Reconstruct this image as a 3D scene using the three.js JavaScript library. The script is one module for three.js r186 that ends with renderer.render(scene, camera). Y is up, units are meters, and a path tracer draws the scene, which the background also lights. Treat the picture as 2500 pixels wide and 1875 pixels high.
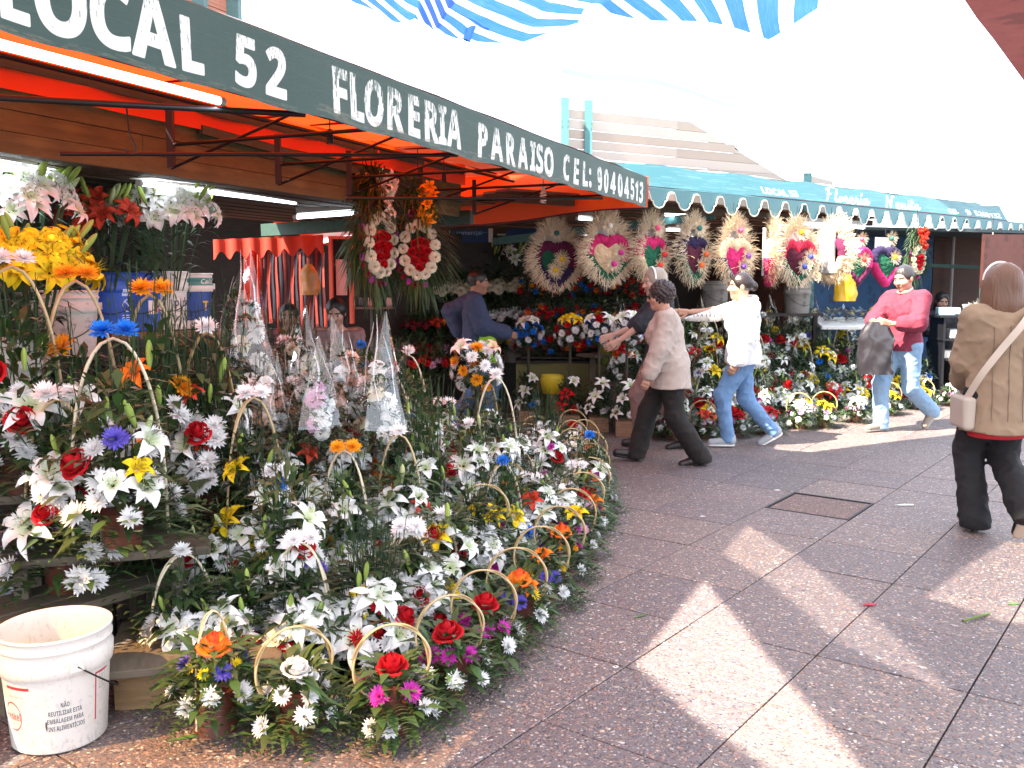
import * as THREE from 'three';
import { mergeGeometries } from 'three/addons/utils/BufferGeometryUtils.js';
import { RoundedBoxGeometry } from 'three/addons/geometries/RoundedBoxGeometry.js';
import { RectAreaLightUniformsLib } from 'three/addons/lights/RectAreaLightUniformsLib.js';

// ---------- camera, sky, sun, exposure ----------
const FOC = 2250, CX = 1250, CY = 937.5, HORIZON = 690, EYE = 1.5;      // the photograph is 2500 x 1875
const PITCH = Math.atan((CY - HORIZON) / FOC);
const scene = new THREE.Scene();
const camera = new THREE.PerspectiveCamera(2 * Math.atan(CY / FOC) * 180 / Math.PI, 4 / 3, 0.05, 600);
camera.position.set(0, EYE, 0);
camera.rotation.x = -PITCH;
const renderer = new THREE.WebGLRenderer({ antialias: true });
renderer.toneMapping = THREE.LinearToneMapping;
renderer.toneMappingExposure = 5.7;
renderer.shadowMap.enabled = true;
{
  const W = 128, H = 64, d = new Float32Array(W * H * 4);                 // pale hazy spring sky
  for (let j = 0; j < H; j++) for (let i = 0; i < W; i++) {
    const el = Math.max(0, ((j + 0.5) / H - 0.5) * 2), k = Math.pow(el, 0.6), q = (j * W + i) * 4;
    d[q] = 0.62 - 0.20 * k; d[q + 1] = 0.65 - 0.14 * k; d[q + 2] = 0.70 - 0.02 * k; d[q + 3] = 1;
  }
  const t = new THREE.DataTexture(d, W, H, THREE.RGBAFormat, THREE.FloatType);
  t.mapping = THREE.EquirectangularReflectionMapping; t.magFilter = THREE.LinearFilter; t.needsUpdate = true;
  scene.background = t; scene.environment = t;
}
const SUN_EL = 50 * Math.PI / 180, SUN_H = [-0.853, 0.522];
const sun = new THREE.DirectionalLight(0xfff0dc, 5);
sun.position.set(SUN_H[0] * Math.cos(SUN_EL) * 30, Math.sin(SUN_EL) * 30, SUN_H[1] * Math.cos(SUN_EL) * 30 - 6);
sun.target.position.set(0, 0, -6);
sun.castShadow = true; sun.shadow.radius = 1;
sun.shadow.mapSize.set(2048, 2048);
Object.assign(sun.shadow.camera, { left: -14, right: 14, top: 14, bottom: -14, near: 1, far: 70 });
scene.add(sun, sun.target);
RectAreaLightUniformsLib.init();

// ---------- helpers ----------
let seed = 7;
const rnd = () => { seed |= 0; seed = seed + 0x6D2B79F5 | 0; let t = Math.imul(seed ^ seed >>> 15, 1 | seed); t = t + Math.imul(t ^ t >>> 7, 61 | t) ^ t; return ((t ^ t >>> 14) >>> 0) / 4294967296; };
const rr = (a, b) => a + (b - a) * rnd();
const pick = a => a[Math.floor(rnd() * a.length)];
const V = (x, y, z) => new THREE.Vector3(x, y, z);
const lerp = (a, b, t) => a + (b - a) * t, clamp = (x, a, b) => Math.min(b, Math.max(a, x));
function ray(px, py) { const x = (px - CX) / FOC, y = -(py - CY) / FOC, c = Math.cos(PITCH), s = Math.sin(PITCH); return [x, y * c - s, -y * s - c]; }
function at(px, py, d) { const r = ray(px, py), t = -d / r[2]; return V(r[0] * t, EYE + r[1] * t, -d); }            // the place seen at a pixel, d metres ahead
const pxOf = p => CX + FOC * p.x / (-p.z * Math.cos(PITCH) - (p.y - EYE) * Math.sin(PITCH));
function gnd(px, py, h = 0) { const r = ray(px, py), t = (h - EYE) / r[1]; return V(r[0] * t, h, r[2] * t); }
function hash3(x, y, z) { let h = Math.imul(x, 374761393) + Math.imul(y, 668265263) + Math.imul(z, 2147483647 - 1640531527); h = Math.imul(h ^ h >>> 13, 1274126177); return ((h ^ h >>> 16) >>> 0) / 4294967296; }
function noise(x, y, z = 0) {
  const xi = Math.floor(x), yi = Math.floor(y), zi = Math.floor(z), s = t => t * t * (3 - 2 * t), u = s(x - xi), v = s(y - yi), w = s(z - zi);
  const L = (a, b, t) => a + (b - a) * t, q = (i, j, k) => hash3(xi + i, yi + j, zi + k);
  return L(L(L(q(0, 0, 0), q(1, 0, 0), u), L(q(0, 1, 0), q(1, 1, 0), u), v), L(L(q(0, 0, 1), q(1, 0, 1), u), L(q(0, 1, 1), q(1, 1, 1), u), v), w);
}
const fbm = (x, y, z = 0) => 0.5 * noise(x, y, z) + 0.3 * noise(x * 2.1, y * 2.1, z * 2.1) + 0.2 * noise(x * 4.3, y * 4.3, z * 4.3);
const used = {};
function numbered(n) { const k = used[n] = (used[n] ?? -1) + 1; return k ? n + '_' + String(k).padStart(3, '0') : n; }
function tag(o, label, category, group, kind) { if (label) o.userData.label = label; if (category) o.userData.category = category; if (group) o.userData.group = group; if (kind) o.userData.kind = kind; return o; }
function thing(name, label, category, pos = [0, 0, 0], turn = 0, group) {
  const o = new THREE.Group(); o.name = numbered(name); o.position.set(...(pos.toArray ? pos.toArray() : pos)); o.rotation.y = turn; scene.add(o);
  return tag(o, label, category, group);
}
function part(name, geo, mat, parent) { const m = new THREE.Mesh(geo, mat); m.name = name; m.castShadow = m.receiveShadow = true; parent.add(m); return m; }
function solo(name, geo, mat, label, category, group) { const m = part(numbered(name), geo, mat, scene); return tag(m, label, category, group); }
function struct(name, geo, mat) { const m = part(numbered(name), geo, mat, scene); m.userData.kind = 'structure'; return m; }
function prep(g) { g = g.index ? g.toNonIndexed() : g; for (const k of Object.keys(g.attributes)) if (!['position', 'normal', 'uv'].includes(k)) g.deleteAttribute(k); return g; }
function mg(list) { return mergeGeometries(list.map(prep)); }
function bx(w, h, d, x = 0, y = 0, z = 0, ry = 0, rx = 0, rz = 0) { const g = new THREE.BoxGeometry(w, h, d); boxUV(g, w, h, d); g.rotateX(rx); g.rotateZ(rz); g.rotateY(ry); g.translate(x, y, z); return g; }
function boxUV(g) { g.computeBoundingBox(); const bb = g.boundingBox, long = bb.max.z - bb.min.z > bb.max.x - bb.min.x; const p = g.attributes.position, n = g.attributes.normal, u = g.attributes.uv; for (let i = 0; i < p.count; i++) { const ax = Math.abs(n.getX(i)), ay = Math.abs(n.getY(i)); if (ax > .5) u.setXY(i, p.getZ(i), p.getY(i)); else if (ay > .5) long ? u.setXY(i, p.getZ(i), p.getX(i)) : u.setXY(i, p.getX(i), p.getZ(i)); else u.setXY(i, p.getX(i), p.getY(i)); } }
function rbx(w, h, d, r = 0.006, x = 0, y = 0, z = 0, ry = 0) { const g = new RoundedBoxGeometry(w, h, d, 1, Math.min(r, w / 2.1, h / 2.1, d / 2.1)); boxUV(g); g.rotateY(ry); g.translate(x, y, z); return g; }
function cyl(a, b, r, seg = 8, r2 = r) {                                    // a bar between two points
  const d = b.clone().sub(a), g = new THREE.CylinderGeometry(r2, r, d.length(), seg, 1);
  g.applyQuaternion(new THREE.Quaternion().setFromUnitVectors(V(0, 1, 0), d.clone().normalize())); g.translate((a.x + b.x) / 2, (a.y + b.y) / 2, (a.z + b.z) / 2); return g;
}
function tube(pts, r, n = 24, seg = 6, closed = false) { return new THREE.TubeGeometry(new THREE.CatmullRomCurve3(pts, closed), n, r, seg, closed); }
function bar(a, b, w, h) {                                                  // a box beam between two points, w wide, h high
  const d = b.clone().sub(a), L = d.length(), g = new THREE.BoxGeometry(w, h, L); boxUV(g);
  const m = new THREE.Matrix4().lookAt(a, b, V(0, 1, 0)); g.applyMatrix4(new THREE.Matrix4().extractRotation(m)); g.translate((a.x + b.x) / 2, (a.y + b.y) / 2, (a.z + b.z) / 2); return g;
}
class MB {                                                                  // collects patches with vertex colours into one geometry
  constructor() { this.p = []; this.c = []; this.i = []; this.uv = []; }
  v(x, y, z, c = [1, 1, 1], u = 0, w = 0) { this.p.push(x, y, z); this.c.push(c[0], c[1], c[2]); this.uv.push(u, w); return this.p.length / 3 - 1; }
  f(a, b, c) { this.i.push(a, b, c); }
  grid(fn, nu, nv, col = () => [1, 1, 1]) { const b = this.p.length / 3; for (let j = 0; j <= nv; j++) for (let i = 0; i <= nu; i++) { const q = fn(i / nu, j / nv); this.v(q[0], q[1], q[2], col(i / nu, j / nv), i / nu, j / nv); }
    for (let j = 0; j < nv; j++) for (let i = 0; i < nu; i++) { const a = b + j * (nu + 1) + i, c = a + nu + 1; this.f(a, a + 1, c + 1); this.f(a, c + 1, c); } }
  geo() { const g = new THREE.BufferGeometry(); g.setAttribute('position', new THREE.Float32BufferAttribute(this.p, 3)); g.setAttribute('color', new THREE.Float32BufferAttribute(this.c, 3)); g.setAttribute('uv', new THREE.Float32BufferAttribute(this.uv, 2)); g.setIndex(this.i); g.computeVertexNormals(); return g; }
}
function canvasTex(w, h, draw, srgb = true) { const c = document.createElement('canvas'); c.width = w; c.height = h; draw(c.getContext('2d'), w, h); const t = new THREE.CanvasTexture(c); if (srgb) t.colorSpace = THREE.SRGBColorSpace; t.wrapS = t.wrapT = THREE.RepeatWrapping; t.anisotropy = 8; return t; }
function dataTex(n, fn, srgb = true) { const d = new Uint8Array(n * n * 4); for (let j = 0; j < n; j++) for (let i = 0; i < n; i++) { const c = fn(i / n, j / n), q = (j * n + i) * 4; d[q] = clamp(c[0], 0, 1) * 255; d[q + 1] = clamp(c[1], 0, 1) * 255; d[q + 2] = clamp(c[2], 0, 1) * 255; d[q + 3] = 255; }
  const t = new THREE.DataTexture(d, n, n); t.wrapS = t.wrapT = THREE.RepeatWrapping; t.magFilter = THREE.LinearFilter; t.minFilter = THREE.LinearMipmapLinearFilter; t.generateMipmaps = true; if (srgb) t.colorSpace = THREE.SRGBColorSpace; t.needsUpdate = true; return t; }
const DS = THREE.DoubleSide, lin = (r, g, b) => new THREE.Color().setRGB(r, g, b);
function M(r, g, b, o = {}) { return new THREE.MeshStandardMaterial({ color: lin(r, g, b), roughness: 0.7, ...o }); }
function PM(r, g, b, o = {}) { return new THREE.MeshPhysicalMaterial({ color: lin(r, g, b), roughness: 0.7, ...o }); }

// ---------- shared textures ----------
const woodTex = dataTex(256, (u, v) => {                                    // grain runs along u, two metres a side, seamless enough for boards
  const w = (a) => Math.abs(((a * 2) % 2) - 1), g = fbm(w(u) * 4, v * 60, 3) * 0.5 + noise(w(u) * 12, v * 140) * 0.25, k = fbm(w(u) * 3, v * 8, 9);
  const b = 0.62 + 0.35 * g + 0.22 * (k - 0.5); return [b, b * 0.97, b * 0.93];
});
const dirtTex = dataTex(256, (u, v) => { const w = (a) => Math.abs(a * 2 - 1), n = fbm(w(u) * 7, w(v) * 7, 1), m = noise(w(u) * 60, w(v) * 60, 4); const b = 0.80 + 0.2 * n + 0.06 * (m - 0.5) - (n < 0.36 ? 0.12 : 0); return [b, b * 0.985, b * 0.96]; });
const weaveTex = dataTex(128, (u, v) => { const b = 0.5 + 0.25 * Math.sin(u * Math.PI * 64) + 0.25 * Math.sin(v * Math.PI * 64); return [b, b, b]; }, false);
const wood = (r, g, b, o = {}) => M(r, g, b, { map: woodTex, roughness: 0.75, ...o });
const MAT = {
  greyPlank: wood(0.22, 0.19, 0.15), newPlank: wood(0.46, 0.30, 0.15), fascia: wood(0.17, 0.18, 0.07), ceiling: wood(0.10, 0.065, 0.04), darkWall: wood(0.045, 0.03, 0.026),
  iron: M(0.012, 0.013, 0.016, { roughness: 0.45, metalness: 0.3 }), teal: M(0.09, 0.27, 0.29, { map: dirtTex, roughness: 0.6 }), greenBeam: M(0.03, 0.085, 0.07, { map: dirtTex, roughness: 0.6 }),
  whitePlastic: M(0.72, 0.72, 0.70, { map: dirtTex, roughness: 0.42 }), cable: M(0.02, 0.012, 0.01), wire: M(0.03, 0.03, 0.03, { metalness: 0.6, roughness: 0.4 }),
  tube: new THREE.MeshStandardMaterial({ color: 0xffffff, emissive: lin(0.85, 0.92, 1.0), emissiveIntensity: 1.6 }), lampBox: M(0.62, 0.62, 0.60, { roughness: 0.45 }),
};
// ---------- ground: exposed-aggregate slabs ----------
const pebble = (() => {
  const N = 1024, pal = [[158, 122, 106], [176, 142, 122], [130, 112, 110], [104, 98, 104], [196, 172, 148], [138, 128, 126], [164, 146, 138], [96, 88, 92], [146, 122, 114], [208, 196, 180], [120, 112, 116], [170, 130, 112]];
  seed = 11; const S = [];
  for (let i = 0; i < 15500; i++) { const r = 3 + 4.6 * rnd() * rnd() + (rnd() < 0.03 ? 4 : 0), c = rnd() < 0.02 ? [232, 226, 214] : pick(pal), k = rr(0.72, 1.12); S.push([rnd() * N, rnd() * N, r, r * rr(0.5, 0.9), rnd() * 3.14, c.map(q => Math.min(255, q * k | 0))]); }
  const draw = (x, fill, bump) => { for (const s of S) for (const ox of [0, -N, N]) for (const oy of [0, -N, N]) { const px = s[0] + ox, py = s[1] + oy; if (px < -14 || py < -14 || px > N + 14 || py > N + 14) continue;
    const rings = bump ? 3 : 1; for (let q = 0; q < rings; q++) { x.fillStyle = bump ? `rgb(${150 + q * 45},${150 + q * 45},${150 + q * 45})` : `rgb(${s[5]})`; x.beginPath(); const k = 1 - q * 0.27; x.ellipse(px, py, s[2] * k, s[3] * k, s[4], 0, 6.284); x.fill(); } } };
  const map = canvasTex(N, N, (x) => { x.fillStyle = '#776c6a'; x.fillRect(0, 0, N, N); draw(x, true, false); });
  const bump = canvasTex(N, N, (x) => { x.fillStyle = '#4a4a4a'; x.fillRect(0, 0, N, N); draw(x, true, true); }, false);
  return { map, bump };
})();
const SLAB = 0.562, SA = [0.603, -0.798], SB = [0.798, 0.603], S0 = [1.69, -6.06];
const cellPos = (i, j) => [S0[0] + SLAB * (i * SA[0] + j * SB[0]), S0[1] + SLAB * (i * SA[1] + j * SB[1])];
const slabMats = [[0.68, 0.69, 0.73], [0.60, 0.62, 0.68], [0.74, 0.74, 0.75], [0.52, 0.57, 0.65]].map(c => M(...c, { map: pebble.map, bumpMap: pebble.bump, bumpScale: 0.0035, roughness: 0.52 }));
{
  const ground = new THREE.PlaneGeometry(400, 400, 1, 1); ground.rotateX(-Math.PI / 2); ground.translate(0, -0.03, -60);
  struct('ground', ground, M(0.10, 0.09, 0.085, { roughness: 0.9 }));
  const pav = new THREE.Group(); pav.name = 'pavement'; pav.userData.kind = 'structure'; scene.add(pav);
  const geos = []; seed = 21;
  for (let k = 0; k < 8; k++) { const g = new RoundedBoxGeometry(SLAB - 0.005, 0.05, SLAB - 0.005, 1, 0.004), p = g.attributes.position, u = g.attributes.uv, ox = rnd(), oy = rnd(), a = k % 4 * Math.PI / 2; for (let i = 0; i < p.count; i++) { const x = p.getX(i) / 1.25, z = (p.getZ(i) + p.getY(i)) / 1.25; u.setXY(i, ox + x * Math.cos(a) - z * Math.sin(a), oy + x * Math.sin(a) + z * Math.cos(a)); } g.translate(0, -0.025, 0); geos.push(g); }
  const cells = [];
  for (let i = -14; i < 16; i++) for (let j = -12; j < 12; j++) { if (i === 0 && j === 0) continue; const [x, z] = cellPos(i + 0.5, j + 0.5); if (z > -2.0 || z < -14.5 || Math.abs(x) > 0.62 * -z + 0.5) continue; if (x < -2.4 && z < -4.4) continue; if (z < -9.2 && x < 1) continue; cells.push([x, z, i, j]); }
  cells.sort((a, b) => a[0] ** 2 + a[1] ** 2 - b[0] ** 2 - b[1] ** 2);
  const turn = Math.atan2(SA[0], SA[1]);
  const rest = [];
  cells.forEach(([x, z, i, j], n) => {
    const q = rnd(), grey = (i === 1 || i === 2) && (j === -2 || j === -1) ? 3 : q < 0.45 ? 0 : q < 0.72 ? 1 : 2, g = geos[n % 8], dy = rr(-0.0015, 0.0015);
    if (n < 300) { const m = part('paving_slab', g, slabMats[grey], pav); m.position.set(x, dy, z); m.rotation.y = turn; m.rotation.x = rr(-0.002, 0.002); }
    else { const c = g.clone(); c.rotateY(turn); c.translate(x, dy, z); rest.push(c); }
  });
  if (rest.length) { const m = part('far_paving', mergeGeometries(rest), slabMats[0], pav); m.userData.kind = 'stuff'; }
  // stall floors, behind the slabs
  const fl = new THREE.PlaneGeometry(9, 11); fl.rotateX(-Math.PI / 2); fl.translate(-5.2, -0.006, -8.2); struct('stall_floor', fl, M(0.07, 0.06, 0.055, { map: dirtTex, roughness: 0.8 }));
  const fr = new THREE.PlaneGeometry(22, 12); fr.rotateX(-Math.PI / 2); fr.translate(5, -0.012, -18.6); struct('market_floor', fr, M(0.12, 0.10, 0.095, { map: dirtTex, roughness: 0.8 }));
  // the inspection cover set in the paving
  const [mx, mz] = cellPos(0.5, 0.5), c = thing('inspection_cover', 'square pebble-filled inspection cover with dark metal rim in the pavement', 'cover', [mx, 0, mz], turn);
  const w = SLAB - 0.004, steel = M(0.05, 0.05, 0.055, { metalness: 0.6, roughness: 0.6 });
  part('rim', mg([bx(w, 0.03, 0.014, 0, -0.012, w / 2 - 0.007), bx(w, 0.03, 0.014, 0, -0.012, -w / 2 + 0.007), bx(0.014, 0.03, w - 0.03, w / 2 - 0.007, -0.012, 0), bx(0.014, 0.03, w - 0.03, -w / 2 + 0.007, -0.012, 0)]), steel, c);
  const fg = geos[3].clone(); fg.scale(0.93, 0.8, 0.93); part('filling', fg, M(0.66, 0.56, 0.54, { map: pebble.map, bumpMap: pebble.bump, bumpScale: 0.006, roughness: 0.6 }), c).position.y = -0.004;
}

// ---------- stall frames: t runs along a stall's front away from the camera, s goes in under the roof ----------
const O52 = [1.24, -8.6], U52 = [0.405, -0.914], W52 = [-0.914, -0.405];
const P52 = (t, s, y) => V(O52[0] + t * U52[0] + s * W52[0], y, O52[1] + t * U52[1] + s * W52[1]);
const T52 = Math.atan2(U52[0], U52[1]) + Math.PI;                          // turn that maps local -z to u
const O53 = [1.3, -8.95], U53 = [0.795, -0.607], W53 = [-0.607, -0.795];
const P53 = (t, s, y) => V(O53[0] + t * U53[0] + s * W53[0], y, O53[1] + t * U53[1] + s * W53[1]);
function sheet(fn, nu, nv, uvScale = [1, 1], thick = 0) { const m = new MB(); m.grid(fn, nu, nv); for (let i = 0; i < m.uv.length; i += 2) { m.uv[i] *= uvScale[0]; m.uv[i + 1] *= uvScale[1]; } const g = m.geo(); g.deleteAttribute('color'); return g; }

// ---------- awning of stall 52 ----------
function letters(ctx, list, H) {                                            // worn painted capitals
  ctx.fillStyle = '#d9dad6'; ctx.textAlign = 'center'; ctx.textBaseline = 'alphabetic';
  for (const [ch, x, base, h, sx = 1, rot = 0] of list) { ctx.save(); ctx.translate(x, base); ctx.rotate(rot); ctx.scale(sx, 1); ctx.font = `bold ${h / 0.715}px sans-serif`; ctx.fillText(ch, 0, 0); ctx.lineWidth = h * 0.06; ctx.strokeStyle = '#d9dad6'; ctx.lineJoin = 'round'; ctx.strokeText(ch, 0, 0); ctx.restore(); }
}
function valanceTex(w, h, list, sd, wear) {
  return canvasTex(w, h, (x) => {
    seed = sd; const base = '#2b4641'; x.fillStyle = base; x.fillRect(0, 0, w, h);
    for (let i = 0; i < 500; i++) { x.fillStyle = `rgba(${rnd() < 0.5 ? '20,40,38' : '120,140,138'},${rr(0.03, 0.10)})`; x.fillRect(rnd() * w, rnd() * h, rr(20, 160), rr(1, 4)); }
    letters(x, list, h);
    for (let i = 0; i < wear; i++) { x.fillStyle = `rgba(43,70,65,${rr(0.4, 0.95)})`; const y = rnd() * rnd() * h * 0.75; x.fillRect(rnd() * w, y, rr(1, 3.5), rr(3, 22)); }
    for (let i = 0; i < 260; i++) { x.fillStyle = `rgba(40,45,40,${rr(0.2, 0.6)})`; x.fillRect(rnd() * w, rnd() * h, rr(1, 5), rr(1, 5)); }
    x.fillStyle = 'rgba(120,110,95,0.35)'; for (let i = 0; i < 220; i++) x.fillRect(rnd() * w, h - rr(2, 22), rr(10, 60), rr(1, 5));
  });
}
// text laid out in metres of t from the far end: positions read off the photograph
{
  const VH = 0.27, hb = 2.19, tA = -5.2, tN = -7.2;
  const px = 2048, hpxN = 276, hpxF = 106;
  const tOf = (X, yb) => { let best = 0, e = 1e9; for (let t = -7.6; t < 0.2; t += 0.004) { const q = pxOf(P52(t, 0, 2.32)); if (Math.abs(q - X) < e) { e = Math.abs(q - X); best = t; } } return best; };
  const near = [['L', 30, 0.8], ['O', 152, 1.02], ['C', 270, 1.02], ['A', 373, 1.0], ['L', 463, 0.9], ['5', 602, 0.92], ['2', 676, 0.92]];
  const far = [['F', 828], ['L', 870], ['O', 915], ['R', 964], ['E', 1010], ['R', 1050], ['I', 1080], ['A', 1110], ['P', 1179], ['A', 1212], ['R', 1245], ['A', 1278], ['I', 1302], ['S', 1318], ['O', 1339], ['C', 1383], ['E', 1408], ['L', 1428], [':', 1440], ['9', 1464], ['0', 1481], ['4', 1498], ['0', 1514], ['4', 1529], ['5', 1544], ['1', 1556], ['3', 1567]];
  const nearL = near.map(([c, X, k], i) => [c, (tOf(X) - tN) / (tA - tN) * px, hpxN * 0.85, hpxN * 0.71 * k, 1.0]);
  const farL = far.map(([c, X], i) => [c, (tOf(X) - tA) / (0 - tA) * px, hpxF * (i > 7 ? 0.88 : 0.86), hpxF * (i < 8 ? 0.70 : i < 15 ? 0.67 : 0.64), 0.95, 0]);
  const cloth = (tex) => M(1, 1, 1, { map: tex, bumpMap: weaveTex, bumpScale: 0.0006, roughness: 0.62, side: DS });
  const aw = thing('flower_stall_awning', 'long dark green and red awning lettered LOCAL 52 FLORERIA PARAISO', 'awning');
  const front = (t0, t1) => sheet((u, v) => { const t = lerp(t0, t1, u), w = 0.007 * Math.sin(t * 7.3) * (1 - v) + 0.008 * (fbm(t * 2, v) - 0.5); const p = P52(t, -w, hb + v * VH + (1 - v) * 0.005 * Math.sin(t * 11)); return [p.x, p.y, p.z]; }, 60, 6);
  part('valance', front(tN, tA), cloth(valanceTex(px, hpxN, nearL, 31, 900)), aw);
  part('valance', front(-10.5, tN), M(0.024, 0.062, 0.053, { roughness: 0.62, side: DS }), aw);
  part('valance', front(tA, 0), cloth(valanceTex(px, hpxF, farL, 32, 1900)), aw);
  // rounded shoulder and roof: green-grey vinyl outside, red underneath when the light comes through
  const shoulder = sheet((u, v) => { const t = lerp(-7.3, 0, u), s = v * 0.42, p = P52(t, s, hb + VH + 0.115 * Math.sin(v * Math.PI / 2) + 0.012 * noise(t * 3, v * 2)); return [p.x, p.y, p.z]; }, 60, 5);
  part('shoulder', shoulder, M(0.34, 0.37, 0.37, { map: dirtTex, roughness: 0.45, side: DS }), aw);
  const redCloth = PM(0.95, 0.085, 0.006, { roughness: 1, transmission: 0.42, thickness: 0, side: DS, bumpMap: weaveTex, bumpScale: 0.0005 });
  const roof = sheet((u, v) => { const t = lerp(-7.3, -0.06, u), s = lerp(0.34, 1.42, v), sag = -0.035 * Math.sin(Math.PI * v) * (0.6 + 0.4 * Math.sin(t * 4.2)); const p = P52(t, s, hb + VH + 0.085 - 0.005 * v + sag); return [p.x, p.y, p.z]; }, 50, 8);
  part('roof_cloth', roof, redCloth, aw);
  const thin = sheet((u, v) => { const t = lerp(-11, -7.3, u), s = v * 1.42, p = P52(t, s, hb + VH + 0.10 * Math.sin(Math.min(1, v * 3) * 1.57) + 0.01 * Math.sin(t * 5) * Math.sin(v * 3)); return [p.x, p.y, p.z]; }, 30, 10);
  part('thin_roof_cloth', thin, PM(0.98, 0.62, 0.30, { roughness: 0.3, transmission: 0.42, thickness: 0, side: DS }), aw);
  const skirt = sheet((u, v) => { const t = lerp(-10.5, -0.9, u), p = P52(t, 1.42 + 0.01 * Math.sin(t * 9), hb + VH + 0.08 - 0.18 * v); return [p.x, p.y, p.z]; }, 40, 2);
  part('rear_skirt', skirt, redCloth, aw);
  // the end of the awning folds round the corner of the stall
  const endHem = s => 2.19 - 0.055 * s + 0.02 * Math.sin(s * 3.1) - (s > 2.6 ? 0.03 * (1 - Math.cos((s - 2.6) * 9)) : 0);
  const end = sheet((u, v) => { const s = lerp(0, 4.3, u), o = 0.03 + 0.05 * u, y = lerp(endHem(s), 2.19 + VH + 0.1 * Math.sin(Math.min(1, s * 2) * 1.57), v) + 0.01 * noise(s * 4, v * 3); const p = P52(o + 0.02 * Math.sin(s * 5 + v * 2), s, y); return [p.x, p.y, p.z]; }, 50, 8);
  part('end_cloth', end, redCloth, aw);
  const roof2 = sheet((u, v) => { const s = lerp(1.42, 4.3, u), p = P52(lerp(-1.0, 0.05, v), s, 2.55 + 0.03 * Math.sin(s * 3) * Math.sin(v * 3.14)); return [p.x, p.y, p.z]; }, 24, 6);
  part('end_roof_cloth', roof2, redCloth, aw);
  const seamM = M(0.35, 0.01, 0.006); for (const t of [-5.9, -4.7, -3.3, -2.1]) part('seam', tube([0, 1, 2, 3, 4].map(k => P52(t + 0.03 * k, 0.45 + 0.24 * k, hb + VH + 0.075 - 0.012 * Math.sin(k))), 0.012, 10, 4), seamM, aw);
  // iron frame under the cloth
  const pipes = [];
  pipes.push(cyl(P52(tN, 0.03, hb + 0.02), P52(0, 0.03, hb + 0.02), 0.011));
  pipes.push(cyl(P52(tN, 0.03, hb + VH - 0.01), P52(0, 0.03, hb + VH - 0.01), 0.011), cyl(P52(tN, 1.34, hb + VH + 0.02), P52(0, 1.34, hb + VH + 0.02), 0.014));
  part('front_rail', mg(pipes), MAT.iron, aw);
  for (const t of [-4.56, -3.67, -2.9, -1.9, -0.95]) part('bracket', mg([cyl(P52(t, 1.3, 2.22), P52(t, 0.05, hb + 0.03), 0.010), bar(P52(t, 1.30, 2.10), P52(t, 1.30, 2.40), 0.035, 0.035), cyl(P52(t, 1.3, 2.10), P52(t, 0.04, hb + VH), 0.008)]), MAT.iron, aw);
  part('cross_pipe', mg([cyl(P52(-6.4, 1.25, 2.17), P52(-5.05, 0.08, hb + 0.02), 0.013), cyl(P52(-5.3, 1.25, 2.08), P52(-3.6, 0.1, hb + 0.03), 0.010), cyl(P52(-3.1, 1.2, 2.06), P52(-1.0, 0.1, hb), 0.010)]), MAT.iron, aw);
  const eh = []; for (let k = 0; k <= 16; k++) { const s = k / 16 * 4.2; eh.push(P52(0.045 + 0.05 * s / 4.3, s, endHem(s) - 0.004)); } part('hem', tube(eh, 0.008, 40, 5), M(0.10, 0.02, 0.03), aw);
}

// ---------- the wooden stall behind it ----------
{
  const st = thing('wooden_flower_stall', 'wooden flower stall 52 with plank fascia and dark boarded ceiling', 'stall');
  const tn = -10.5, tf = -0.9;
  for (let k = 0; k < 4; k++) { const cut = [-6.6, -4.9, -3.1][k % 3] + 0.3 * (k % 2); for (const [a, b] of [[tn, cut], [cut + 0.004, tf]]) part('fascia_board', bar(P52(a, 1.47 + 0.004 * (k % 2), 2.13 + 0.098 * k), P52(b, 1.47 + 0.004 * (k % 2), 2.13 + 0.098 * k), 0.03, 0.094), MAT.fascia, st); }
  part('fascia_trim', bar(P52(tn, 1.435, 2.475), P52(tf, 1.435, 2.475), 0.045, 0.05), MAT.greenBeam, st);
  part('fascia_trim', bar(P52(-4.2, 1.42, 2.36), P52(tf, 1.42, 2.23), 0.03, 0.05), MAT.greenBeam, st);
  for (let k = 0; k < 18; k++) part('ceiling_board', bar(P52(tn, 1.56 + 0.112 * k, 2.10 + 0.006 * (k % 2)), P52(tf, 1.56 + 0.112 * k, 2.10 + 0.006 * (k % 2)), 0.108, 0.02), MAT.ceiling, st);
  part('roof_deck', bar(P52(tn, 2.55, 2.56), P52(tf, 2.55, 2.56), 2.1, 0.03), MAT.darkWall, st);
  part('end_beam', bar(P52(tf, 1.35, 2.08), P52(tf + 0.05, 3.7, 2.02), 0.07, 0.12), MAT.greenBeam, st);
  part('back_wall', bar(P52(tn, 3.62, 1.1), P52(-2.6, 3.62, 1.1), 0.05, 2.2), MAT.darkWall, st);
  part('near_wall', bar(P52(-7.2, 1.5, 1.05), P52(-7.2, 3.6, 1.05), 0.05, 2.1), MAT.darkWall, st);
  // upper box with painted boards, seen over the awning
  const pale = wood(0.62, 0.40, 0.31);
  for (let k = 0; k < 9; k++) part('upper_board', bar(P52(tn, 2.6, 2.72 + 0.15 * k), P52(-2.56, 2.6, 2.72 + 0.15 * k), 0.03, 0.144), pale, st);
  for (const t of [-2.53, -2.9]) part('upper_post', bar(P52(t, 2.57, 2.6), P52(t, 2.57, 4.1), 0.10, 0.10), MAT.teal, st);
  part('upper_side', bar(P52(-2.5, 2.65, 3.3), P52(-2.5, 3.6, 3.3), 0.03, 1.5), pale, st);
}
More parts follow.
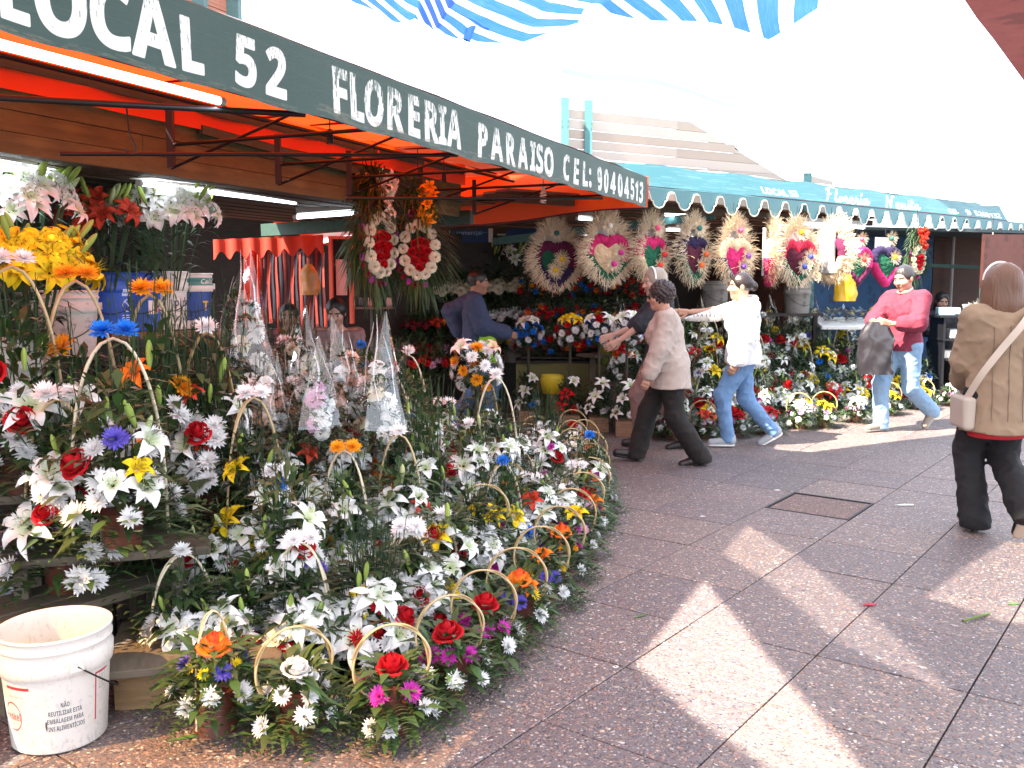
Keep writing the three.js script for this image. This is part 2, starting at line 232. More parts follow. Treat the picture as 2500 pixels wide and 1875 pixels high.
// ---------- stall 53: pale teal awning with a scalloped edge ----------
const A53 = [[-1.6, 2.42], [0.0, 2.41], [2.3, 2.40], [5.25, 2.40], [7.6, 2.40]];
const line53 = t => { const bend = t > 2.2 ? 0.10 * (t - 2.2) : 0; return P53(t, 0.0 + bend * 0.4, 2.40); };
{
  const aw = thing('teal_awning', 'pale teal awning with white-edged scallops lettered LOCAL 53 Florería Nenita', 'awning');
  const tOf = (X) => { let best = 0, e = 1e9; for (let t = -2; t < 9; t += 0.005) { const q = pxOf(line53(t).setY(2.5)); if (Math.abs(q - X) < e) { e = Math.abs(q - X); best = t; } } return best; };
  const t0 = -0.6, t1 = tOf(2462), W = 2048, H = 128, tx = (X) => (tOf(X) - t0) / (t1 - t0) * W;
  const tex = canvasTex(W, H, (x) => {
    seed = 41; x.fillStyle = '#3c7983'; x.fillRect(0, 0, W, H);
    for (let i = 0; i < 700; i++) { x.fillStyle = `rgba(${rnd() < 0.5 ? '90,130,136' : '190,205,205'},${rr(0.05, 0.18)})`; x.fillRect(rnd() * W, rnd() * H, rr(6, 90), rr(1, 8)); }
    x.fillStyle = '#f3f1ea'; x.textAlign = 'center'; x.textBaseline = 'alphabetic';
    const put = (s, X0, X1, base, h, font) => { const a = tx(X0), b = tx(X1); x.save(); x.font = font(h); const w = x.measureText(s).width; x.translate((a + b) / 2, base); x.scale((b - a) / w, 1); x.fillText(s, 0, 0); x.lineWidth = 1.5; x.strokeStyle = '#f3f1ea'; x.strokeText(s, 0, 0); x.restore(); };
    const sans = h => `bold ${h}px sans-serif`;
    put('LOCAL 53', 1868, 1958, 98, 54, sans); put('CEL', 2324, 2348, 98, 46, sans); put('9', 2366, 2380, 102, 54, sans); put('5260132', 2388, 2452, 102, 54, sans);
    // the name in brush script: slanted strokes joined at the foot
    const script = (X0, X1, glyphs, base, h) => { const a = tx(X0), b = tx(X1), n = glyphs.reduce((q, g) => q + g[0], 0), k = (b - a) / n; let at = a; x.lineCap = x.lineJoin = 'round'; x.strokeStyle = '#f3f1ea';
      for (const [w, ...strokes] of glyphs) { for (const st of strokes) { x.lineWidth = st.w ?? 7; x.beginPath(); st.p.forEach((q, i) => { const X = at + q[0] * k + q[1] * h * 0.38, Y = base - q[1] * h; if (!i) x.moveTo(X, Y); else if (q.length > 2) x.quadraticCurveTo(at + q[2] * k + q[3] * h * 0.38, base - q[3] * h, X, Y); else x.lineTo(X, Y); }); x.stroke(); } at += w * k; } };
    const arc = [[0.75, 0.35], [0.1, 0.3, 0.4, 0.75], [0.5, 0.0, 0.1, -0.1], [0.95, 0.2, 0.8, 0.0]];
    const e = [1.0, { p: [[0.05, 0.15], [0.6, 0.42, 0.6, 0.2], [0.1, 0.25, 0.3, 0.6], [0.5, 0.0, 0.1, 0.0], [1.0, 0.2, 0.85, 0.0]] }], n = [1.25, { p: [[0, 0.1], [0.15, 0.45, 0.1, 0.4], [0.2, 0.0]] }, { p: [[0.2, 0.0], [0.65, 0.42, 0.45, 0.45], [0.75, 0.0, 0.75, 0.2], [1.25, 0.2, 1.0, 0.0]] }], i = [0.6, { p: [[0.1, 0.1], [0.25, 0.42], [0.25, 0.02, 0.1, 0.0], [0.6, 0.2, 0.5, 0.0]] }, { p: [[0.25, 0.62], [0.3, 0.66]] }];
    const r = [0.85, { p: [[0, 0.1], [0.2, 0.5], [0.5, 0.4, 0.35, 0.42], [0.45, 0.0, 0.5, 0.2], [0.85, 0.2, 0.7, 0.0]] }], a = [1.1, { p: [[0.6, 0.38], [0.1, 0.15, 0.2, 0.5], [0.55, 0.1, 0.2, -0.1], [0.7, 0.42]] }, { p: [[0.7, 0.42], [0.75, 0.0, 0.6, 0.05], [1.1, 0.2, 0.95, 0.0]] }];
    const ll = [0.6, { p: [[0, 0.15], [0.3, 0.95, 0.4, 0.7], [0.2, 0.05, 0.0, 0.5], [0.6, 0.2, 0.4, 0.0]] }], o = [1.0, { p: [[0.55, 0.4], [0.1, 0.15, 0.15, 0.45], [0.6, 0.15, 0.2, -0.1], [0.55, 0.4, 0.7, 0.4], [1.0, 0.35, 0.8, 0.3]] }], tt = [0.7, { p: [[0.1, 0.1], [0.3, 0.75], [0.25, 0.02, 0.1, 0.1], [0.7, 0.2, 0.5, 0.0]] }, { p: [[0.05, 0.5], [0.6, 0.55]] }];
    const Fc = [1.5, { w: 8, p: [[0.1, 0.05], [0.45, 0.95, 0.4, 0.2]] }, { w: 8, p: [[0.0, 0.8], [1.3, 1.02, 0.5, 1.1]] }, { p: [[0.2, 0.5], [0.85, 0.55]] }], Nc = [1.8, { w: 8, p: [[0.1, 0.0], [0.35, 0.95, 0.3, 0.4], [0.9, 0.02, 0.6, 0.5], [1.3, 1.0, 1.1, 0.6], [1.6, 0.95, 1.5, 1.05]] }], ia = [0.6, ...i.slice(1, 2), { p: [[0.25, 0.6], [0.45, 0.78]] }];
    script(2022, 2128, [Fc, ll, o, r, e, r, ia, a], 106, 96); script(2168, 2252, [Nc, e, n, i, tt, a], 106, 92);
  });
  const cloth = M(0.62, 0.66, 0.66, { map: tex, roughness: 0.55, side: DS, bumpMap: weaveTex, bumpScale: 0.0004 }), plain = M(0.10, 0.27, 0.31, { map: dirtTex, roughness: 0.55, side: DS });
  const band = sheet((u, v) => { const t = lerp(t0, t1, u), p = line53(t), s = v * 0.14; const q = P53(0, 0, 0), off = [W53[0] * s, W53[1] * s]; return [p.x + off[0], p.y + v * 0.235 + 0.012 * Math.sin(t * 5) * v + (noise(t * 3, 1) - 0.5) * 0.016, p.z + off[1]]; }, 80, 4);
  part('lettered_band', band, cloth, aw);
  const top = sheet((u, v) => { const t = lerp(t0, t1 - 0.25, u), p = line53(t), s = 0.14 + v * 1.1; return [p.x + W53[0] * s, p.y + 0.235 + v * 0.18 + 0.02 * Math.sin(t * 4) * Math.sin(v * 3), p.z + W53[1] * s]; }, 40, 4);
  part('roof_cloth', top, PM(0.55, 0.72, 0.76, { roughness: 1, transmission: 0.3, thickness: 0, side: DS }), aw);
  // scallops: a tooth about every 0.19 m, each tooth its own flap with a white binding
  let t = -0.4, k = 0;
  while (t < t1 + 0.55) {
    const w = 0.36, prof = [[0, 1], [0.10, 0.98], [0.16, 0.72], [0.20, 0.45], [0.27, 0.42], [0.29, 0.25], [0.36, 0.08], [0.5, 0.0], [0.64, 0.08], [0.71, 0.25], [0.73, 0.42], [0.80, 0.45], [0.84, 0.72], [0.90, 0.98], [1, 1]];
    const P = (a, y) => { const p = line53(t + a * w); return [p.x, p.y - y, p.z]; }, m = new MB(), hgt = 0.165, wob = rr(-0.012, 0.012);
    const edge = prof.map(([a, q]) => P(a, (1 - q) * hgt + 0.03 + wob * (1 - q))), topE = prof.map(([a]) => P(a, -0.004));
    prof.forEach((q, i) => { m.v(...edge[i]); m.v(...topE[i]); if (i) { const b = i * 2; m.f(b - 2, b, b + 1); m.f(b - 2, b + 1, b - 1); } });
    const flap = part('scallop', m.geo(), plain, aw);
    const e2 = edge.map(q => V(q[0] + 0.006, q[1], q[2] + 0.008)); part('binding', new THREE.TubeGeometry(new THREE.CatmullRomCurve3(e2, false, 'catmullrom', 0.1), 28, 0.0085, 4), M(0.78, 0.74, 0.62), flap);
    t += w; k++;
  }
  // the loose corner flap at the far end
  const cp = line53(t1 - 0.75); part('loose_flap', sheet((u, v) => [cp.x + u * 1.15 + v * 0.1, cp.y + 0.25 + 0.10 * u * u + v * 0.05 + 0.04 * Math.sin(u * 5), cp.z - 0.5 - v * 0.4 - u * 0.6], 10, 3), plain, aw);
  part('frame', mg([cyl(line53(t0).add(V(0, 0.01, -0.02)), line53(2.3).add(V(0, 0.01, -0.02)), 0.014), cyl(line53(2.3).add(V(0, 0.01, -0.02)), line53(t1).add(V(0, 0.01, -0.02)), 0.014)]), MAT.iron, aw);
}
{
  const st = thing('boarded_flower_stall', 'flower stall 53 with pale upper boarding, teal posts and brown ceiling', 'stall');
  const brown = wood(0.30, 0.13, 0.07), palet = [[0.40, 0.34, 0.29], [0.35, 0.285, 0.235], [0.44, 0.385, 0.335]].map(c => M(...c, { roughness: 0.8 })), pale = palet[0];
  for (let k = 0; k < 16; k++) part('ceiling_board', bar(P53(-1.4, 0.45 + 0.2 * k, 2.33 - 0.012 * k + 0.005 * (k % 2)), P53(4.6, 0.45 + 0.2 * k, 2.33 - 0.012 * k + 0.005 * (k % 2)), 0.194, 0.02), brown, st);
  part('rafter', bar(P53(1.55, 0.5, 2.24), P53(0.3, 2.9, 2.0), 0.07, 0.09), MAT.teal, st);
  part('rafter', bar(P53(-1.3, 0.42, 2.26), P53(4.5, 0.42, 2.26), 0.05, 0.07), MAT.ceiling, st);
  part('back_wall', bar(P53(-2.3, 3.3, 1.05), P53(4.6, 3.3, 1.05), 0.05, 2.1), MAT.darkWall, st);
  part('side_wall', bar(P53(4.55, 1.3, 1.1), P53(4.55, 3.3, 1.1), 0.05, 2.2), M(0.18, 0.07, 0.045, { map: woodTex }), st);
  for (const [t, s] of [[4.5, 1.3]]) part('post', bar(P53(t, s, 0), P53(t, s, 2.2), 0.09, 0.09), MAT.teal, st);
  // upper boarding
  const a = at(1372, 430, 11.2), b = at(1975, 430, 13.2), dir = b.clone().sub(a).setY(0).normalize(), L = b.clone().sub(a).setY(0).length();
  const Q = (q, y, o = 0) => V(a.x + dir.x * L * q - dir.z * o * 0 - 0.0, y, a.z + dir.z * L * q).add(V(dir.z * o, 0, -dir.x * o));
  for (let k = 0; k < 10; k++) { const top = 3.55 - 0.0, y = 2.46 + 0.115 * k, end = k < 4 ? 1 : 1 - (k - 3) * 0.075, cut = [0.42, 0.66, 0.55][k % 3]; part('siding_board', bar(Q(0, y), Q(cut, y), 0.025, 0.106), palet[k % 3], st); const e2 = k < 3 ? 1 : 1 - (k - 2) * 0.075, m = new MB(), zz = [0, 0.025].flatMap(o => [Q(cut + 0.002, y - 0.0555, o), Q(Math.min(1, end), y - 0.0555, o), Q(Math.min(end, e2), y + 0.0555, o), Q(cut + 0.002, y + 0.0555, o)]); for (const F of [[0, 1, 2, 3], [7, 6, 5, 4], [0, 4, 5, 1], [3, 2, 6, 7], [1, 5, 6, 2]]) { const b = F.map(i => m.v(...zz[i].toArray(), [1, 1, 1], zz[i].x, zz[i].y)); m.f(b[0], b[1], b[2]); m.f(b[0], b[2], b[3]); } const sg = m.geo(); sg.deleteAttribute('color'); part('siding_board', sg, palet[(k * 2 + 1) % 3], st); }
  for (const q of [0.004, 0.085, 0.985]) part('corner_post', bar(Q(q, 2.4, -0.03), Q(q, q > 0.9 ? 3.02 : 3.66, -0.03), 0.09, 0.09), MAT.teal, st);
  part('side_siding', bar(Q(1, 2.7), Q(1, 2.7).add(V(0.6, 0, -0.8)), 0.025, 0.6), pale, st);
}

// ---------- things seen between and behind the stalls ----------
{
  const back = thing('back_stall', 'dark stall behind the passage with pale panel and blue shop sign', 'stall');
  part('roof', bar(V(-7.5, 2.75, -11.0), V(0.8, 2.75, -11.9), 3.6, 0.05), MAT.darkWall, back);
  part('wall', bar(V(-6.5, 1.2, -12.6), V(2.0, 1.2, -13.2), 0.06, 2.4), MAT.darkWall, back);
  const a = at(1300, 600, 12.6); part('pale_panel', bx(0.95, 0.95, 0.03, a.x, 1.75, a.z, -0.05), M(0.34, 0.31, 0.28, { map: dirtTex }), back);
  const b = at(1150, 568, 11.6); const signT = canvasTex(256, 96, (x, w, h) => { x.fillStyle = '#24406e'; x.fillRect(0, 0, w, h); x.fillStyle = '#d8c9c0'; x.fillRect(w - 26, 0, 26, h); x.fillRect(0, 0, 6, h); x.fillStyle = '#b8c6d8'; x.font = '34px sans-serif'; x.fillText('comercial', 44, 52); x.strokeStyle = '#5a9aa0'; x.lineWidth = 4; x.beginPath(); x.moveTo(160, 60); x.quadraticCurveTo(200, 30, 225, 40); x.stroke(); });
  const sm = bx(0.55, 0.2, 0.02, b.x, b.y - 0.02, b.z, -0.1); { const u = sm.attributes.uv, n = 6 * 4; for (let i = 0; i < n; i++) u.setXY(i, [0, 1, 0, 1][i % 4], [1, 1, 0, 0][i % 4]); } part('sign', sm, M(1, 1, 1, { map: signT }), back);
  part('sign', bx(0.7, 0.2, 0.02, b.x + 0.78, b.y + 0.02, b.z - 0.1, -0.1), M(0.02, 0.06, 0.18), back);
}
{
  const s = thing('blue_walled_kiosk', 'kiosk with blue wall panel, brown boards, teal post and rust-red fascia', 'kiosk');
  const w0 = at(2130, 700, 14.0), w1 = at(2272, 700, 14.3), w2 = at(2395, 700, 14.8);
  part('blue_panel', bar(V(w0.x - 1.6, 1.15, w0.z + 0.2), V(w1.x, 1.15, w1.z), 0.04, 2.3), M(0.012, 0.09, 0.24, { map: dirtTex, roughness: 0.6 }), s);
  part('brown_wall', bar(V(w1.x + 0.01, 1.15, w1.z), V(w2.x + 0.2, 1.15, w2.z), 0.04, 2.3), wood(0.09, 0.035, 0.02), s);
  const bp = at(2322, 700, 14.3); part('pipe', cyl(V(bp.x, 0, bp.z), V(bp.x, 2.3, bp.z), 0.025), M(0.35, 0.33, 0.33), s);
  const tp = at(2408, 800, 12.6); part('teal_post', bx(0.17, 1.9, 0.14, tp.x, 0.95, tp.z), MAT.teal, s);
  const tp2 = at(2475, 800, 13.6); part('teal_post', bx(0.25, 1.9, 0.14, tp2.x, 0.95, tp2.z), M(0.05, 0.12, 0.13, { map: dirtTex }), s);
  const f = at(2395, 690, 12.4); part('fascia', bar(V(f.x, 1.78, f.z), V(f.x + 2.6, 1.78, f.z - 0.5), 0.06, 0.72), M(0.08, 0.026, 0.022, { map: dirtTex, roughness: 0.65 }), s);
  part('yellow_panel', bar(at(2485, 800, 12.8).setY(1.0), at(2640, 800, 12.9).setY(1.0), 0.04, 2.0), M(0.42, 0.28, 0.08, { map: dirtTex }), s);
  part('ceiling', bar(V(4.2, 2.22, -13.4), V(9.5, 2.22, -15.2), 2.2, 0.04), M(0.05, 0.075, 0.08), s);
  part('lintel', bar(at(2130, 640, 13.6).setY(1.78), at(2400, 640, 13.4).setY(1.72), 0.05, 0.05), MAT.greenBeam, s);
  // patterned paint on the post
  const dg = canvasTex(64, 256, (x, w, h) => { x.fillStyle = '#5f9aa6'; x.fillRect(0, 0, w, h); x.strokeStyle = '#2d3c8a'; x.lineWidth = 5; x.beginPath(); for (let i = 0; i < 9; i++) { x.moveTo(20, 16 + i * 22); x.quadraticCurveTo(50, 20 + i * 22, 34, 34 + i * 22); } x.stroke(); x.fillStyle = '#c87a3c'; x.fillRect(28, 222, 14, 14); });
  const dgeo = new THREE.PlaneGeometry(0.10, 0.42); part('painted_motif', dgeo, M(1, 1, 1, { map: dg }), s).position.set(tp.x + 0.02, 1.5, tp.z + 0.074);
}
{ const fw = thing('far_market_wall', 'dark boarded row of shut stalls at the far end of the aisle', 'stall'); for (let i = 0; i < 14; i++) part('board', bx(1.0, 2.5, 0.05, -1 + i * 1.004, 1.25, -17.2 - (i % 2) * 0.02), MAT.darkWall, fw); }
// ---------- shade cloths over the aisle ----------
const stripeTex = (() => canvasTex(512, 512, (x, w, h) => { x.fillStyle = '#eef1f6'; x.fillRect(0, 0, w, h); for (let i = 0; i < 4; i++) { x.fillStyle = '#2f66c8'; x.fillRect(0, i * 128, w, 76); } seed = 5; for (let i = 0; i < 5000; i++) { x.fillStyle = `rgba(255,255,255,${rr(0.02, 0.12)})`; x.fillRect(rnd() * w, rnd() * h, rr(2, 18), 1.5); } }))();
const tarpCloth = (r, g, b, tr, map) => PM(r, g, b, { roughness: 1, transmission: tr, thickness: 0, side: DS, map: map ?? null });
{
  // canopy above the aisle; its gaps let the sun through where the paving is lit
  const HT = 4.2, k = HT / Math.tan(SUN_EL), up = (x, z) => [x + SUN_H[0] * k, z + SUN_H[1] * k];
  const S = new THREE.Shape(), edge = (t, s) => { const p = P52(t, s, 0); return [p.x, -p.z]; };
  const out = [edge(-12.5, 0.9), edge(-6.5, 0.95), edge(-3.4, 1.2), edge(-3.2, 2.6), edge(-1.2, 2.6), edge(-0.9, 1.2), [-0.30, 8.2], [-0.95, 6.55], [-0.35, 6.25], [0.5, 6.75], [1.3, 7.15], [2.5, 8.2], [3.5, 8.2], [6.8, 7.4], [7.5, -3.2]];
  out.forEach(([x, y], i) => i ? S.lineTo(x, y) : S.moveTo(x, y)); S.closePath();
  const hole = (pts) => { const h = new THREE.Path(); pts.forEach(([x, z], i) => { const [a, b] = up(x, z); i ? h.lineTo(a, -b) : h.moveTo(a, -b); }); h.closePath(); S.holes.push(h); };
  const g1 = [[0.97, -4.53], [0.49, -3.50], [0.66, -3.0], [0.80, -2.72], [0.88, -2.2], [1.0, -1.9], [1.1, -2.5], [1.04, -3.4]];
  const g2 = [[1.47, -5.62], [1.17, -5.0], [1.30, -4.5], [1.38, -3.7], [1.62, -3.22], [1.63, -3.8], [1.60, -4.7]];
  const g3 = [[1.99, -4.28], [2.4, -4.75], [2.9, -5.25], [3.6, -4.9], [3.2, -3.9], [2.2, -3.95]];
  [g1, g2, g3].forEach(hole);
  const cg = new THREE.ShapeGeometry(S); cg.rotateX(-Math.PI / 2); cg.translate(0, HT, 0);
  { const u = cg.attributes.uv, p = cg.attributes.position; for (let i = 0; i < p.count; i++) u.setXY(i, p.getX(i) * 0.5, p.getZ(i) * 0.5); }
  solo('shade_canopy', cg, tarpCloth(0.82, 0.84, 0.92, 0.27), 'wide pale shade cloth with gaps stretched over the aisle', 'tarp');
  const net = (pts, op) => { const n = new THREE.Shape(); pts.forEach(([x, z], i) => { const [a, b] = up(x, z); const m = up(pts.reduce((q, p) => q + p[0], 0) / pts.length, pts.reduce((q, p) => q + p[1], 0) / pts.length), e = 1.12; const X = m[0] + (a - m[0]) * e, Y = -(m[1] + (b - m[1]) * e); i ? n.lineTo(X, Y) : n.moveTo(X, Y); }); const g = new THREE.ShapeGeometry(n); g.rotateX(-Math.PI / 2); g.translate(0, HT - 0.02, 0); return g; };
  const netM = (o) => M(0.75, 0.78, 0.82, { transparent: true, opacity: o, side: DS, roughness: 1 });
  solo('dimming_net', net(g2, 0.6), netM(0.62), 'unseen net added over the narrow canopy gap to dim its sun patch', 'net'); solo('dimming_net', net(g3, 0.5), netM(0.5), 'unseen net added over the right-hand canopy gap to dim its sun patch', 'net');  // unseen nets, added so less sun falls through these two gaps
}
{
  // the striped tarp that shows at the top of the picture
  const fold = (u, v) => 0.10 * Math.sin(u * 9 + v * 2) * (1 - v * 0.5) + 0.06 * Math.sin(u * 21 + v * 5) + 0.10 * (fbm(u * 6, v * 5, 2) - 0.5);
  const tp = thing('striped_tarp', 'blue and white striped tarp sagging above the aisle, knotted at its edge', 'tarp');
  const front = [[800, -10], [860, 36], [960, 60], [1010, 44], [1060, 80], [1140, 72], [1280, 84], [1420, 60], [1520, 92], [1640, 135], [1745, 165]];
  const fr = u => { const f = u * (front.length - 1), i = Math.min(front.length - 2, Math.floor(f)), q = f - i; return [lerp(front[i][0], front[i + 1][0], q), lerp(front[i][1], front[i + 1][1], q)]; };
  const g = sheet((u, v) => { const [px, py] = fr(u), a = at(px, py, 13 + 1.2 * u), lift = v * 0.9; return [a.x + v * (0.45 + 0.9 * u), a.y + lift * 0.75 + fold(u, v), a.z + v * 2.6 * (1 - 0.15 * u) + 0.15 * Math.sin(u * 17)]; }, 90, 26);
  { const u = g.attributes.uv; for (let i = 0; i < u.count; i++) { const a = u.getX(i), b = u.getY(i); u.setXY(i, a, a * 3.1 + b * 1.5 + 0.15 * Math.sin(b * 4)); } }
  part('cloth', g, tarpCloth(0.9, 0.95, 1, 0.45, stripeTex), tp);
  const k = at(1160, 30, 13.2); part('knot', tube([k, k.clone().add(V(-0.02, -0.1, 0)), k.clone().add(V(-0.07, -0.24, 0.02)), k.clone().add(V(-0.12, -0.38, 0.02))], 0.06, 10, 6), M(0.06, 0.22, 0.62, { roughness: 0.8 }), tp);
  part('rope', tube([at(1160, 30, 13.2), at(1130, 0, 13.0), at(1060, -60, 12.6)], 0.01, 8, 4), MAT.cable, tp);
  // faint folds of more tarps over the far stall
  const far = thing('white_tarp', 'white tarp with faint blue folds draped over the far stall roof', 'tarp');
  const g2 = sheet((u, v) => { const a = at(lerp(1330, 2560, u), lerp(262, 470, Math.pow(u, 1.25)), 12.8 + 2.2 * u); return [a.x + v * 0.4, a.y + v * 0.75 + 0.05 * Math.sin(u * 23 + v * 9), a.z + v * 1.9]; }, 60, 16);
  { const u = g2.attributes.uv; for (let i = 0; i < u.count; i++) u.setXY(i, u.getX(i), u.getY(i) * 0.55 + 0.2 * u.getX(i)); }
  part('cloth', g2, tarpCloth(1, 1, 1, 0.5, canvasTex(64, 256, (x, w, h) => { x.fillStyle = '#f1f4f8'; x.fillRect(0, 0, w, h); x.fillStyle = '#cfe8f7'; for (const y of [30, 52, 120, 190]) x.fillRect(0, y, w, 7); })), far);
  // dark red awning corner at the top right
  const rc = thing('dark_red_awning_corner', 'dark red cloth corner of an awning hanging in at the upper right', 'awning');
  const B = [[2345, -15], [2385, 45], [2425, 95], [2465, 150], [2520, 225]];
  part('cloth', sheet((u, v) => { const f = u * 4, i = Math.min(3, Math.floor(f)), q = f - i, a = at(lerp(B[i][0], B[i + 1][0], q), lerp(B[i][1], B[i + 1][1], q), 3.9 - 0.5 * u); return [a.x + v * 1.8, a.y + v * 0.10, a.z + v * 1.3]; }, 16, 6), PM(0.20, 0.05, 0.045, { roughness: 1, transmission: 0.15, thickness: 0, side: DS, map: dirtTex }), rc);
}

// ---------- fluorescent lamps: a glowing tube and an area light of its size just below it ----------
function lamp(a, b, label, pw = 1, fitting = true, cover = false) {
  const L = a.distanceTo(b), mid = a.clone().add(b).multiplyScalar(0.5), o = thing('fluorescent_lamp', label, 'lamp', mid, 0, 'fluorescent tubes under the stall roofs');
  const la = a.clone().sub(mid), lb = b.clone().sub(mid);
  part('tube', cyl(la, lb, 0.016, 10), MAT.tube, o);
  if (fitting) part('housing', bar(la.clone().add(V(0, 0.052, 0)), lb.clone().add(V(0, 0.052, 0)), cover ? 0.16 : 0.06, 0.05), MAT.lampBox, o);
  const d = lb.clone().sub(la).normalize(); part('end_cap', cyl(la.clone().addScaledVector(d, -0.03), la, 0.018), MAT.lampBox, o); part('end_cap', cyl(lb, lb.clone().addScaledVector(d, 0.03), 0.018), MAT.lampBox, o);
  if (pw > 0) { const r = new THREE.RectAreaLight(0xe8f2ff, 4.5 * pw, L, 0.03); r.position.copy(mid).add(V(0, -0.022, 0)); r.lookAt(mid.x + 1e-4, mid.y - 1, mid.z); const up = V(1, 0, 0).applyQuaternion(r.quaternion); const tgt = b.clone().sub(a).setY(0).normalize();
    r.rotation.set(-Math.PI / 2, 0, 0); const ang = Math.atan2(-tgt.z, tgt.x); r.rotation.set(-Math.PI / 2, 0, ang); scene.add(r); }
  return o;
}
lamp(P52(-6.5, 0.30, 2.235), P52(-5.33, 0.30, 2.235), 'bright bare tube tucked behind the valance under LOCAL', 1, false);
lamp(at(-60, 395, 4.3), at(135, 428, 4.9), 'tube lamp over the leftmost white lilies', 2);
lamp(at(345, 447, 5.3), at(720, 494, 7.0), 'long lamp fitting above the red and white lilies', 2.2, true, true);
lamp(at(725, 530, 7.4), at(865, 520, 7.4), 'lamp under the ceiling left of the hanging wreaths', 0.5);
lamp(at(765, 592, 10.2), at(860, 580, 9.8), 'small tube glowing in front of the red cloth', 0.8);
lamp(at(1622, 524, 10.4), at(1708, 527, 10.6), 'short tube lamp above the fourth straw heart', 0.8);
lamp(at(1957, 547, 11.0), at(2108, 556, 11.7), 'tube lamp above the heart with two blue rosettes', 1);
lamp(at(2290, 545, 13.4), at(2375, 552, 13.6), 'tube lamp at the far end of the teal awning', 0.5);
lamp(at(1625, 561, 12.0), at(1662, 562, 12.1), 'tiny far tube deep in stall 53', 0.3);
lamp(at(1424, 572, 11.4), at(1468, 573, 11.5), 'tiny far tube behind the pink straw heart', 0.3);
lamp(at(1412, 533, 9.8), at(1446, 535, 9.8), 'short tube just under the end of the red cloth', 0.3);
// ---------- flowers: shared geometries, axis +y is the way a flower faces ----------
const W1 = [1, 1, 1];
function mumGeo(sd, layers, back = 0.25) {                                  // pointed petals in whorls, unit radius
  seed = sd; const m = new MB();
  for (const [n, len, tilt, w] of layers) for (let i = 0; i < n; i++) {
    const a = (i + rnd() * 0.6) / n * 6.283, e = tilt + rr(-0.16, 0.16), L = len * rr(0.86, 1.08), c = Math.cos(a), s = Math.sin(a), ww = w * rr(0.85, 1.1);
    const P = (q, off, lift) => { const r = Math.cos(e) * L * q, y = Math.sin(e) * L * q + lift; return [c * r - s * off, y, s * r + c * off]; };
    const k = rr(0.96, 1.0), col = [k, k, k], a0 = m.v(...P(0.08, -ww * 0.35, 0), col), a1 = m.v(...P(0.08, ww * 0.35, 0), col), b0 = m.v(...P(0.6, -ww, 0.03), col), b1 = m.v(...P(0.6, ww, 0.03), col), t = m.v(...P(1, 0, 0.10 + back * 0.2 * rr(-1, 1)), col);
    m.f(a0, b0, a1); m.f(a1, b0, b1); m.f(b0, t, b1);
  }
  return m.geo();
}
function pomGeo(sd, n = 150) { seed = sd; const m = new MB(); for (let i = 0; i < n; i++) { const y = 1 - 1.55 * (i + 0.5) / n, r = Math.sqrt(Math.max(0, 1 - y * y)), a = i * 2.39996, d = V(Math.cos(a) * r, y, Math.sin(a) * r), t = V(-Math.sin(a), 0, Math.cos(a)), u = d.clone().cross(t), w = 0.13; const k = rr(0.86, 1), c = [k, k, k * 0.97];
    const b = d.clone().multiplyScalar(0.55), e = d.clone().multiplyScalar(rr(0.9, 1.08)).addScaledVector(u, 0.16), p0 = m.v(...b.clone().addScaledVector(t, -w).toArray(), c), p1 = m.v(...b.clone().addScaledVector(t, w).toArray(), c), q0 = m.v(...e.clone().addScaledVector(t, -w * 0.8).toArray(), c), q1 = m.v(...e.clone().addScaledVector(t, w * 0.8).toArray(), c), tip = m.v(...e.clone().addScaledVector(u, 0.12).toArray(), c); m.f(p0, p1, q1); m.f(p0, q1, q0); m.f(q0, q1, tip); }
  return m.geo(); }
function lilyGeo(sd, open, throat, dots, anther = [0.16, 0.07, 0.02]) {
  seed = sd; const m = new MB();
  for (let i = 0; i < 6; i++) { const a = i / 6 * 6.283 + rr(-0.08, 0.08), inner = i % 2, W = inner ? 0.27 : 0.19, L = rr(0.95, 1.08), tw = rr(-0.12, 0.12), o2 = open * rr(0.88, 1.1);
    m.grid((u, v) => { const q = v, r = L * (0.08 + 0.92 * Math.pow(q, 1.15)) * o2, y = 0.62 * Math.sin(Math.min(1, q * 1.25) * 1.45) * (1.25 - 0.45 * open) - Math.pow(q, 3) * 0.5 * open - 0.1, w = W * Math.pow(Math.sin(Math.PI * Math.min(0.98, 0.10 + 0.88 * q)), 0.8) * (u - 0.5) * 2, fold = Math.abs(u - 0.5) * 0.16 + 0.02 * Math.sin(q * 14 + u * 3); const aa = a + tw * q; return [Math.cos(aa) * r - Math.sin(aa) * w, y + fold, Math.sin(aa) * r + Math.cos(aa) * w]; }, 4, 6,
      (u, v) => { const k = clamp(1 - v * 1.8, 0, 1) * 0.75, mid = Math.abs(u - 0.5) < 0.1 ? 0.2 : 0, f = clamp(k + mid * (1 - v), 0, 1); let c = [lerp(1, throat[0], f), lerp(1, throat[1], f), lerp(1, throat[2], f)]; if (dots && v > 0.1 && v < 0.55 && rnd() < 0.3) c = c.map(q => q * 0.45); return c; });
  }
  for (let i = 0; i < 6; i++) { const a = i / 6 * 6.283 + 0.3, e = V(Math.cos(a) * 0.34 * open, 0.72, Math.sin(a) * 0.34 * open), g = [[0.75, 0.85, 0.5], anther]; const st = (p, q, w, c) => { const d = [m.v(p.x - w, p.y, p.z, c), m.v(p.x + w, p.y, p.z, c), m.v(p.x, p.y, p.z + w, c), m.v(q.x, q.y, q.z, c)]; m.f(d[0], d[1], d[3]); m.f(d[1], d[2], d[3]); m.f(d[2], d[0], d[3]); }; st(V(0, 0, 0), e, 0.022, g[0]); const t2 = e.clone().add(V(-Math.sin(a) * 0.09, 0.03, Math.cos(a) * 0.09)), t3 = e.clone().add(V(Math.sin(a) * 0.09, 0, -Math.cos(a) * 0.09)); st(t3, t2, 0.03, g[1]); }
  return m.geo();
}
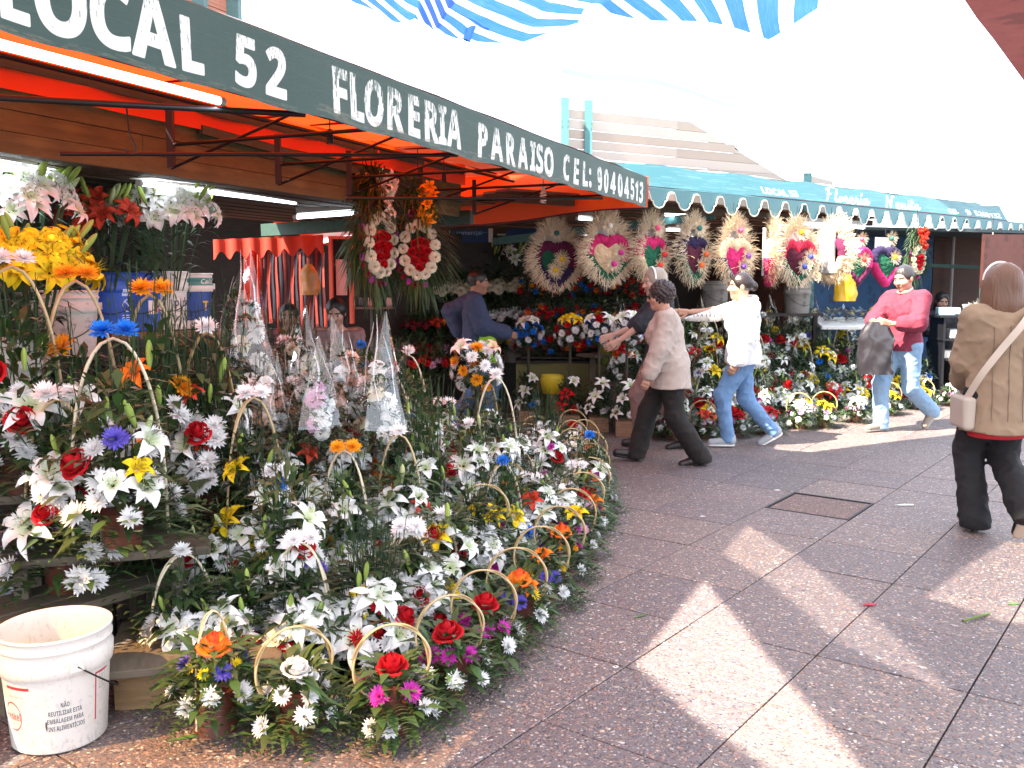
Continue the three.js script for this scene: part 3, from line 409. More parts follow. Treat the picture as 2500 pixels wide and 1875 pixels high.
function roseGeo(sd, edge) {
  seed = sd; const m = new MB(), rings = [[3, 0.17, 1.12, 0.0], [4, 0.34, 1.06, 0.02], [5, 0.55, 0.92, 0.25], [5, 0.74, 0.74, 0.5], [6, 0.86, 0.5, 0.8]];
  rings.forEach(([n, R, H, flare], k) => { for (let i = 0; i < n; i++) { const a0 = (i + k * 0.4 + rr(-0.1, 0.1)) / n * 6.283, span = 6.283 / n * 0.82, h = H * rr(0.92, 1.06);
    m.grid((u, v) => { const a = a0 + (u - 0.5) * 2 * span * (0.45 + 0.55 * Math.sin(v * 2.2)), bulge = R * (0.42 + 0.64 * Math.sin(v * (k < 2 ? 2.75 : k < 3 ? 2.3 : 2.0))) + flare * v * v * 0.45, tip = 1 - 0.18 * Math.pow(Math.abs(u - 0.5) * 2, 2) * v, curl = v > 0.75 ? -(v - 0.75) * flare * 0.9 : 0; return [Math.cos(a) * bulge, h * v * tip + curl - 0.2, Math.sin(a) * bulge]; }, 3, 4,
      (u, v) => { if (!edge) { const q = rr(0.85, 1.05); return [q, q, q]; } const e = clamp((v - 0.45) * 1.9 + Math.abs(u - 0.5) * 0.6 + (k < 2 ? 0.5 : 0), 0, 1); return [1, lerp(1, edge, e), lerp(1, 0.5, e)]; }); } });
  return m.geo();
}
function budGeo() { const g = new THREE.LatheGeometry([[0.001, -1], [0.1, -0.85], [0.19, -0.3], [0.23, 0.2], [0.18, 0.65], [0.08, 0.92], [0.001, 1]].map(p => new THREE.Vector2(...p)), 7), c = []; const p = g.attributes.position; for (let i = 0; i < p.count; i++) { const a = Math.atan2(p.getZ(i), p.getX(i)), k = 0.9 + 0.12 * Math.cos(a * 3); c.push(k, k, k * 0.9); } g.setAttribute('color', new THREE.Float32BufferAttribute(c, 3)); return g; }
const GEO = {
  mum: [0, 1, 2].map(k => mumGeo(50 + k, [[17, 1, 0.05, 0.135], [16, 0.93, 0.35, 0.13], [14, 0.8, 0.66, 0.12], [10, 0.6, 0.98, 0.11], [7, 0.42, 1.3, 0.09]])),
  daisy: [0, 1].map(k => mumGeo(60 + k, [[14, 1, 0.12, 0.12], [10, 0.8, 0.5, 0.11], [6, 0.42, 1.0, 0.10]])),
  pom: [pomGeo(70), pomGeo(71, 130)],
  lily: [lilyGeo(80, 1.0, [0.62, 0.78, 0.30], false), lilyGeo(81, 0.8, [0.62, 0.78, 0.30], false), lilyGeo(82, 1.12, [0.66, 0.80, 0.36], false)],
  tiger: [lilyGeo(85, 1.0, [0.9, 0.75, 0.5], true), lilyGeo(86, 0.85, [0.9, 0.75, 0.5], true)],
  rose: [roseGeo(90), roseGeo(91)], birose: [roseGeo(93, 0.22), roseGeo(94, 0.16)],
  bud: [budGeo()],
};
const petal = (r, g, b, tr = 0.18) => PM(r, g, b, { roughness: 0.75, vertexColors: true, side: DS, transmission: tr, thickness: 0, specularIntensity: 0.4 });
const FC = {
  white: petal(0.86, 0.86, 0.86), cream: petal(0.80, 0.74, 0.58), red: petal(0.52, 0.006, 0.014, 0.12), dark: petal(0.22, 0.008, 0.03, 0.1), blue: petal(0.012, 0.20, 0.72), violet: petal(0.17, 0.13, 0.62), magenta: petal(0.62, 0.05, 0.44),
  pink: petal(0.72, 0.42, 0.62), salmon: petal(0.80, 0.48, 0.38), orange: petal(0.86, 0.20, 0.012), gold: petal(0.84, 0.36, 0.012), yellow: petal(0.85, 0.62, 0.015), bicolor: petal(0.90, 0.58, 0.05), coral: petal(0.70, 0.06, 0.03), bud: petal(0.36, 0.50, 0.12), budpale: petal(0.62, 0.70, 0.40),
};
const leafM = [PM(0.022, 0.058, 0.015, { roughness: 0.6, vertexColors: true, side: DS, transmission: 0.2, thickness: 0 }), PM(0.034, 0.085, 0.018, { roughness: 0.6, vertexColors: true, side: DS, transmission: 0.2, thickness: 0 })];
const cane = M(0.52, 0.40, 0.22, { roughness: 0.4 }), caneGold = M(0.36, 0.25, 0.10, { roughness: 0.32 }), canePale = M(0.66, 0.58, 0.42, { roughness: 0.45 }), potM = M(0.10, 0.03, 0.018, { roughness: 0.4 });
// foliage variants: fern fronds round the foot, leaves through the body, wiry upright stems
function leaf(m, p, d, L, w, c, bend = 0.2) { const s = V(d.z, 0, -d.x).normalize(); if (s.lengthSq() < 0.1) s.set(1, 0, 0); const q = p.clone().addScaledVector(d, L * 0.5), t = p.clone().addScaledVector(d, L); t.y -= L * bend; const a = m.v(...p.toArray(), c), b = m.v(q.x - s.x * w, q.y + 0.004, q.z - s.z * w, c), e = m.v(q.x + s.x * w, q.y + 0.004, q.z + s.z * w, c), f = m.v(...t.toArray(), c); m.f(a, b, e); m.f(b, f, e); }
function frond(m, p, dir, L, c, w = 0.05, n = 9) { const up = V(0, 1, 0), s = dir.clone().cross(up).normalize(); for (let i = 1; i <= n; i++) { const q = i / n, b = p.clone().addScaledVector(dir, L * q); b.y -= L * 0.55 * q * q; const l = w * Math.sin(Math.PI * (0.18 + 0.78 * q)); for (const k of [-1, 1]) { const d = s.clone().multiplyScalar(k).addScaledVector(dir, 0.75).normalize(); const a = m.v(b.x, b.y, b.z, c), t = m.v(b.x + d.x * l, b.y + d.y * l - 0.004, b.z + d.z * l, c), r = m.v(b.x + dir.x * L / n * 0.75, b.y + dir.y * L / n * 0.75, b.z + dir.z * L / n * 0.75, c); m.f(a, t, r); } } }
function foliageGeo(sd, R, H, nF, nL, nW) {
  seed = sd; const m = new MB(), col = () => { const k = rr(0.55, 1.35), y = rr(0.8, 1.3); return [k * y, k, k * rr(0.5, 1)]; };
  for (let i = 0; i < nF; i++) { const a = rnd() * 6.283, e = rr(-0.1, 0.55), d = V(Math.cos(a) * Math.cos(e), Math.sin(e), Math.sin(a) * Math.cos(e)); frond(m, V(Math.cos(a) * R * 0.35, rr(0.03, 0.13), Math.sin(a) * R * 0.35), d, R * rr(0.65, 1.05), col(), 0.042); }
  for (let i = 0; i < nL; i++) { const y = Math.pow(rnd(), 1.2) * H, r = R * 0.85 * (1 - 0.62 * y / H) * Math.sqrt(rnd()), a = rnd() * 6.283, a2 = a + rr(-0.8, 0.8), e = rr(-0.2, 1.1); leaf(m, V(Math.cos(a) * r, 0.04 + y, Math.sin(a) * r), V(Math.cos(a2) * Math.cos(e), Math.sin(e), Math.sin(a2) * Math.cos(e)), rr(0.06, 0.13), rr(0.007, 0.02), col()); }
  for (let i = 0; i < nW; i++) { const a = rnd() * 6.283, r = R * 0.4 * rnd(), x = Math.cos(a) * r, z = Math.sin(a) * r, y0 = H * 0.3, y1 = H * rr(1.0, 1.45), lx = x + rr(-0.10, 0.10), lz = z + rr(-0.10, 0.10), c = [0.6, 0.75, 0.5], w = 0.0022; for (const [dx, dz] of [[w, 0], [0, w]]) { const b = [m.v(x - dx, y0, z - dz, c), m.v(x + dx, y0, z + dz, c), m.v(lx + dx * 0.6, y1, lz + dz * 0.6, c), m.v(lx - dx * 0.6, y1, lz - dz * 0.6, c)]; m.f(b[0], b[1], b[2]); m.f(b[0], b[2], b[3]); }
    for (let k = 0; k < 5; k++) { const q = rr(0.5, 0.98); leaf(m, V(lerp(x, lx, q), lerp(y0, y1, q), lerp(z, lz, q)), V(rr(-0.4, 0.4), 1, rr(-0.4, 0.4)).normalize(), rr(0.03, 0.05), 0.0022, c, 0); } }
  return m.geo();
}
const FOL = { small: [0, 1, 2, 3].map(k => foliageGeo(100 + k, 0.185, 0.19, 44, 220, 0)), tall: [0, 1, 2, 3, 4].map(k => foliageGeo(110 + k, 0.235, 0.52, 56, 400, 12)), wiry: [foliageGeo(118, 0.22, 0.58, 44, 260, 50)], ball: [0, 1].map(k => { seed = 130 + k; const m = new MB(); for (let i = 0; i < 260; i++) { const d = V(rr(-1, 1), rr(-1, 1), rr(-1, 1)).normalize(), k2 = rr(0.5, 1.2); leaf(m, d.clone().multiplyScalar(rr(0.05, 0.115)), d.clone().add(V(rr(-0.5, 0.5), rr(-0.5, 0.5), rr(-0.5, 0.5))).normalize(), rr(0.03, 0.06), rr(0.008, 0.016), [k2, k2, k2], 0.05); } return m.geo(); }) };
const mist = [0, 1].map(k => { seed = 140 + k; const m = new MB(); for (let i = 0; i < 70; i++) { const a = rnd() * 6.283, r = 0.17 * Math.sqrt(rnd()), y = rr(0.08, 0.5), p = V(Math.cos(a) * r * (1.1 - y), y, Math.sin(a) * r * (1.1 - y)), w = rr(0.0035, 0.0065); const c = [0.95, 0.95, 1], o = [[1, 0, 0], [-1, 0, 0], [0, 1, 0], [0, -1, 0], [0, 0, 1], [0, 0, -1]].map(d => m.v(p.x + d[0] * w, p.y + d[1] * w, p.z + d[2] * w, c)); for (const q of [0, 1]) for (const [a1, b1] of [[2, 4], [4, 3], [3, 5], [5, 2]]) m.f(o[q], o[a1], o[b1]); } return m.geo(); });
const mistM = M(0.62, 0.62, 0.72, { vertexColors: true });
const Q0 = new THREE.Quaternion();
function bloom(parent, kind, color, p, dir, r, name) {
  const m = part(name ?? ({ mum: 'chrysanthemum', daisy: 'small_chrysanthemum', pom: 'pompom_chrysanthemum', lily: 'lily', tiger: 'lily', rose: 'rose', birose: 'rose', bud: 'lily_bud' })[kind], pick(GEO[kind]), FC[color], parent);
  m.position.copy(p); m.quaternion.setFromUnitVectors(V(0, 1, 0), dir.clone().normalize()).multiply(Q0.clone().setFromAxisAngle(V(0, 1, 0), rnd() * 6.283)); const k = r * rr(0.92, 1.08); const rs = kind === 'rose' || kind === 'birose'; m.scale.set(k * (rs ? 0.86 : 1), k * (kind === 'bud' ? 1 : rs ? 1.3 : rr(0.9, 1.1)), k * (rs ? 0.86 : 1)); return m;
}
const toCam = (o, x, z) => Math.atan2(-(x) + 0.3, -(z)) ;                   // bearing from a place towards the aisle in front of it
// small round basket: low cushion of fern with a ring handle
const ringA = [0, 1].map(k => { const pts = []; for (let i = 0; i <= 22; i++) { const a = -0.95 + (i / 22) * (Math.PI + 1.9), w = 0.004 * Math.sin(i * 0.9 + k * 3.1); pts.push(V(Math.cos(a) * (0.128 + w), 0.235 + Math.sin(a) * (0.135 + w), w * 1.5 + k * 0.007)); } return tube(pts, 0.0042, 44, 5); });
const hoop = (w, h, r) => [0, 1].map(k => { const pts = []; for (let i = 0; i <= 16; i++) { const q = i / 16, a = Math.PI * q; pts.push(V(-Math.cos(a) * w * (1 - 0.12 * Math.sin(a)), h * Math.pow(Math.sin(a), 0.62) * 0.98 + 0.02, 0.005 * Math.sin(i * 0.8 + k * 3) + k * 0.006)); } return tube(pts, r, 36, 5); });
const HOOPS = [hoop(0.115, 0.66, 0.005), hoop(0.14, 0.72, 0.0052), hoop(0.085, 0.52, 0.004)];
function smallBasket(pos, turn, label, top, mids, ring = true, group = 'ring-handled baskets along the pavement edge') {
  const o = thing('flower_basket', label, 'flower basket', pos, turn, group);
  tag(part('foliage', pick(FOL.small), leafM[1], o), null, null, null, 'stuff').rotation.y = rnd() * 6;
  part('pot', new THREE.CylinderGeometry(0.075, 0.06, 0.12, 14).translate(0, 0.06, 0), potM, o);
  if (ring) { const h = part('handle', ringA[0], caneGold, o); part('second_strand', ringA[1], cane, h); h.rotation.y = rr(-0.25, 0.25); }
  const fr = a => V(Math.sin(a), 0, Math.cos(a));
  for (const [k, [kind, color, r]] of top.entries()) bloom(o, kind, color, V(rr(-0.012, 0.012) + (k ? (k % 2 ? 0.05 : -0.05) : 0), 0.235 - 0.03 * k, 0.04), V(rr(-0.2, 0.2), 1, kind[kind.length - 1] === 'e' ? 0.22 : 0.5), r * (kind.endsWith('rose') ? 0.86 : 1));
  mids.forEach(([kind, color, r], i) => { const a = (i / Math.max(1, mids.length - 1) - 0.5) * 3.0 + rr(-0.2, 0.2), d = fr(a); bloom(o, kind, color, V(d.x * 0.09, 0.165 + rr(-0.02, 0.02), d.z * 0.09), V(d.x, 0.75, d.z), r); });
  for (let i = 0; i < 8; i++) { const a = i / 8 * 6.283 + rr(-0.2, 0.2), d = fr(a); bloom(o, rnd() < 0.8 ? 'mum' : 'daisy', 'white', V(d.x * 0.135, 0.09 + rr(-0.03, 0.03), d.z * 0.135), V(d.x, 0.55, d.z), rr(0.034, 0.042)); }
  return o;
}
// tall basket: leafy cone with lilies, chrysanthemums, a rose or two and a long cane hoop
function tallBasket(pos, turn, label, opt, group = 'tall flower baskets massed in front of stall 52') {
  const o = thing('tall_flower_basket', label, 'flower basket', pos, turn, group), H = opt.h ?? rr(0.52, 0.64), k = H / 0.52;
  const f = part('foliage', opt.wiry ? FOL.wiry[0] : pick(FOL.tall), leafM[rnd() < 0.5 ? 0 : 1], o); tag(f, null, null, null, 'stuff'); f.scale.set(1, k, 1); f.rotation.y = rnd() * 6;
  if (rnd() < 0.65) tag(part('white_filler', pick(mist), mistM, o), null, null, null, 'stuff').scale.y = k;
  part('pot', new THREE.CylinderGeometry(0.07, 0.055, 0.11, 14).translate(0, 0.055, 0), potM, o);
  if (opt.hoop !== false) { const hp = pick(HOOPS), cm = pick([cane, canePale, canePale, caneGold]), h = part('handle', hp[0], cm, o); part('second_strand', hp[1], cm, h); h.scale.y = k * rr(0.95, 1.12); h.rotation.y = rr(-0.7, 0.7); h.position.z = -0.03;
    if (opt.topmum !== null) { const tm = opt.topmum ?? 'white'; for (const dx of rnd() < 0.5 ? [-0.03, 0.035] : [0]) bloom(o, 'mum', tm, V(dx, (hp === HOOPS[0] ? 0.66 : hp === HOOPS[1] ? 0.72 : 0.52) * h.scale.y + 0.03, 0.02), V(dx * 4, 1, 0.7), rr(0.042, 0.05)); } }
  const spot = (y, spread = 2.4) => { const a = rr(-spread / 2, spread / 2), r = 0.165 * (1 - 0.72 * (y / H)) + 0.03; return [V(Math.sin(a) * r, y, Math.cos(a) * r), V(Math.sin(a), 0.55 + 0.5 * y / H, Math.cos(a))]; };
  const nm = opt.mums ?? 13; for (let i = 0; i < nm; i++) { const [p, d] = spot(0.06 + 0.62 * H * Math.pow((i + rnd()) / nm, 1.15), 4.2); bloom(o, 'mum', opt.mumColor ?? 'white', p, d, rr(0.037, 0.05)); }
  const nl = opt.lilies ?? 3; for (let i = 0; i < nl; i++) { const [p, d] = spot(H * rr(0.35, 0.85), 2.2); bloom(o, opt.lilyKind ?? 'lily', opt.lilyColor ?? 'white', p.multiplyScalar(1.03), d, rr(0.074, 0.092)); }
  for (const [kind, color, r, y] of opt.extra ?? []) { const [p, d] = spot(H * (y ?? rr(0.3, 0.9)), 2.0); p.x *= 1.12; p.z *= 1.12; bloom(o, kind, color, p, d, r); }
  for (let i = 0; i < (opt.buds ?? 2); i++) { const [p] = spot(H * rr(0.75, 1.08), 2.5); bloom(o, 'bud', rnd() < 0.7 ? 'bud' : 'budpale', p, V(rr(-0.5, 0.5), 1, rr(-0.2, 0.5)), rr(0.04, 0.055)); }
  return o;
}
// ---------- the bank of baskets in front of stall 52 ----------
const pose = (p) => Math.atan2(-p.x + 0.35, -p.z + 0.4);                    // baskets face the aisle
const ord = ['first', 'second', 'third', 'fourth', 'fifth', 'sixth', 'seventh', 'eighth', 'ninth', 'tenth', 'eleventh', 'twelfth', 'thirteenth', 'fourteenth', 'fifteenth', 'sixteenth', 'seventeenth'];
{
  seed = 200; const R = (k, c, r) => [k, c, r], m = (c, n = 3, r = 0.036) => Array.from({ length: n }, () => ['mum', c, r]);
  const rows = [
    [528, 1778, 'small basket with orange and yellow rose over a bare brown pot', [R('birose', 'bicolor', 0.062)], [...m('violet', 1), R('daisy', 'yellow', 0.026), R('daisy', 'yellow', 0.026), ...m('violet', 1), R('daisy', 'yellow', 0.024), ...m('violet', 1)], 'narrow'],
    [722, 1790, 'small basket with one white rose under its ring handle', [R('rose', 'white', 0.058), R('rose', 'white', 0.045)], m('white', 4), true],
    [958, 1782, 'small front basket with red rose and bright pink chrysanthemums', [R('rose', 'red', 0.06)], [...m('magenta', 3, 0.042), ...m('pink', 1)], true],
    [1098, 1690, 'second pink and red ring basket, just right of the front one', [R('rose', 'red', 0.062)], [...m('magenta', 5, 0.036)], true],
    [1182, 1610, 'third ring basket from the front, red rose over magenta flowers', [R('rose', 'red', 0.066)], [...m('magenta', 4), ...m('pink', 1)], true],
    [1262, 1540, 'fourth ring basket from the front, orange rose over violet and yellow', [R('birose', 'bicolor', 0.06), R('tiger', 'orange', 0.06)], [...m('violet', 3, 0.038), R('daisy', 'yellow', 0.03), R('daisy', 'gold', 0.022)], true],
    [1322, 1472, 'fifth ring basket from the front, orange lilies over yellow daisies', [R('tiger', 'orange', 0.07)], [R('mum', 'yellow', 0.034), R('mum', 'yellow', 0.034), ...m('violet', 2), R('mum', 'yellow', 0.034)], true],
    [1366, 1408, 'sixth ring basket from the front with a yellow-red rose', [R('birose', 'bicolor', 0.064)], [...m('violet', 2), R('daisy', 'gold', 0.026), R('daisy', 'gold', 0.026), ...m('magenta', 1)], true],
    [1398, 1352, 'seventh ring basket from the front topped by a yellow lily', [R('tiger', 'yellow', 0.078)], [...m('magenta', 3), ...m('pink', 2)], true],
    [1422, 1300, 'eighth ring basket from the front, red rose and pink flowers', [R('rose', 'red', 0.06), R('tiger', 'orange', 0.06)], [...m('pink', 3), ...m('magenta', 1)], true],
    [1440, 1252, 'ninth ring basket from the front, orange rose beside violet flowers', [R('birose', 'bicolor', 0.06), R('tiger', 'gold', 0.06)], [...m('violet', 3), R('daisy', 'yellow', 0.028)], true],
    [1444, 1208, 'tenth ring basket from the front with orange and red roses', [R('birose', 'bicolor', 0.06), R('rose', 'coral', 0.05)], m('white', 3), true],
    [1440, 1168, 'eleventh ring basket from the front with white lily and orange rose', [R('birose', 'bicolor', 0.058), R('lily', 'white', 0.06)], m('white', 3), true],
    [1424, 1132, 'twelfth ring basket from the front, red rose beside white flowers', [R('rose', 'red', 0.058)], m('white', 3), true],
    [1398, 1100, 'farthest ring basket at the back end of the bank', [R('rose', 'red', 0.055), R('mum', 'white', 0.05)], m('white', 3), true],
  ];
  for (const [px, py, label, top, mids, ring] of rows) { const p = gnd(px, py); const o = smallBasket(p, pose(p), label, top, mids, ring === true);
    if (ring === 'narrow') { const h = part('handle', HOOPS[2][0], cane, o); part('second_strand', HOOPS[2][1], canePale, h); h.scale.set(0.82, 0.78, 1); h.rotation.y = 0.35; o.children[1].position.y = 0; o.children.filter(c => c.name === 'foliage')[0].position.y = 0.07; o.children.filter(c => c.name !== 'pot' && c.name !== 'foliage' && c.name !== 'handle').forEach(c => c.position.y += 0.06); o.children.find(c => c.name === 'pot').rotation.x = Math.PI; o.children.find(c => c.name === 'pot').position.y = 0.12; } }
  // second rank of ring baskets tucked in behind the right-hand edge
  const inner = [[1235, 1255, 'orange lily ring basket behind the edge row, beside white lilies', 'tiger', 'orange'], [1248, 1195, 'inner ring basket with orange lily and white rose', 'tiger', 'orange'], [1262, 1150, 'inner ring basket with coral lily at mid bank', 'tiger', 'coral'], [1285, 1112, 'inner ring basket, second from the back, white lilies', 'lily', 'white'], [1305, 1085, 'inner ring basket at the back, white chrysanthemums', 'mum', 'white'], [1180, 1330, 'inner basket with three yellow lilies and pink daisies', 'tiger', 'yellow']];
  for (const [px, py, label, kind, color] of inner) { const p = gnd(px, py + 90, 0.0); p.y = 0.13; smallBasket(p, pose(p), label, [R(kind, color, 0.075), R(kind, color, 0.07), R('lily', 'white', 0.06)], [...m(color === 'yellow' ? 'magenta' : 'white', 4)], true, 'second rank of ring baskets'); }
}
{
  // stepped stand hidden under the bank: three plank steps
  const st = thing('stepped_stand', 'stepped grey plank stand under the bank of flower baskets', 'stand');
  for (const [s, y] of [[-0.12, 0.12], [0.22, 0.26], [0.56, 0.42], [0.9, 0.56]]) { part('plank', bar(P52(-5.35, s, y - 0.015), P52(-2.75, s, y - 0.015), 0.26, 0.03), MAT.greyPlank, st); for (const t of [-5.2, -4.0, -2.85]) part('support', bar(P52(t, s, 0), P52(t, s, y - 0.032), 0.07, 0.07), MAT.greyPlank, st); }
  seed = 310;
  const E = { red: ['rose', 'red', 0.05], blue: ['mum', 'blue', 0.05], orange: ['mum', 'gold', 0.05], lilyO: ['tiger', 'orange', 0.075], lilyY: ['tiger', 'yellow', 0.08], lilyR: ['tiger', 'coral', 0.075], pink: ['mum', 'magenta', 0.04], violet: ['mum', 'violet', 0.038], darkred: ['daisy', 'red', 0.036], whiteR: ['lily', 'white', 0.085] };
  const named = { red: 'red roses', blue: 'blue mums', orange: 'orange mums', lilyO: 'orange lilies', lilyY: 'yellow lilies', lilyR: 'coral lilies', pink: 'pink daisies', violet: 'violet daisies', darkred: 'crimson daisies', whiteR: 'extra lilies' };
  const rows = [[-0.42, 0.0, -5.5, -2.3, 0.36], [-0.10, 0.12, -5.45, -2.75, 0.38], [0.24, 0.26, -5.3, -2.9, 0.37], [0.58, 0.42, -5.25, -3.1, 0.38], [0.92, 0.56, -5.0, -3.3, 0.42]], rowN = ['front', 'second', 'third', 'fourth', 'top'];
  const acc = [['red', 'darkred'], ['red'], ['lilyY', 'red'], ['red', 'pink'], ['blue', 'lilyY'], ['lilyR', 'violet'], ['red', 'whiteR'], ['lilyO', 'red'], ['blue', 'pink'], ['red', 'violet'], ['orange', 'red'], ['lilyR', 'whiteR'], ['whiteR']];
  let q = 0;
  rows.forEach(([s, y, t0, t1, dt], r) => { let n = 0; for (let t = t0; t < t1; t += dt) {
    const p = P52(t + rr(-0.06, 0.06), s + rr(-0.05, 0.05), y); const a = acc[q++ % acc.length], ext = a.flatMap(k => k === 'red' ? [E.red] : [E[k], E[k]]);
    tallBasket(p, pose(p), `tall basket with ${a.map(k => named[k]).join(' and ')}, ${ord[n]} from near end of ${rowN[r]} row`, { h: (r === 0 ? rr(0.34, 0.44) : rr(0.46, 0.60)) * (t > -3.4 ? 0.8 : 1), extra: ext, wiry: q % 4 === 1, hoop: q % 3 !== 1, topmum: a.includes('blue') && q % 2 ? 'blue' : a.includes('orange') ? 'gold' : 'white', mums: r < 2 ? 20 : 16, lilies: 4 + q % 2 }); n++; } });
}
// dense ranks just behind the three front baskets, and low white baskets at the far end
{
  seed = 360;
  const F = [[455, 1655, 'red daisies', ['daisy', 'red', 0.036]], [600, 1640, 'red rose', ['rose', 'red', 0.05]], [745, 1650, 'more white lilies', ['lily', 'white', 0.085]], [880, 1625, 'red rose and yellow lily', ['tiger', 'yellow', 0.07]], [1000, 1560, 'two red roses', ['rose', 'red', 0.052]], [520, 1560, 'crimson daisies', ['daisy', 'red', 0.038]], [690, 1545, 'yellow lily', ['tiger', 'yellow', 0.075]], [850, 1535, 'large white lilies', ['lily', 'white', 0.09]]];
  F.forEach(([px, py, nm, ex], i) => { const p = gnd(px, py); tallBasket(p, pose(p), `white lily basket with ${nm}, ${i < 5 ? ord[i] : ord[i - 5]} from left ${i < 5 ? 'behind the front baskets' : 'in the next rank'}`, { h: i < 5 ? 0.36 : 0.48, mums: 22, lilies: 5, extra: [ex, ex, ['rose', 'red', 0.05]], hoop: i % 2 === 0 }, 'tall flower baskets massed in front of stall 52'); });
  let n = 0; for (const [t, s] of [[-2.6, 0.05], [-2.55, 0.42], [-2.2, -0.12], [-2.15, 0.3], [-1.8, 0.05], [-1.75, 0.42], [-1.4, 0.2], [-2.9, 0.75], [-2.4, 0.75]]) { const p = P52(t, s, 0.02), c = ['white', 'white', 'coral', 'white', 'white', 'red', 'white', 'blue', 'white'][n]; smallBasket(p, pose(p), `low white basket at the far end of the bank, ${ord[n]} from the camera${c === 'white' ? '' : ', ' + c + ' centre'}`, [[c === 'white' ? 'lily' : c === 'blue' ? 'mum' : 'tiger', c, 0.07], ['lily', 'white', 0.07], ['lily', 'white', 0.07]], Array.from({ length: 5 }, () => ['mum', 'white', 0.042]), n % 2 === 0, 'low white baskets at the far end of the bank'); n++; }
}
// the baskets on the near bench at the left
{
  const near = [
    [165, 1440, 3.42, 0.60, { extra: [['rose', 'red', 0.045], ['rose', 'red', 0.04]], mums: 24, lilies: 4 }, 'big white basket alone on the near plank bench, red rose at its right'],
    [60, 1200, 3.55, 0.62, { extra: [['rose', 'red', 0.055, 0.75], ['rose', 'red', 0.05]], lilies: 2 }, 'leftmost tall basket with pale hoop and big red rose'],
    [215, 1290, 3.75, 0.66, { extra: [['rose', 'red', 0.055], ['mum', 'gold', 0.055, 1.15]], topmum: 'gold', lilies: 2 }, 'tall basket whose hoop carries an orange chrysanthemum'],
    [300, 1330, 3.35, 0.56, { extra: [['mum', 'violet', 0.045], ['tiger', 'yellow', 0.06], ['rose', 'red', 0.05]], topmum: 'blue', lilies: 3 }, 'tall basket with blue chrysanthemum on its hoop, behind the bench basket'],
    [390, 1240, 3.9, 0.66, { extra: [['tiger', 'orange', 0.075, 0.9], ['mum', 'gold', 0.055, 0.8], ['tiger', 'orange', 0.06, 0.5]], wiry: true, topmum: 'gold', lilies: 1, mums: 8 }, 'tall wiry basket with orange lilies below a golden chrysanthemum'],
    [520, 1260, 4.0, 0.62, { extra: [['tiger', 'coral', 0.06, 0.9], ['rose', 'red', 0.05]], wiry: true, lilies: 2 }, 'tall wiry basket with a coral lily left of the film cones'],
  ];
  seed = 420;
  for (const [px, py, d, h, opt, label] of near) { const p = at(px, py, d); tallBasket(p, pose(p), label, { ...opt, h: h / 1.18, mums: opt.mums ?? 18 }, 'tall baskets on the plank benches').scale.setScalar(1.18); }
  const hs = near.map(([px, py, d]) => at(px, py, d));
  // pedestals: benches of old planks
  const bench = (label, c, w, d, turn, leg = true) => { const o = thing('plank_bench', label, 'bench', [c.x, 0, c.z], turn); for (let i = 0; i < 3; i++) part('plank', rbx(w, 0.035, d / 3 - 0.006, 0.006, rr(-0.03, 0.03), c.y - 0.019, (i - 1) * d / 3), MAT.greyPlank, o); for (const sx of [-1, 1]) for (const sz of [-1, 1]) part('leg', rbx(0.05, c.y - 0.037, 0.05, 0.004, sx * (w / 2 - 0.1), (c.y - 0.037) / 2, sz * (d / 2 - 0.05)), MAT.greyPlank, o); return o; };
  bench('weathered plank bench behind the white pail', V(hs[0].x + 0.03, hs[0].y, hs[0].z + 0.0), 0.86, 0.34, 0.95);
  bench('high bench at the left edge under the leftmost basket', V(hs[1].x - 0.35, hs[1].y, hs[1].z), 1.2, 0.34, 0.3);
  bench('bench under the orange-topped hoop baskets', V((hs[2].x + hs[3].x) / 2, Math.min(hs[2].y, hs[3].y), (hs[2].z + hs[3].z) / 2), 0.75, 0.36, 0.3);
  bench('rear bench under the wiry baskets', V((hs[4].x + hs[5].x) / 2, Math.min(hs[4].y, hs[5].y), hs[4].z - 0.03), 0.8, 0.34, 0.1);
}
{
  // low boards by the pail: a pale beam with two plank ends on it
  const b0 = at(285, 1600, 3.15), b1 = at(520, 1640, 3.3), o = thing('timber_step', 'pale timber beam with grey plank ends lying behind the pail', 'timber', [b0.x, 0, b0.z]);
  const a = V(0, 0.075, 0), e = V(0.62, 0.075, -0.08); part('beam', bar(a, e, 0.10, 0.145), MAT.newPlank, o);
  part('plank', rbx(0.34, 0.03, 0.5, 0.005, 0.10, 0.164, -0.14, 0.25), MAT.greyPlank, o); part('plank', rbx(0.3, 0.028, 0.4, 0.005, 0.42, 0.163, -0.12, 0.1), MAT.greyPlank, o);
}
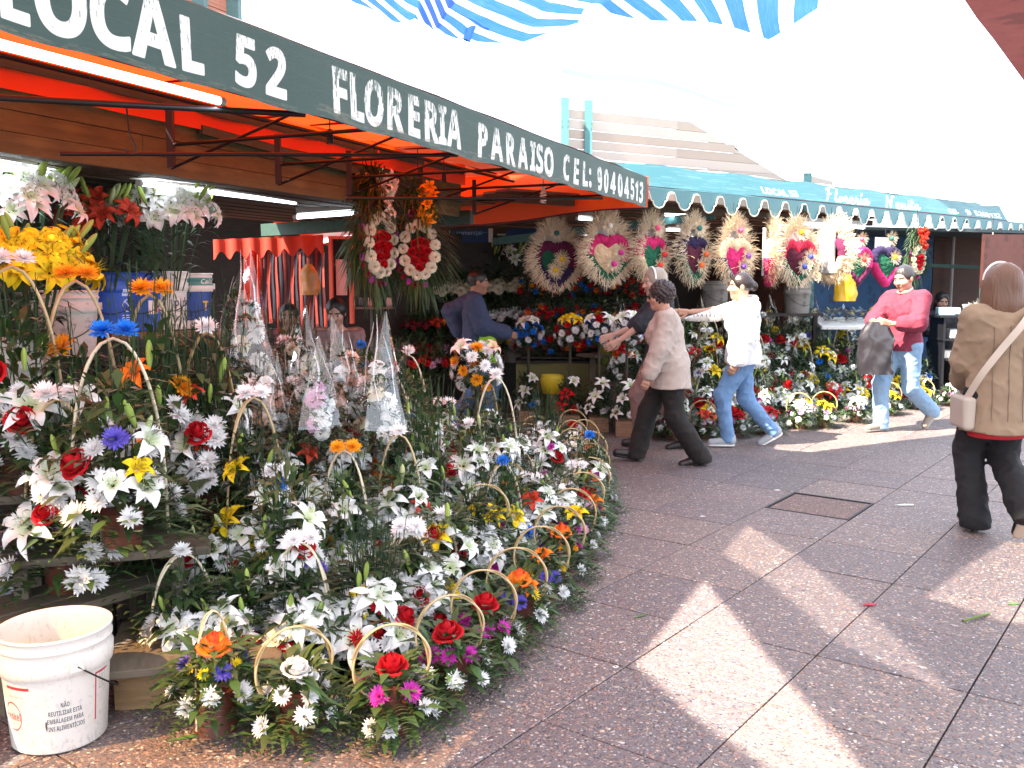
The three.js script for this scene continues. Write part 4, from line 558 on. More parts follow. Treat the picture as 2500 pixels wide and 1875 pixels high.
// topiary ball standing out of the bank
function topiary(pos, label, h, R, cols, top, box, group) {
  const o = thing('flower_topiary', label, 'flower ball', pos, pose(pos), group), c = V(0, h, 0);
  if (box) part('wooden_box', mg([bx(0.20, 0.15, 0.20, 0, 0.076, 0)]), wood(0.52, 0.34, 0.22), o);
  part('stem', cyl(V(0, 0.05, 0), V(0, h - R * 0.5, 0), 0.014, 8), M(0.04, 0.035, 0.02), o);
  const f = tag(part('foliage', pick(FOL.ball), leafM[0], o), null, null, null, 'stuff'); f.position.copy(c); f.scale.setScalar(R / 0.14);
  const n = 26; for (let i = 0; i < n; i++) { const y = 1 - 1.8 * (i + 0.5) / n, r = Math.sqrt(1 - y * y), a = i * 2.4, d = V(Math.cos(a) * r, y, Math.sin(a) * r); bloom(o, 'mum', cols[i % cols.length], c.clone().addScaledVector(d, R * 0.9), d, R * 0.27); }
  for (const [i, [kind, col, r]] of top.entries()) { const a = (i - (top.length - 1) / 2) * 0.9, d = V(Math.sin(a), 1.0, 0.55); bloom(o, kind, col, c.clone().add(V(Math.sin(a) * R * 0.7, R * 0.82, R * 0.45)), d, r); }
  return o;
}
{
  seed = 500;
  const p = at(1178, 1210, 6.0); p.y = 0.2; p.copy(gnd(1165, 1270)); const hp = at(1172, 900, -p.z);
  topiary(p, 'ball of white chrysanthemums on a dark stem in front of the man in blue', hp.y, 0.165, ['white', 'white', 'white', 'white', 'gold'], [['lily', 'white', 0.09], ['mum', 'gold', 0.05], ['lily', 'salmon', 0.08]], false);
  const T = [[1292, 815, 1288, 1035, ['blue', 'white', 'blue'], [['lily', 'white', 0.10], ['lily', 'white', 0.10]], 'blue and white flower ball in a wooden box, leftmost of four'], [1397, 812, 1386, 1046, ['red', 'white', 'white'], [['tiger', 'yellow', 0.10], ['tiger', 'yellow', 0.10]], 'red and white flower ball topped with yellow lilies'], [1480, 812, 1444, 1052, ['white', 'blue', 'white'], [['lily', 'white', 0.10], ['rose', 'red', 0.06], ['lily', 'white', 0.10]], 'white and blue flower ball topped with red roses and white lilies'], [1535, 808, 1524, 1062, ['white'], [['lily', 'white', 0.11], ['lily', 'white', 0.11]], 'all-white flower ball in a wooden box, rightmost of four']];
  for (const [bx_, by, gx, gy, cols, top, label] of T) { const q = gnd(gx, gy), c = at(bx_, by, -q.z); q.x = (q.x + c.x) / 2; const o = topiary(q, label, c.y, 0.165, cols, top, true, 'boxed flower balls at the corner of stall 53');
    // low cluster round the foot
    const f = tag(part('foot_foliage', pick(FOL.small), leafM[0], o), null, null, null, 'stuff'); f.position.y = 0.12; f.scale.y = 1.6; for (let i = 0; i < 4; i++) { const a = -1 + i * 0.65; bloom(o, i < 3 ? 'lily' : 'mum', cols[0] === 'red' ? ['red', 'red', 'white', 'white'][i] : 'white', V(Math.sin(a) * 0.11, 0.24 + 0.13 * (i % 3), 0.11), V(Math.sin(a), 0.7, 0.9), i < 3 ? 0.085 : 0.045); } bloom(o, 'mum', cols[0], V(0.04, 0.22, 0.13), V(0, 0.5, 1), 0.045); }
}
// ---------- pails and buckets ----------
function bucketGeo(r0, r1, h) { const w = 0.004, P = [[0.001, 0.003], [r0 - 0.006, 0.003], [r0, 0.010], [lerp(r0, r1, 0.66), h * 0.66], [lerp(r0, r1, 0.67) + 0.009, h * 0.67], [lerp(r0, r1, 0.72) + 0.010, h * 0.72], [lerp(r0, r1, 0.80) + 0.010, h * 0.80], [lerp(r0, r1, 0.815) + 0.001, h * 0.815], [lerp(r0, r1, 0.87) + 0.001, h * 0.87], [lerp(r0, r1, 0.88) + 0.006, h * 0.88], [lerp(r0, r1, 0.905) + 0.006, h * 0.905], [lerp(r0, r1, 0.91), h * 0.91], [r1, h * 0.975], [r1 + 0.005, h * 0.98], [r1 + 0.004, h], [r1 - 0.004, h], [r1 - 0.008, h * 0.97], [r0 - w - 0.002, 0.012], [0.001, 0.012]];
  const g = new THREE.LatheGeometry(P.map(p => new THREE.Vector2(...p)), 40), p = g.attributes.position, u = g.attributes.uv; for (let i = 0; i < p.count; i++) u.setY(i, p.getY(i) / h); return g; }
function bucket(pos, label, mat, r0 = 0.125, r1 = 0.15, h = 0.37, turn = 0, group = 'plastic buckets') {
  const o = thing('plastic_bucket', label, 'bucket', pos, turn, group); part('shell', bucketGeo(r0, r1, h), mat, o);
  const hp = []; for (let i = 0; i <= 12; i++) { const a = Math.PI * i / 12; hp.push(V(Math.cos(a) * (r1 + 0.012), h * 0.76 - Math.sin(a) * 0.16, Math.sin(a) * (r1 + 0.012))); } part('bail', tube(hp, 0.003, 24, 5), MAT.wire, o);
  for (const k of [-1, 1]) part('ear', bx(0.014, 0.035, 0.04, k * (r1 + 0.006), h * 0.765, 0), mat, o);
  return o;
}
{
  const tex = canvasTex(2048, 512, (x, W, H) => {
    seed = 600; x.fillStyle = '#cfccc6'; x.fillRect(0, 0, W, H);
    for (let i = 0; i < 1500; i++) { const y = H - Math.pow(rnd(), 1.7) * H * 0.95; x.fillStyle = `rgba(${pick(['90,84,76', '130,120,104', '70,70,70'])},${rr(0.02, 0.11)})`; x.beginPath(); x.ellipse(rnd() * W, y, rr(2, 26), rr(1, 9), rnd() * 3, 0, 6.3); x.fill(); }
    for (let i = 0; i < 500; i++) { x.fillStyle = `rgba(50,46,42,${rr(0.1, 0.5)})`; x.fillRect(rnd() * W, H - Math.pow(rnd(), 1.6) * H, rr(1, 3), rr(1, 3)); }
    const cx = 0.094 * W, put = (s, y, h) => { x.save(); x.translate(cx, y); x.scale(1, 1.12); x.fillStyle = '#3a4450'; x.textAlign = 'center'; x.font = `bold ${h}px sans-serif`; x.fillText(s, 0, 0); x.restore(); };
    put('NÃO', 298, 26); put('REUTILIZAR ESTA', 332, 26); put('EMBALAGEM PARA', 366, 26); put('FINS ALIMENTÍCIOS', 400, 26);
    x.fillStyle = '#b5333b'; x.fillRect(0.195 * W, 190, 10, 215); x.fillRect(0.195 * W, 190, 130, 9); x.fillRect(0.90 * W, 200, 0.09 * W, 13);
    x.strokeStyle = '#888'; x.lineWidth = 3; x.strokeRect(0.215 * W, 200, 60, 70); for (let i = 0; i < 5; i++) { x.fillStyle = '#777'; x.fillRect(0.215 * W + 12, 212 + i * 11, 34, 3); }
    x.fillStyle = '#777'; x.font = '13px sans-serif'; x.fillText('PRODUTO INDUSTRIAL', 0.905 * W, 250);
    x.strokeStyle = '#c8343c'; x.lineWidth = 6; x.beginPath(); x.ellipse(0.915 * W, 338, 76, 62, 0, 0, 6.3); x.stroke(); x.fillStyle = '#c8343c'; x.textAlign = 'center'; x.font = 'bold 46px sans-serif'; x.fillText('Henkel', 0.912 * W, 354);
    x.fillStyle = '#4a4a4a'; x.beginPath(); x.ellipse(0.035 * W, 372, 7, 20, 0, 0, 6.3); x.fill();
  });
  const p = gnd(148, 1795); p.y = 0; const b = bucket(p, 'dirty white plastic pail with Portuguese warning text in the left foreground', M(1, 1, 1, { map: tex, roughness: 0.45 }), 0.145, 0.172, 0.385, 0, 'plastic buckets');
  b.children[1].rotation.set(0, 2.37, 0); b.children.slice(2).forEach((c, i) => { const a = 2.37; c.position.set(0, 0, 0); c.rotation.y = a; });
}
const blueTex = (white, kind) => canvasTex(512, 256, (x, W, H) => { seed = 620 + kind; x.fillStyle = white ? '#d3d0c8' : '#2b55b8'; x.fillRect(0, 0, W, H); for (let i = 0; i < 300; i++) { x.fillStyle = `rgba(60,55,50,${rr(0.03, 0.15)})`; x.fillRect(rnd() * W, rnd() * H, rr(2, 20), rr(1, 4)); }
  if (kind === 0) { x.fillStyle = '#c9d3e6'; x.fillRect(40, 70, 60, 30); x.strokeStyle = '#c9d3e6'; x.lineWidth = 5; x.beginPath(); x.arc(70, 140, 26, 0, 6.3); x.moveTo(52, 122); x.lineTo(88, 158); x.stroke(); for (let i = 0; i < 6; i++) x.fillRect(42, 180 + i * 10, 56, 4); x.fillStyle = '#2b55b8'; x.font = 'bold 11px sans-serif'; x.fillText('WARNING', 43, 90); }
  if (kind === 1) { x.fillStyle = '#e2dcd6'; x.fillRect(30, 120, 50, 60); x.fillStyle = '#c23a2c'; x.fillRect(64, 116, 12, 56); x.fillRect(86, 122, 24, 50); x.fillStyle = '#e8e0d8'; x.fillRect(92, 128, 10, 38); }
  if (kind === 2) { x.fillStyle = '#44485a'; x.font = 'bold 44px sans-serif'; x.fillText('pirax', 20, 150); x.font = '18px sans-serif'; x.fillText('Heavy Duty', 22, 176); x.fillText('1500/90', 26, 216); }
  if (kind === 3) { x.fillStyle = '#3f7f78'; x.fillRect(0, 20, W, 36); x.fillStyle = '#d8d4cc'; x.font = 'bold 30px sans-serif'; x.fillText('Caltex', 30, 48); x.fillStyle = '#27478f'; x.fillRect(0, 84, W, 130); x.fillStyle = '#d9b13c'; x.font = 'bold 60px sans-serif'; x.fillText('T', 40, 170); } });
const lilyStock = []; // bunches of cut lilies
function lilyBunch(pos, label, color, R, H, nB, nBud, kind = 'lily', group = 'cut lilies standing in buckets') {
  const o = thing('lily_bunch', label, 'lilies', pos, pose(pos), group); const m = new MB();
  for (let i = 0; i < 120; i++) { const a = rnd() * 6.283, r = Math.sqrt(rnd()), x = Math.cos(a) * r, z = Math.sin(a) * r, y = rr(0.0, 0.82), q = 0.35 + 0.65 * y, k = rr(0.5, 1.3), e = rr(-0.3, 0.7), a2 = a + rr(-0.7, 0.7); leaf(m, V(x * R * q * 0.9, y * H, z * R * q * 0.9), V(Math.cos(a2) * Math.cos(e), Math.sin(e), Math.sin(a2) * Math.cos(e)), rr(0.10, 0.19), rr(0.010, 0.018), [k, k, k * 0.8], 0.25); }
  for (let i = 0; i < 26; i++) { const a = rnd() * 6.283, r = Math.sqrt(rnd()), c = [0.8, 1, 0.6], w = 0.004, x1 = Math.cos(a) * r * R * 0.9, z1 = Math.sin(a) * r * R * 0.9; const b = [m.v(x1 * 0.3 - w, -0.05, z1 * 0.3, c), m.v(x1 * 0.3 + w, -0.05, z1 * 0.3, c), m.v(x1 + w, H * 0.85, z1, c), m.v(x1 - w, H * 0.85, z1, c)]; m.f(b[0], b[1], b[2]); m.f(b[0], b[2], b[3]); }
  tag(part('foliage', m.geo(), leafM[0], o), null, null, null, 'stuff');
  for (let i = 0; i < nB; i++) { const a = rr(-1.9, 1.9), q = (i + rnd()) / nB, y = H * (0.62 + 0.32 * q), r = R * (1.02 - 0.35 * q) * rr(0.8, 1.05); bloom(o, kind, color, V(Math.sin(a) * r, y, Math.cos(a) * r), V(Math.sin(a), rr(0.05, 0.6), Math.cos(a)), rr(0.082, 0.1)); }
  for (let i = 0; i < nBud; i++) { const a = rr(-2.4, 2.4), q = rnd(), y = H * (0.82 + 0.26 * q), r = R * rr(0.2, 1.0); bloom(o, 'bud', color === 'yellow' ? 'bud' : rnd() < 0.75 ? 'bud' : 'budpale', V(Math.sin(a) * r, y, Math.cos(a) * r), V(Math.sin(a) * 0.8, 1, Math.cos(a) * 0.7), rr(0.06, 0.078)); }
  return o;
}
{
  seed = 640;
  // left shelf: white lilies, yellow lilies, red and white lilies
  const wb = M(0.62, 0.62, 0.60, { map: dirtTex, roughness: 0.5 });
  const b1 = at(20, 1045, 4.1); bucket(b1, 'large white bucket at the left edge under the yellow lilies', wb, 0.16, 0.185, 0.40, 0.3);
  const b2 = at(170, 872, 4.7); bucket(b2, 'white bucket half hidden behind the yellow lilies', wb, 0.125, 0.15, 0.34, 0.3);
  lilyBunch(at(75, 830, 4.05), 'big bunch of yellow lilies at the left edge', 'yellow', 0.27, 0.46, 34, 16, 'tiger');
  lilyBunch(at(60, 690, 4.75), 'bunch of white lilies with green buds at the upper left', 'white', 0.28, 0.56, 20, 34);
  lilyBunch(at(255, 690, 5.5), 'bunch of coral red lilies between the white bunches', 'coral', 0.24, 0.52, 13, 14, 'tiger');
  lilyBunch(at(415, 690, 5.75), 'bunch of white lilies above the blue buckets', 'white', 0.32, 0.58, 26, 34);
  lilyBunch(at(330, 700, 6.3), 'leafy lily bunch still in bud behind the red lilies', 'white', 0.3, 0.6, 3, 26);
  const sh = thing('bucket_shelf', 'plank shelf on iron legs carrying the blue and white buckets', 'shelf'); const y = at(370, 806, 5.85).y, A = at(235, 806, 5.6), B = at(540, 806, 6.15);
  A.y = B.y = y - 0.02; part('plank', bar(A, B, 0.5, 0.035), wood(0.3, 0.19, 0.11), sh); for (const [q, o] of [[0.1, -0.2], [0.1, 0.2], [0.92, -0.2], [0.92, 0.2]]) { const p = A.clone().lerp(B, q); part('leg', bar(V(p.x, 0, p.z + o), V(p.x, y - 0.04, p.z + o), 0.035, 0.035), MAT.iron, sh); }
  part('rail', bar(A.clone().setY(y - 0.3), B.clone().setY(y - 0.3), 0.03, 0.03), MAT.iron, sh);
  const put = (px, d, label, mat, h = 0.37, turn = 0.45) => { const p = at(px, 800, d); p.y = y; bucket(p, label, mat, 0.118, 0.14, h, turn, 'buckets on the plank shelf'); };
  put(272, 5.62, 'leftmost blue bucket on the shelf with a white warning label', M(1, 1, 1, { map: blueTex(false, 0), roughness: 0.4 }), 0.36); put(342, 5.74, 'blue bucket on the shelf with red and white stickers', M(1, 1, 1, { map: blueTex(false, 1), roughness: 0.4 }), 0.36); put(408, 5.88, 'white bucket on the shelf lettered pirax', M(1, 1, 1, { map: blueTex(true, 2), roughness: 0.45 }), 0.37); put(468, 6.02, 'white bucket with dark blue band at the right end of the shelf', M(1, 1, 1, { map: blueTex(true, 3), roughness: 0.45 }), 0.36);
  const lo = thing('grey_table', 'low grey trestle table below the bucket shelf', 'table'); const la = at(330, 905, 5.0), lb = at(560, 885, 5.6); lb.y = la.y; part('top', bar(la, lb, 0.4, 0.03), MAT.greyPlank, lo); for (const [p, o] of [[la, -0.15], [la, 0.15], [lb, -0.15], [lb, 0.15]]) part('leg', bar(V(p.x, 0, p.z + o), V(p.x, la.y - 0.018, p.z + o), 0.04, 0.04), MAT.iron, lo);
  const p3 = gnd(15, 1560); bucket(V(p3.x - 0.1, 0, p3.z - 0.3), 'grey bucket on the ground under the near bench at the left edge', M(0.35, 0.40, 0.45, { map: dirtTex }), 0.13, 0.155, 0.36, 0);
}
// ---------- bouquets wrapped in clear film ----------
const film = PM(1, 1, 1, { transmission: 1, thickness: 0, roughness: 0.03, ior: 1.85, side: DS, specularIntensity: 1 });
const foldGlintM = PM(0.85, 0.9, 0.96, { roughness: 0.1, transmission: 0.72, thickness: 0, ior: 2.2, side: DS, clearcoat: 1 });  // whitened film folds: crease glints put into the colour
function filmCone(pos, label, h, r, cols, group = 'bouquets wrapped in clear film') {
  const o = thing('wrapped_bouquet', label, 'bouquet', pos, pose(pos), group), m = new MB(), k = rr(0, 9);
  m.grid((u, v) => { const a = u * 6.283, w = Math.max(0.004, r * (v < 0.12 ? 0.45 + v * 4.6 : Math.pow(1 - (v - 0.12) / 0.88, 0.9))) * (1 + 0.20 * (noise(Math.cos(a) * 2.4 + k, v * 6, Math.sin(a) * 2.4) - 0.5) + 0.07 * Math.sin(a * 7 + v * 9 + k)); return [Math.cos(a) * w + 0.05 * v * v * Math.sin(k), h * v, Math.sin(a) * w]; }, 9, 5);
  let g = m.geo(); g.deleteAttribute('color'); g.deleteAttribute('normal'); g = g.toNonIndexed(); g.computeVertexNormals(); part('clear_film', g, film, o);
  for (let q = 0; q < 3; q++) { const a0 = (q - 1) * 0.8 + rr(-0.2, 0.2), fm = new MB(), w0 = rr(0.0025, 0.006), y0 = rr(0.15, 0.5), y1 = rr(0.75, 1.0); fm.grid((u, v) => { const y = lerp(y0, y1, v), rr_ = r * 1.04 * Math.pow(1 - clamp((y - 0.12) / 0.88, 0, 1), 0.9) + 0.006 + 0.012 * (noise(v * 9 + q * 5, k) - 0.5), a = a0 + 0.12 * Math.sin(v * 7 + q + k), b = (u - 0.5) * 2 * w0 * Math.sin(0.3 + 2.6 * v); return [Math.sin(a) * rr_ + Math.cos(a) * b, h * y, Math.cos(a) * rr_ - Math.sin(a) * b + 0.004 * Math.abs(u - 0.5)]; }, 2, 12); const fg = fm.geo(); fg.deleteAttribute('color'); part('fold_glint', fg, foldGlintM, o); }  // narrow strips laid along the film to read as bright crease glints
  tag(part('foliage', FOL.tall[Math.floor(rnd() * 5)], leafM[0], o), null, null, null, 'stuff').scale.set(r / 0.24, h / 0.85, r / 0.24);
  for (let i = 0; i < 9; i++) { const y = h * (0.16 + 0.5 * i / 9), a = rr(-1.6, 1.6), q = r * 0.62 * (1 - y / h); bloom(o, i % 4 === 3 ? 'mum' : 'pom', cols[i % cols.length], V(Math.sin(a) * q, y, Math.cos(a) * q), V(Math.sin(a), 0.6, Math.cos(a)), rr(0.038, 0.052)); }
  return o;
}
{
  seed = 700;
  const C = [[600, 985, 600, 4.7, 0.21, ['white', 'cream', 'white'], 'tallest clear film cone of white flowers, left of the others'], [735, 1010, 745, 4.9, 0.18, ['cream', 'white'], 'film cone of cream flowers below the hanging ribbons'], [838, 1040, 770, 4.6, 0.18, ['white', 'white', 'salmon'], 'film cone with pale flowers left of the brightest one'], [770, 1090, 820, 4.2, 0.17, ['white', 'pink'], 'front film cone with sharp creases among the white flowers'], [925, 1110, 760, 4.45, 0.17, ['white', 'cream'], 'crisp bluish film cone, rightmost in the bank'], [655, 1060, 860, 4.3, 0.16, ['white', 'salmon'], 'small film-wrapped bunch with an orange rose'], [700, 960, 800, 5.3, 0.17, ['cream'], 'film cone at the back of the bank']];
  for (const [px, y0, y1, d, r, cols, label] of C) { const a = at(px, y0, d), b = at(px, y1, d); filmCone(a, label, b.y - a.y, r, cols); }
  const st = thing('rear_stand', 'dark slatted stand under the film-wrapped bouquets', 'stand'); const y = at(700, 1060, 4.6).y - 0.04; for (let i = 0; i < 5; i++) part('slat', bar(P52(-4.6, 0.85 + 0.16 * i, y), P52(-3.0, 0.85 + 0.16 * i, y), 0.13, 0.025), MAT.greyPlank, st); for (const [t, s] of [[-4.5, 0.9], [-4.5, 1.5], [-3.1, 0.9], [-3.1, 1.5]]) part('leg', bar(P52(t, s, 0), P52(t, s, y - 0.014), 0.05, 0.05), MAT.greyPlank, st);
}
// ---------- bundles on the shelves behind the man in blue ----------
function bundle(pos, label, color, kind, R, n, flat = 0.6, group = 'flower bundles on the back shelves') {
  const o = thing('flower_bundle', label, 'flowers', pos, pose(pos), group);
  const f = tag(part('foliage', pick(FOL.small), leafM[0], o), null, null, null, 'stuff'); f.scale.set(R / 0.17, R / 0.1, R / 0.17); f.position.y = -R * 1.2;
  for (let i = 0; i < n; i++) { const a = i * 2.4, q = Math.sqrt((i + 0.5) / n), y = R * flat * (1 - q * q) ; const d = V(Math.cos(a) * q, 0.45 + (1 - q), Math.sin(a) * q); bloom(o, kind, Array.isArray(color) ? color[i % color.length] : color, V(Math.cos(a) * q * R, y, Math.sin(a) * q * R), d, R * 0.30); }
  return o;
}
{
  seed = 720;
  const sh = thing('back_flower_shelf', 'dark tiered shelf of flower bundles behind the man in blue', 'shelf'), wd = MAT.darkWall;
  const tier = (x0, x1, py, d0, d1) => { const a = at(x0, py, d0), b = at(x1, py, d1); b.y = a.y; part('tier', bar(a, b, 0.35, 0.03), wd, sh); for (const p of [a, b]) part('leg', bar(V(p.x, 0, p.z), V(p.x, a.y - 0.016, p.z), 0.04, 0.04), wd, sh); };
  tier(1000, 1310, 765, 11.6, 11.8); tier(950, 1320, 830, 11.2, 11.4); tier(930, 1150, 905, 10.7, 10.8);
  const wn = ['far left', 'left', 'middle left', 'middle right', 'right', 'far right'];
  for (let i = 0; i < 6; i++) bundle(at(1035 + i * 46, 718 - i * 2, 11.5), `cream chrysanthemum bundle, ${wn[i]} of the upper back row`, 'cream', 'pom', 0.19, 22);
  for (let i = 0; i < 4; i++) bundle(at(1185 + i * 38, 782 - i * 5, 11.2), `white chrysanthemum bundle, ${['far left', 'left', 'right', 'far right'][i]} of the lower back row`, 'white', 'mum', 0.17, 20);
  bundle(at(980, 785, 11.3), 'cream bundle at the left end of the back shelves', 'cream', 'pom', 0.13, 12);
  for (let i = 0; i < 5; i++) bundle(at(1010 + i * 30, 800 - i * 3, 11.0), `${['plum', 'plum', 'rust', 'bronze', 'bronze'][i]} bundle, ${ord[i]} from the left on the middle back tier`, ['dark', 'dark', 'coral', 'gold', 'gold'][i], 'daisy', 0.15, 20);
  for (let i = 0; i < 8; i++) bundle(at(950 + (i % 4) * 42, 862 + (i > 3 ? 30 : 0), 10.5 - (i > 3 ? 0.3 : 0)), `${['cream and pink', 'pink', 'red', 'rose red', 'crimson', 'magenta', 'scarlet', 'pink and red'][i]} bundle in the low display left of the man in blue`, [['cream', 'pink'], ['pink', 'salmon'], ['red'], ['red', 'pink'], ['red'], ['magenta', 'red'], ['coral', 'red'], ['pink', 'red']][i], 'mum', 0.16, 16);
  bundle(at(1215, 835, 10.6), 'golden daisies in a bucket right of the man in blue', 'yellow', 'daisy', 0.15, 18);
  for (let i = 0; i < 4; i++) lilyBunch(at(1075 + i * 62, 700, 12.0), `leafy lily bunch in bud, ${['leftmost', 'second from left', 'third from left', 'rightmost'][i]} above the white bundles`, 'white', 0.26, 0.5, i === 3 ? 4 : 2, 20, 'lily', 'lily bunches on the top back tier');
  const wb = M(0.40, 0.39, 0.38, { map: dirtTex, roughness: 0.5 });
  for (const [px, py, d, label] of [[1255, 885, 10.7, 'grey-white bucket under the golden daisies'], [1200, 945, 10.5, 'white bucket on the floor right of the man in blue'], [1312, 845, 10.9, 'white bucket beside the white bundles, right of the man'], [1330, 790, 11.2, 'tall pale bucket behind the first straw heart']]) { const p = at(px, py, d); bucket(p, label, wb, 0.12, 0.14, 0.38, 0.2); }
}
// ---------- hanging straw hearts of stall 53 ----------
const strawM = M(0.68, 0.56, 0.40, { side: DS, vertexColors: true, roughness: 0.8 });
function strip(m, p, d, L, w, c, curl) { const s = V(-d.y, d.x, 0).normalize(); let q = p.clone(), dd = d.clone(), prev = null; const n = 4; for (let i = 0; i <= n; i++) { const ww = w * (1 - 0.5 * i / n), a = m.v(q.x - s.x * ww, q.y - s.y * ww, q.z, c), b = m.v(q.x + s.x * ww, q.y + s.y * ww, q.z, c); if (prev) { m.f(prev[0], prev[1], b); m.f(prev[0], b, a); } prev = [a, b]; q.addScaledVector(dd, L / n); dd.add(V(curl * rr(-1, 1), curl * rr(-1, 1) - 0.1, curl * rr(-0.6, 0.6))).normalize(); } }
function fringeGeo(sd, n) { seed = sd; const m = new MB(); for (let i = 0; i < n; i++) { const a = rnd() * 6.283, y = Math.sin(a), r = y > 0 ? 0.25 - 0.10 * y : 0.26 + 0.05 * y, x = Math.cos(a) * r, yy = y > 0 ? y * 0.34 : y * 0.27, k = rr(0.65, 1.15); const d = V(Math.cos(a) + rr(-0.5, 0.5), y + rr(-0.5, 0.5), rr(-0.3, 0.7)).normalize(); strip(m, V(x * rr(0.7, 1), yy * rr(0.7, 1), rr(-0.02, 0.03)), d, rr(0.07, 0.15), 0.0028, [k, k * rr(0.93, 1.02), k * rr(0.85, 1.05)], 0.34); } return m.geo(); }
const FRINGE = [fringeGeo(800, 760), fringeGeo(801, 760), fringeGeo(802, 700)];
const rosetteGeo = (() => { seed = 810; const m = new MB(); for (let i = 0; i < 84; i++) { const a = i * 2.4, k = rr(0.8, 1.2); strip(m, V(Math.cos(a) * 0.02, Math.sin(a) * 0.02, 0.01), V(Math.cos(a), Math.sin(a), rr(0.1, 0.9)).normalize(), rr(0.06, 0.095), 0.0028, [k, k, k], 0.22); } return m.geo(); })();
const heartShape = (() => { const s = new THREE.Shape(); s.moveTo(0, 0.13); s.bezierCurveTo(0.04, 0.23, 0.23, 0.22, 0.22, 0.03); s.bezierCurveTo(0.21, -0.12, 0.06, -0.20, 0, -0.30); s.bezierCurveTo(-0.06, -0.20, -0.21, -0.12, -0.22, 0.03); s.bezierCurveTo(-0.23, 0.22, -0.04, 0.23, 0, 0.13); return s; })();
const heartPts = heartShape.getPoints(20).map(p => V(p.x, p.y, 0));
function fuzz(g0, col) { const p = g0.attributes.position, nn = g0.attributes.normal, c = []; for (let i = 0; i < p.count; i++) { const x = p.getX(i), y = p.getY(i), z = p.getZ(i), n = 0.030 * (fbm(x * 50, y * 50, z * 50) - 0.5); p.setXYZ(i, x + nn.getX(i) * n, y + nn.getY(i) * n, z + nn.getZ(i) * n); const q = col(x, y), f = 0.7 + 0.6 * noise(x * 90, y * 90, z * 90); c.push(q[0] * f, q[1] * f, q[2] * f); } g0.setAttribute('color', new THREE.Float32BufferAttribute(c, 3)); g0.computeVertexNormals(); return g0; }
function furRing(A, B) { const pts = heartPts.slice(0, -1).filter((_, i) => i % 3 === 0).map(p => V(p.x * 0.84, p.y * 0.84, 0)); return fuzz(new THREE.TubeGeometry(new THREE.CatmullRomCurve3(pts, true), 130, 0.056, 12, true), (x, y) => y + 0.15 * x > -0.02 ? A : B); }
function furHeart(C) { const m = new MB(), n = heartPts.length - 1; m.grid((u, v) => { const f = u * n, i = Math.min(n - 1, Math.floor(f)), q = heartPts[i].clone().lerp(heartPts[i + 1], f - i); return [q.x * v * 0.74, q.y * v * 0.74 - 0.02 * (1 - v), 0.055 * Math.sqrt(Math.max(0, 1 - v * v))]; }, 64, 14); return fuzz(m.geo(), () => C); }
const furM = M(1, 1, 1, { vertexColors: true, roughness: 0.95, side: DS });
const FU = { plum: [0.10, 0.008, 0.045], navy: [0.018, 0.010, 0.05], green: [0.006, 0.09, 0.045], pink: [0.50, 0.015, 0.12], cream: [0.66, 0.50, 0.32], maroon: [0.07, 0.006, 0.02], red: [0.5, 0.015, 0.05] };
const knob = new THREE.IcosahedronGeometry(0.028, 2); { const p = knob.attributes.position; for (let i = 0; i < p.count; i++) { const n = 1 + 0.22 * (noise(p.getX(i) * 160, p.getY(i) * 160, p.getZ(i) * 160) - 0.5); p.setXYZ(i, p.getX(i) * n, p.getY(i) * n, p.getZ(i) * n); } knob.computeVertexNormals(); }
function strawHeart(px, py, d, turn, label, [A, B, C], ros, top, fringe = true, sc = 1) {
  const p = at(px, py, d), o = thing('straw_heart_wreath', label, 'wreath', p, turn, 'straw hearts hanging under the teal awning'); o.scale.setScalar(sc);
  part('backing', bx(0.22, 0.5, 0.03, 0, 0.03, -0.06), M(0.42, 0.42, 0.42), o);
  if (fringe) { part('straw_fringe', pick(FRINGE), strawM, o); const f2 = part('straw_fringe', pick(FRINGE), strawM, o); f2.rotation.y = 0.25; f2.rotation.z = 0.2; f2.position.z = 0.01; }
  const h = part('fur_rim', furRing(A, B), furM, o); h.position.y = -0.05; const h2 = part('inner_heart', furHeart(C), furM, o); h2.position.set(0, -0.05, 0.005);
  const R = (x, y, col, k = 1) => { const r = part('straw_rosette', rosetteGeo, strawM, o); r.position.set(x, y, 0.06); r.scale.setScalar(k); const c = part('rosette_centre', knob, col, r); c.position.z = 0.03; };
  ros.forEach(c => R(...c)); if (top) R(0.0, fringe ? 0.24 : 0.26, top, 1.0);
  part('cord', cyl(V(0, 0.3, -0.02), V(0, (2.32 - p.y) / sc, -0.02), 0.003, 5), MAT.cable, o);
  return o;
}
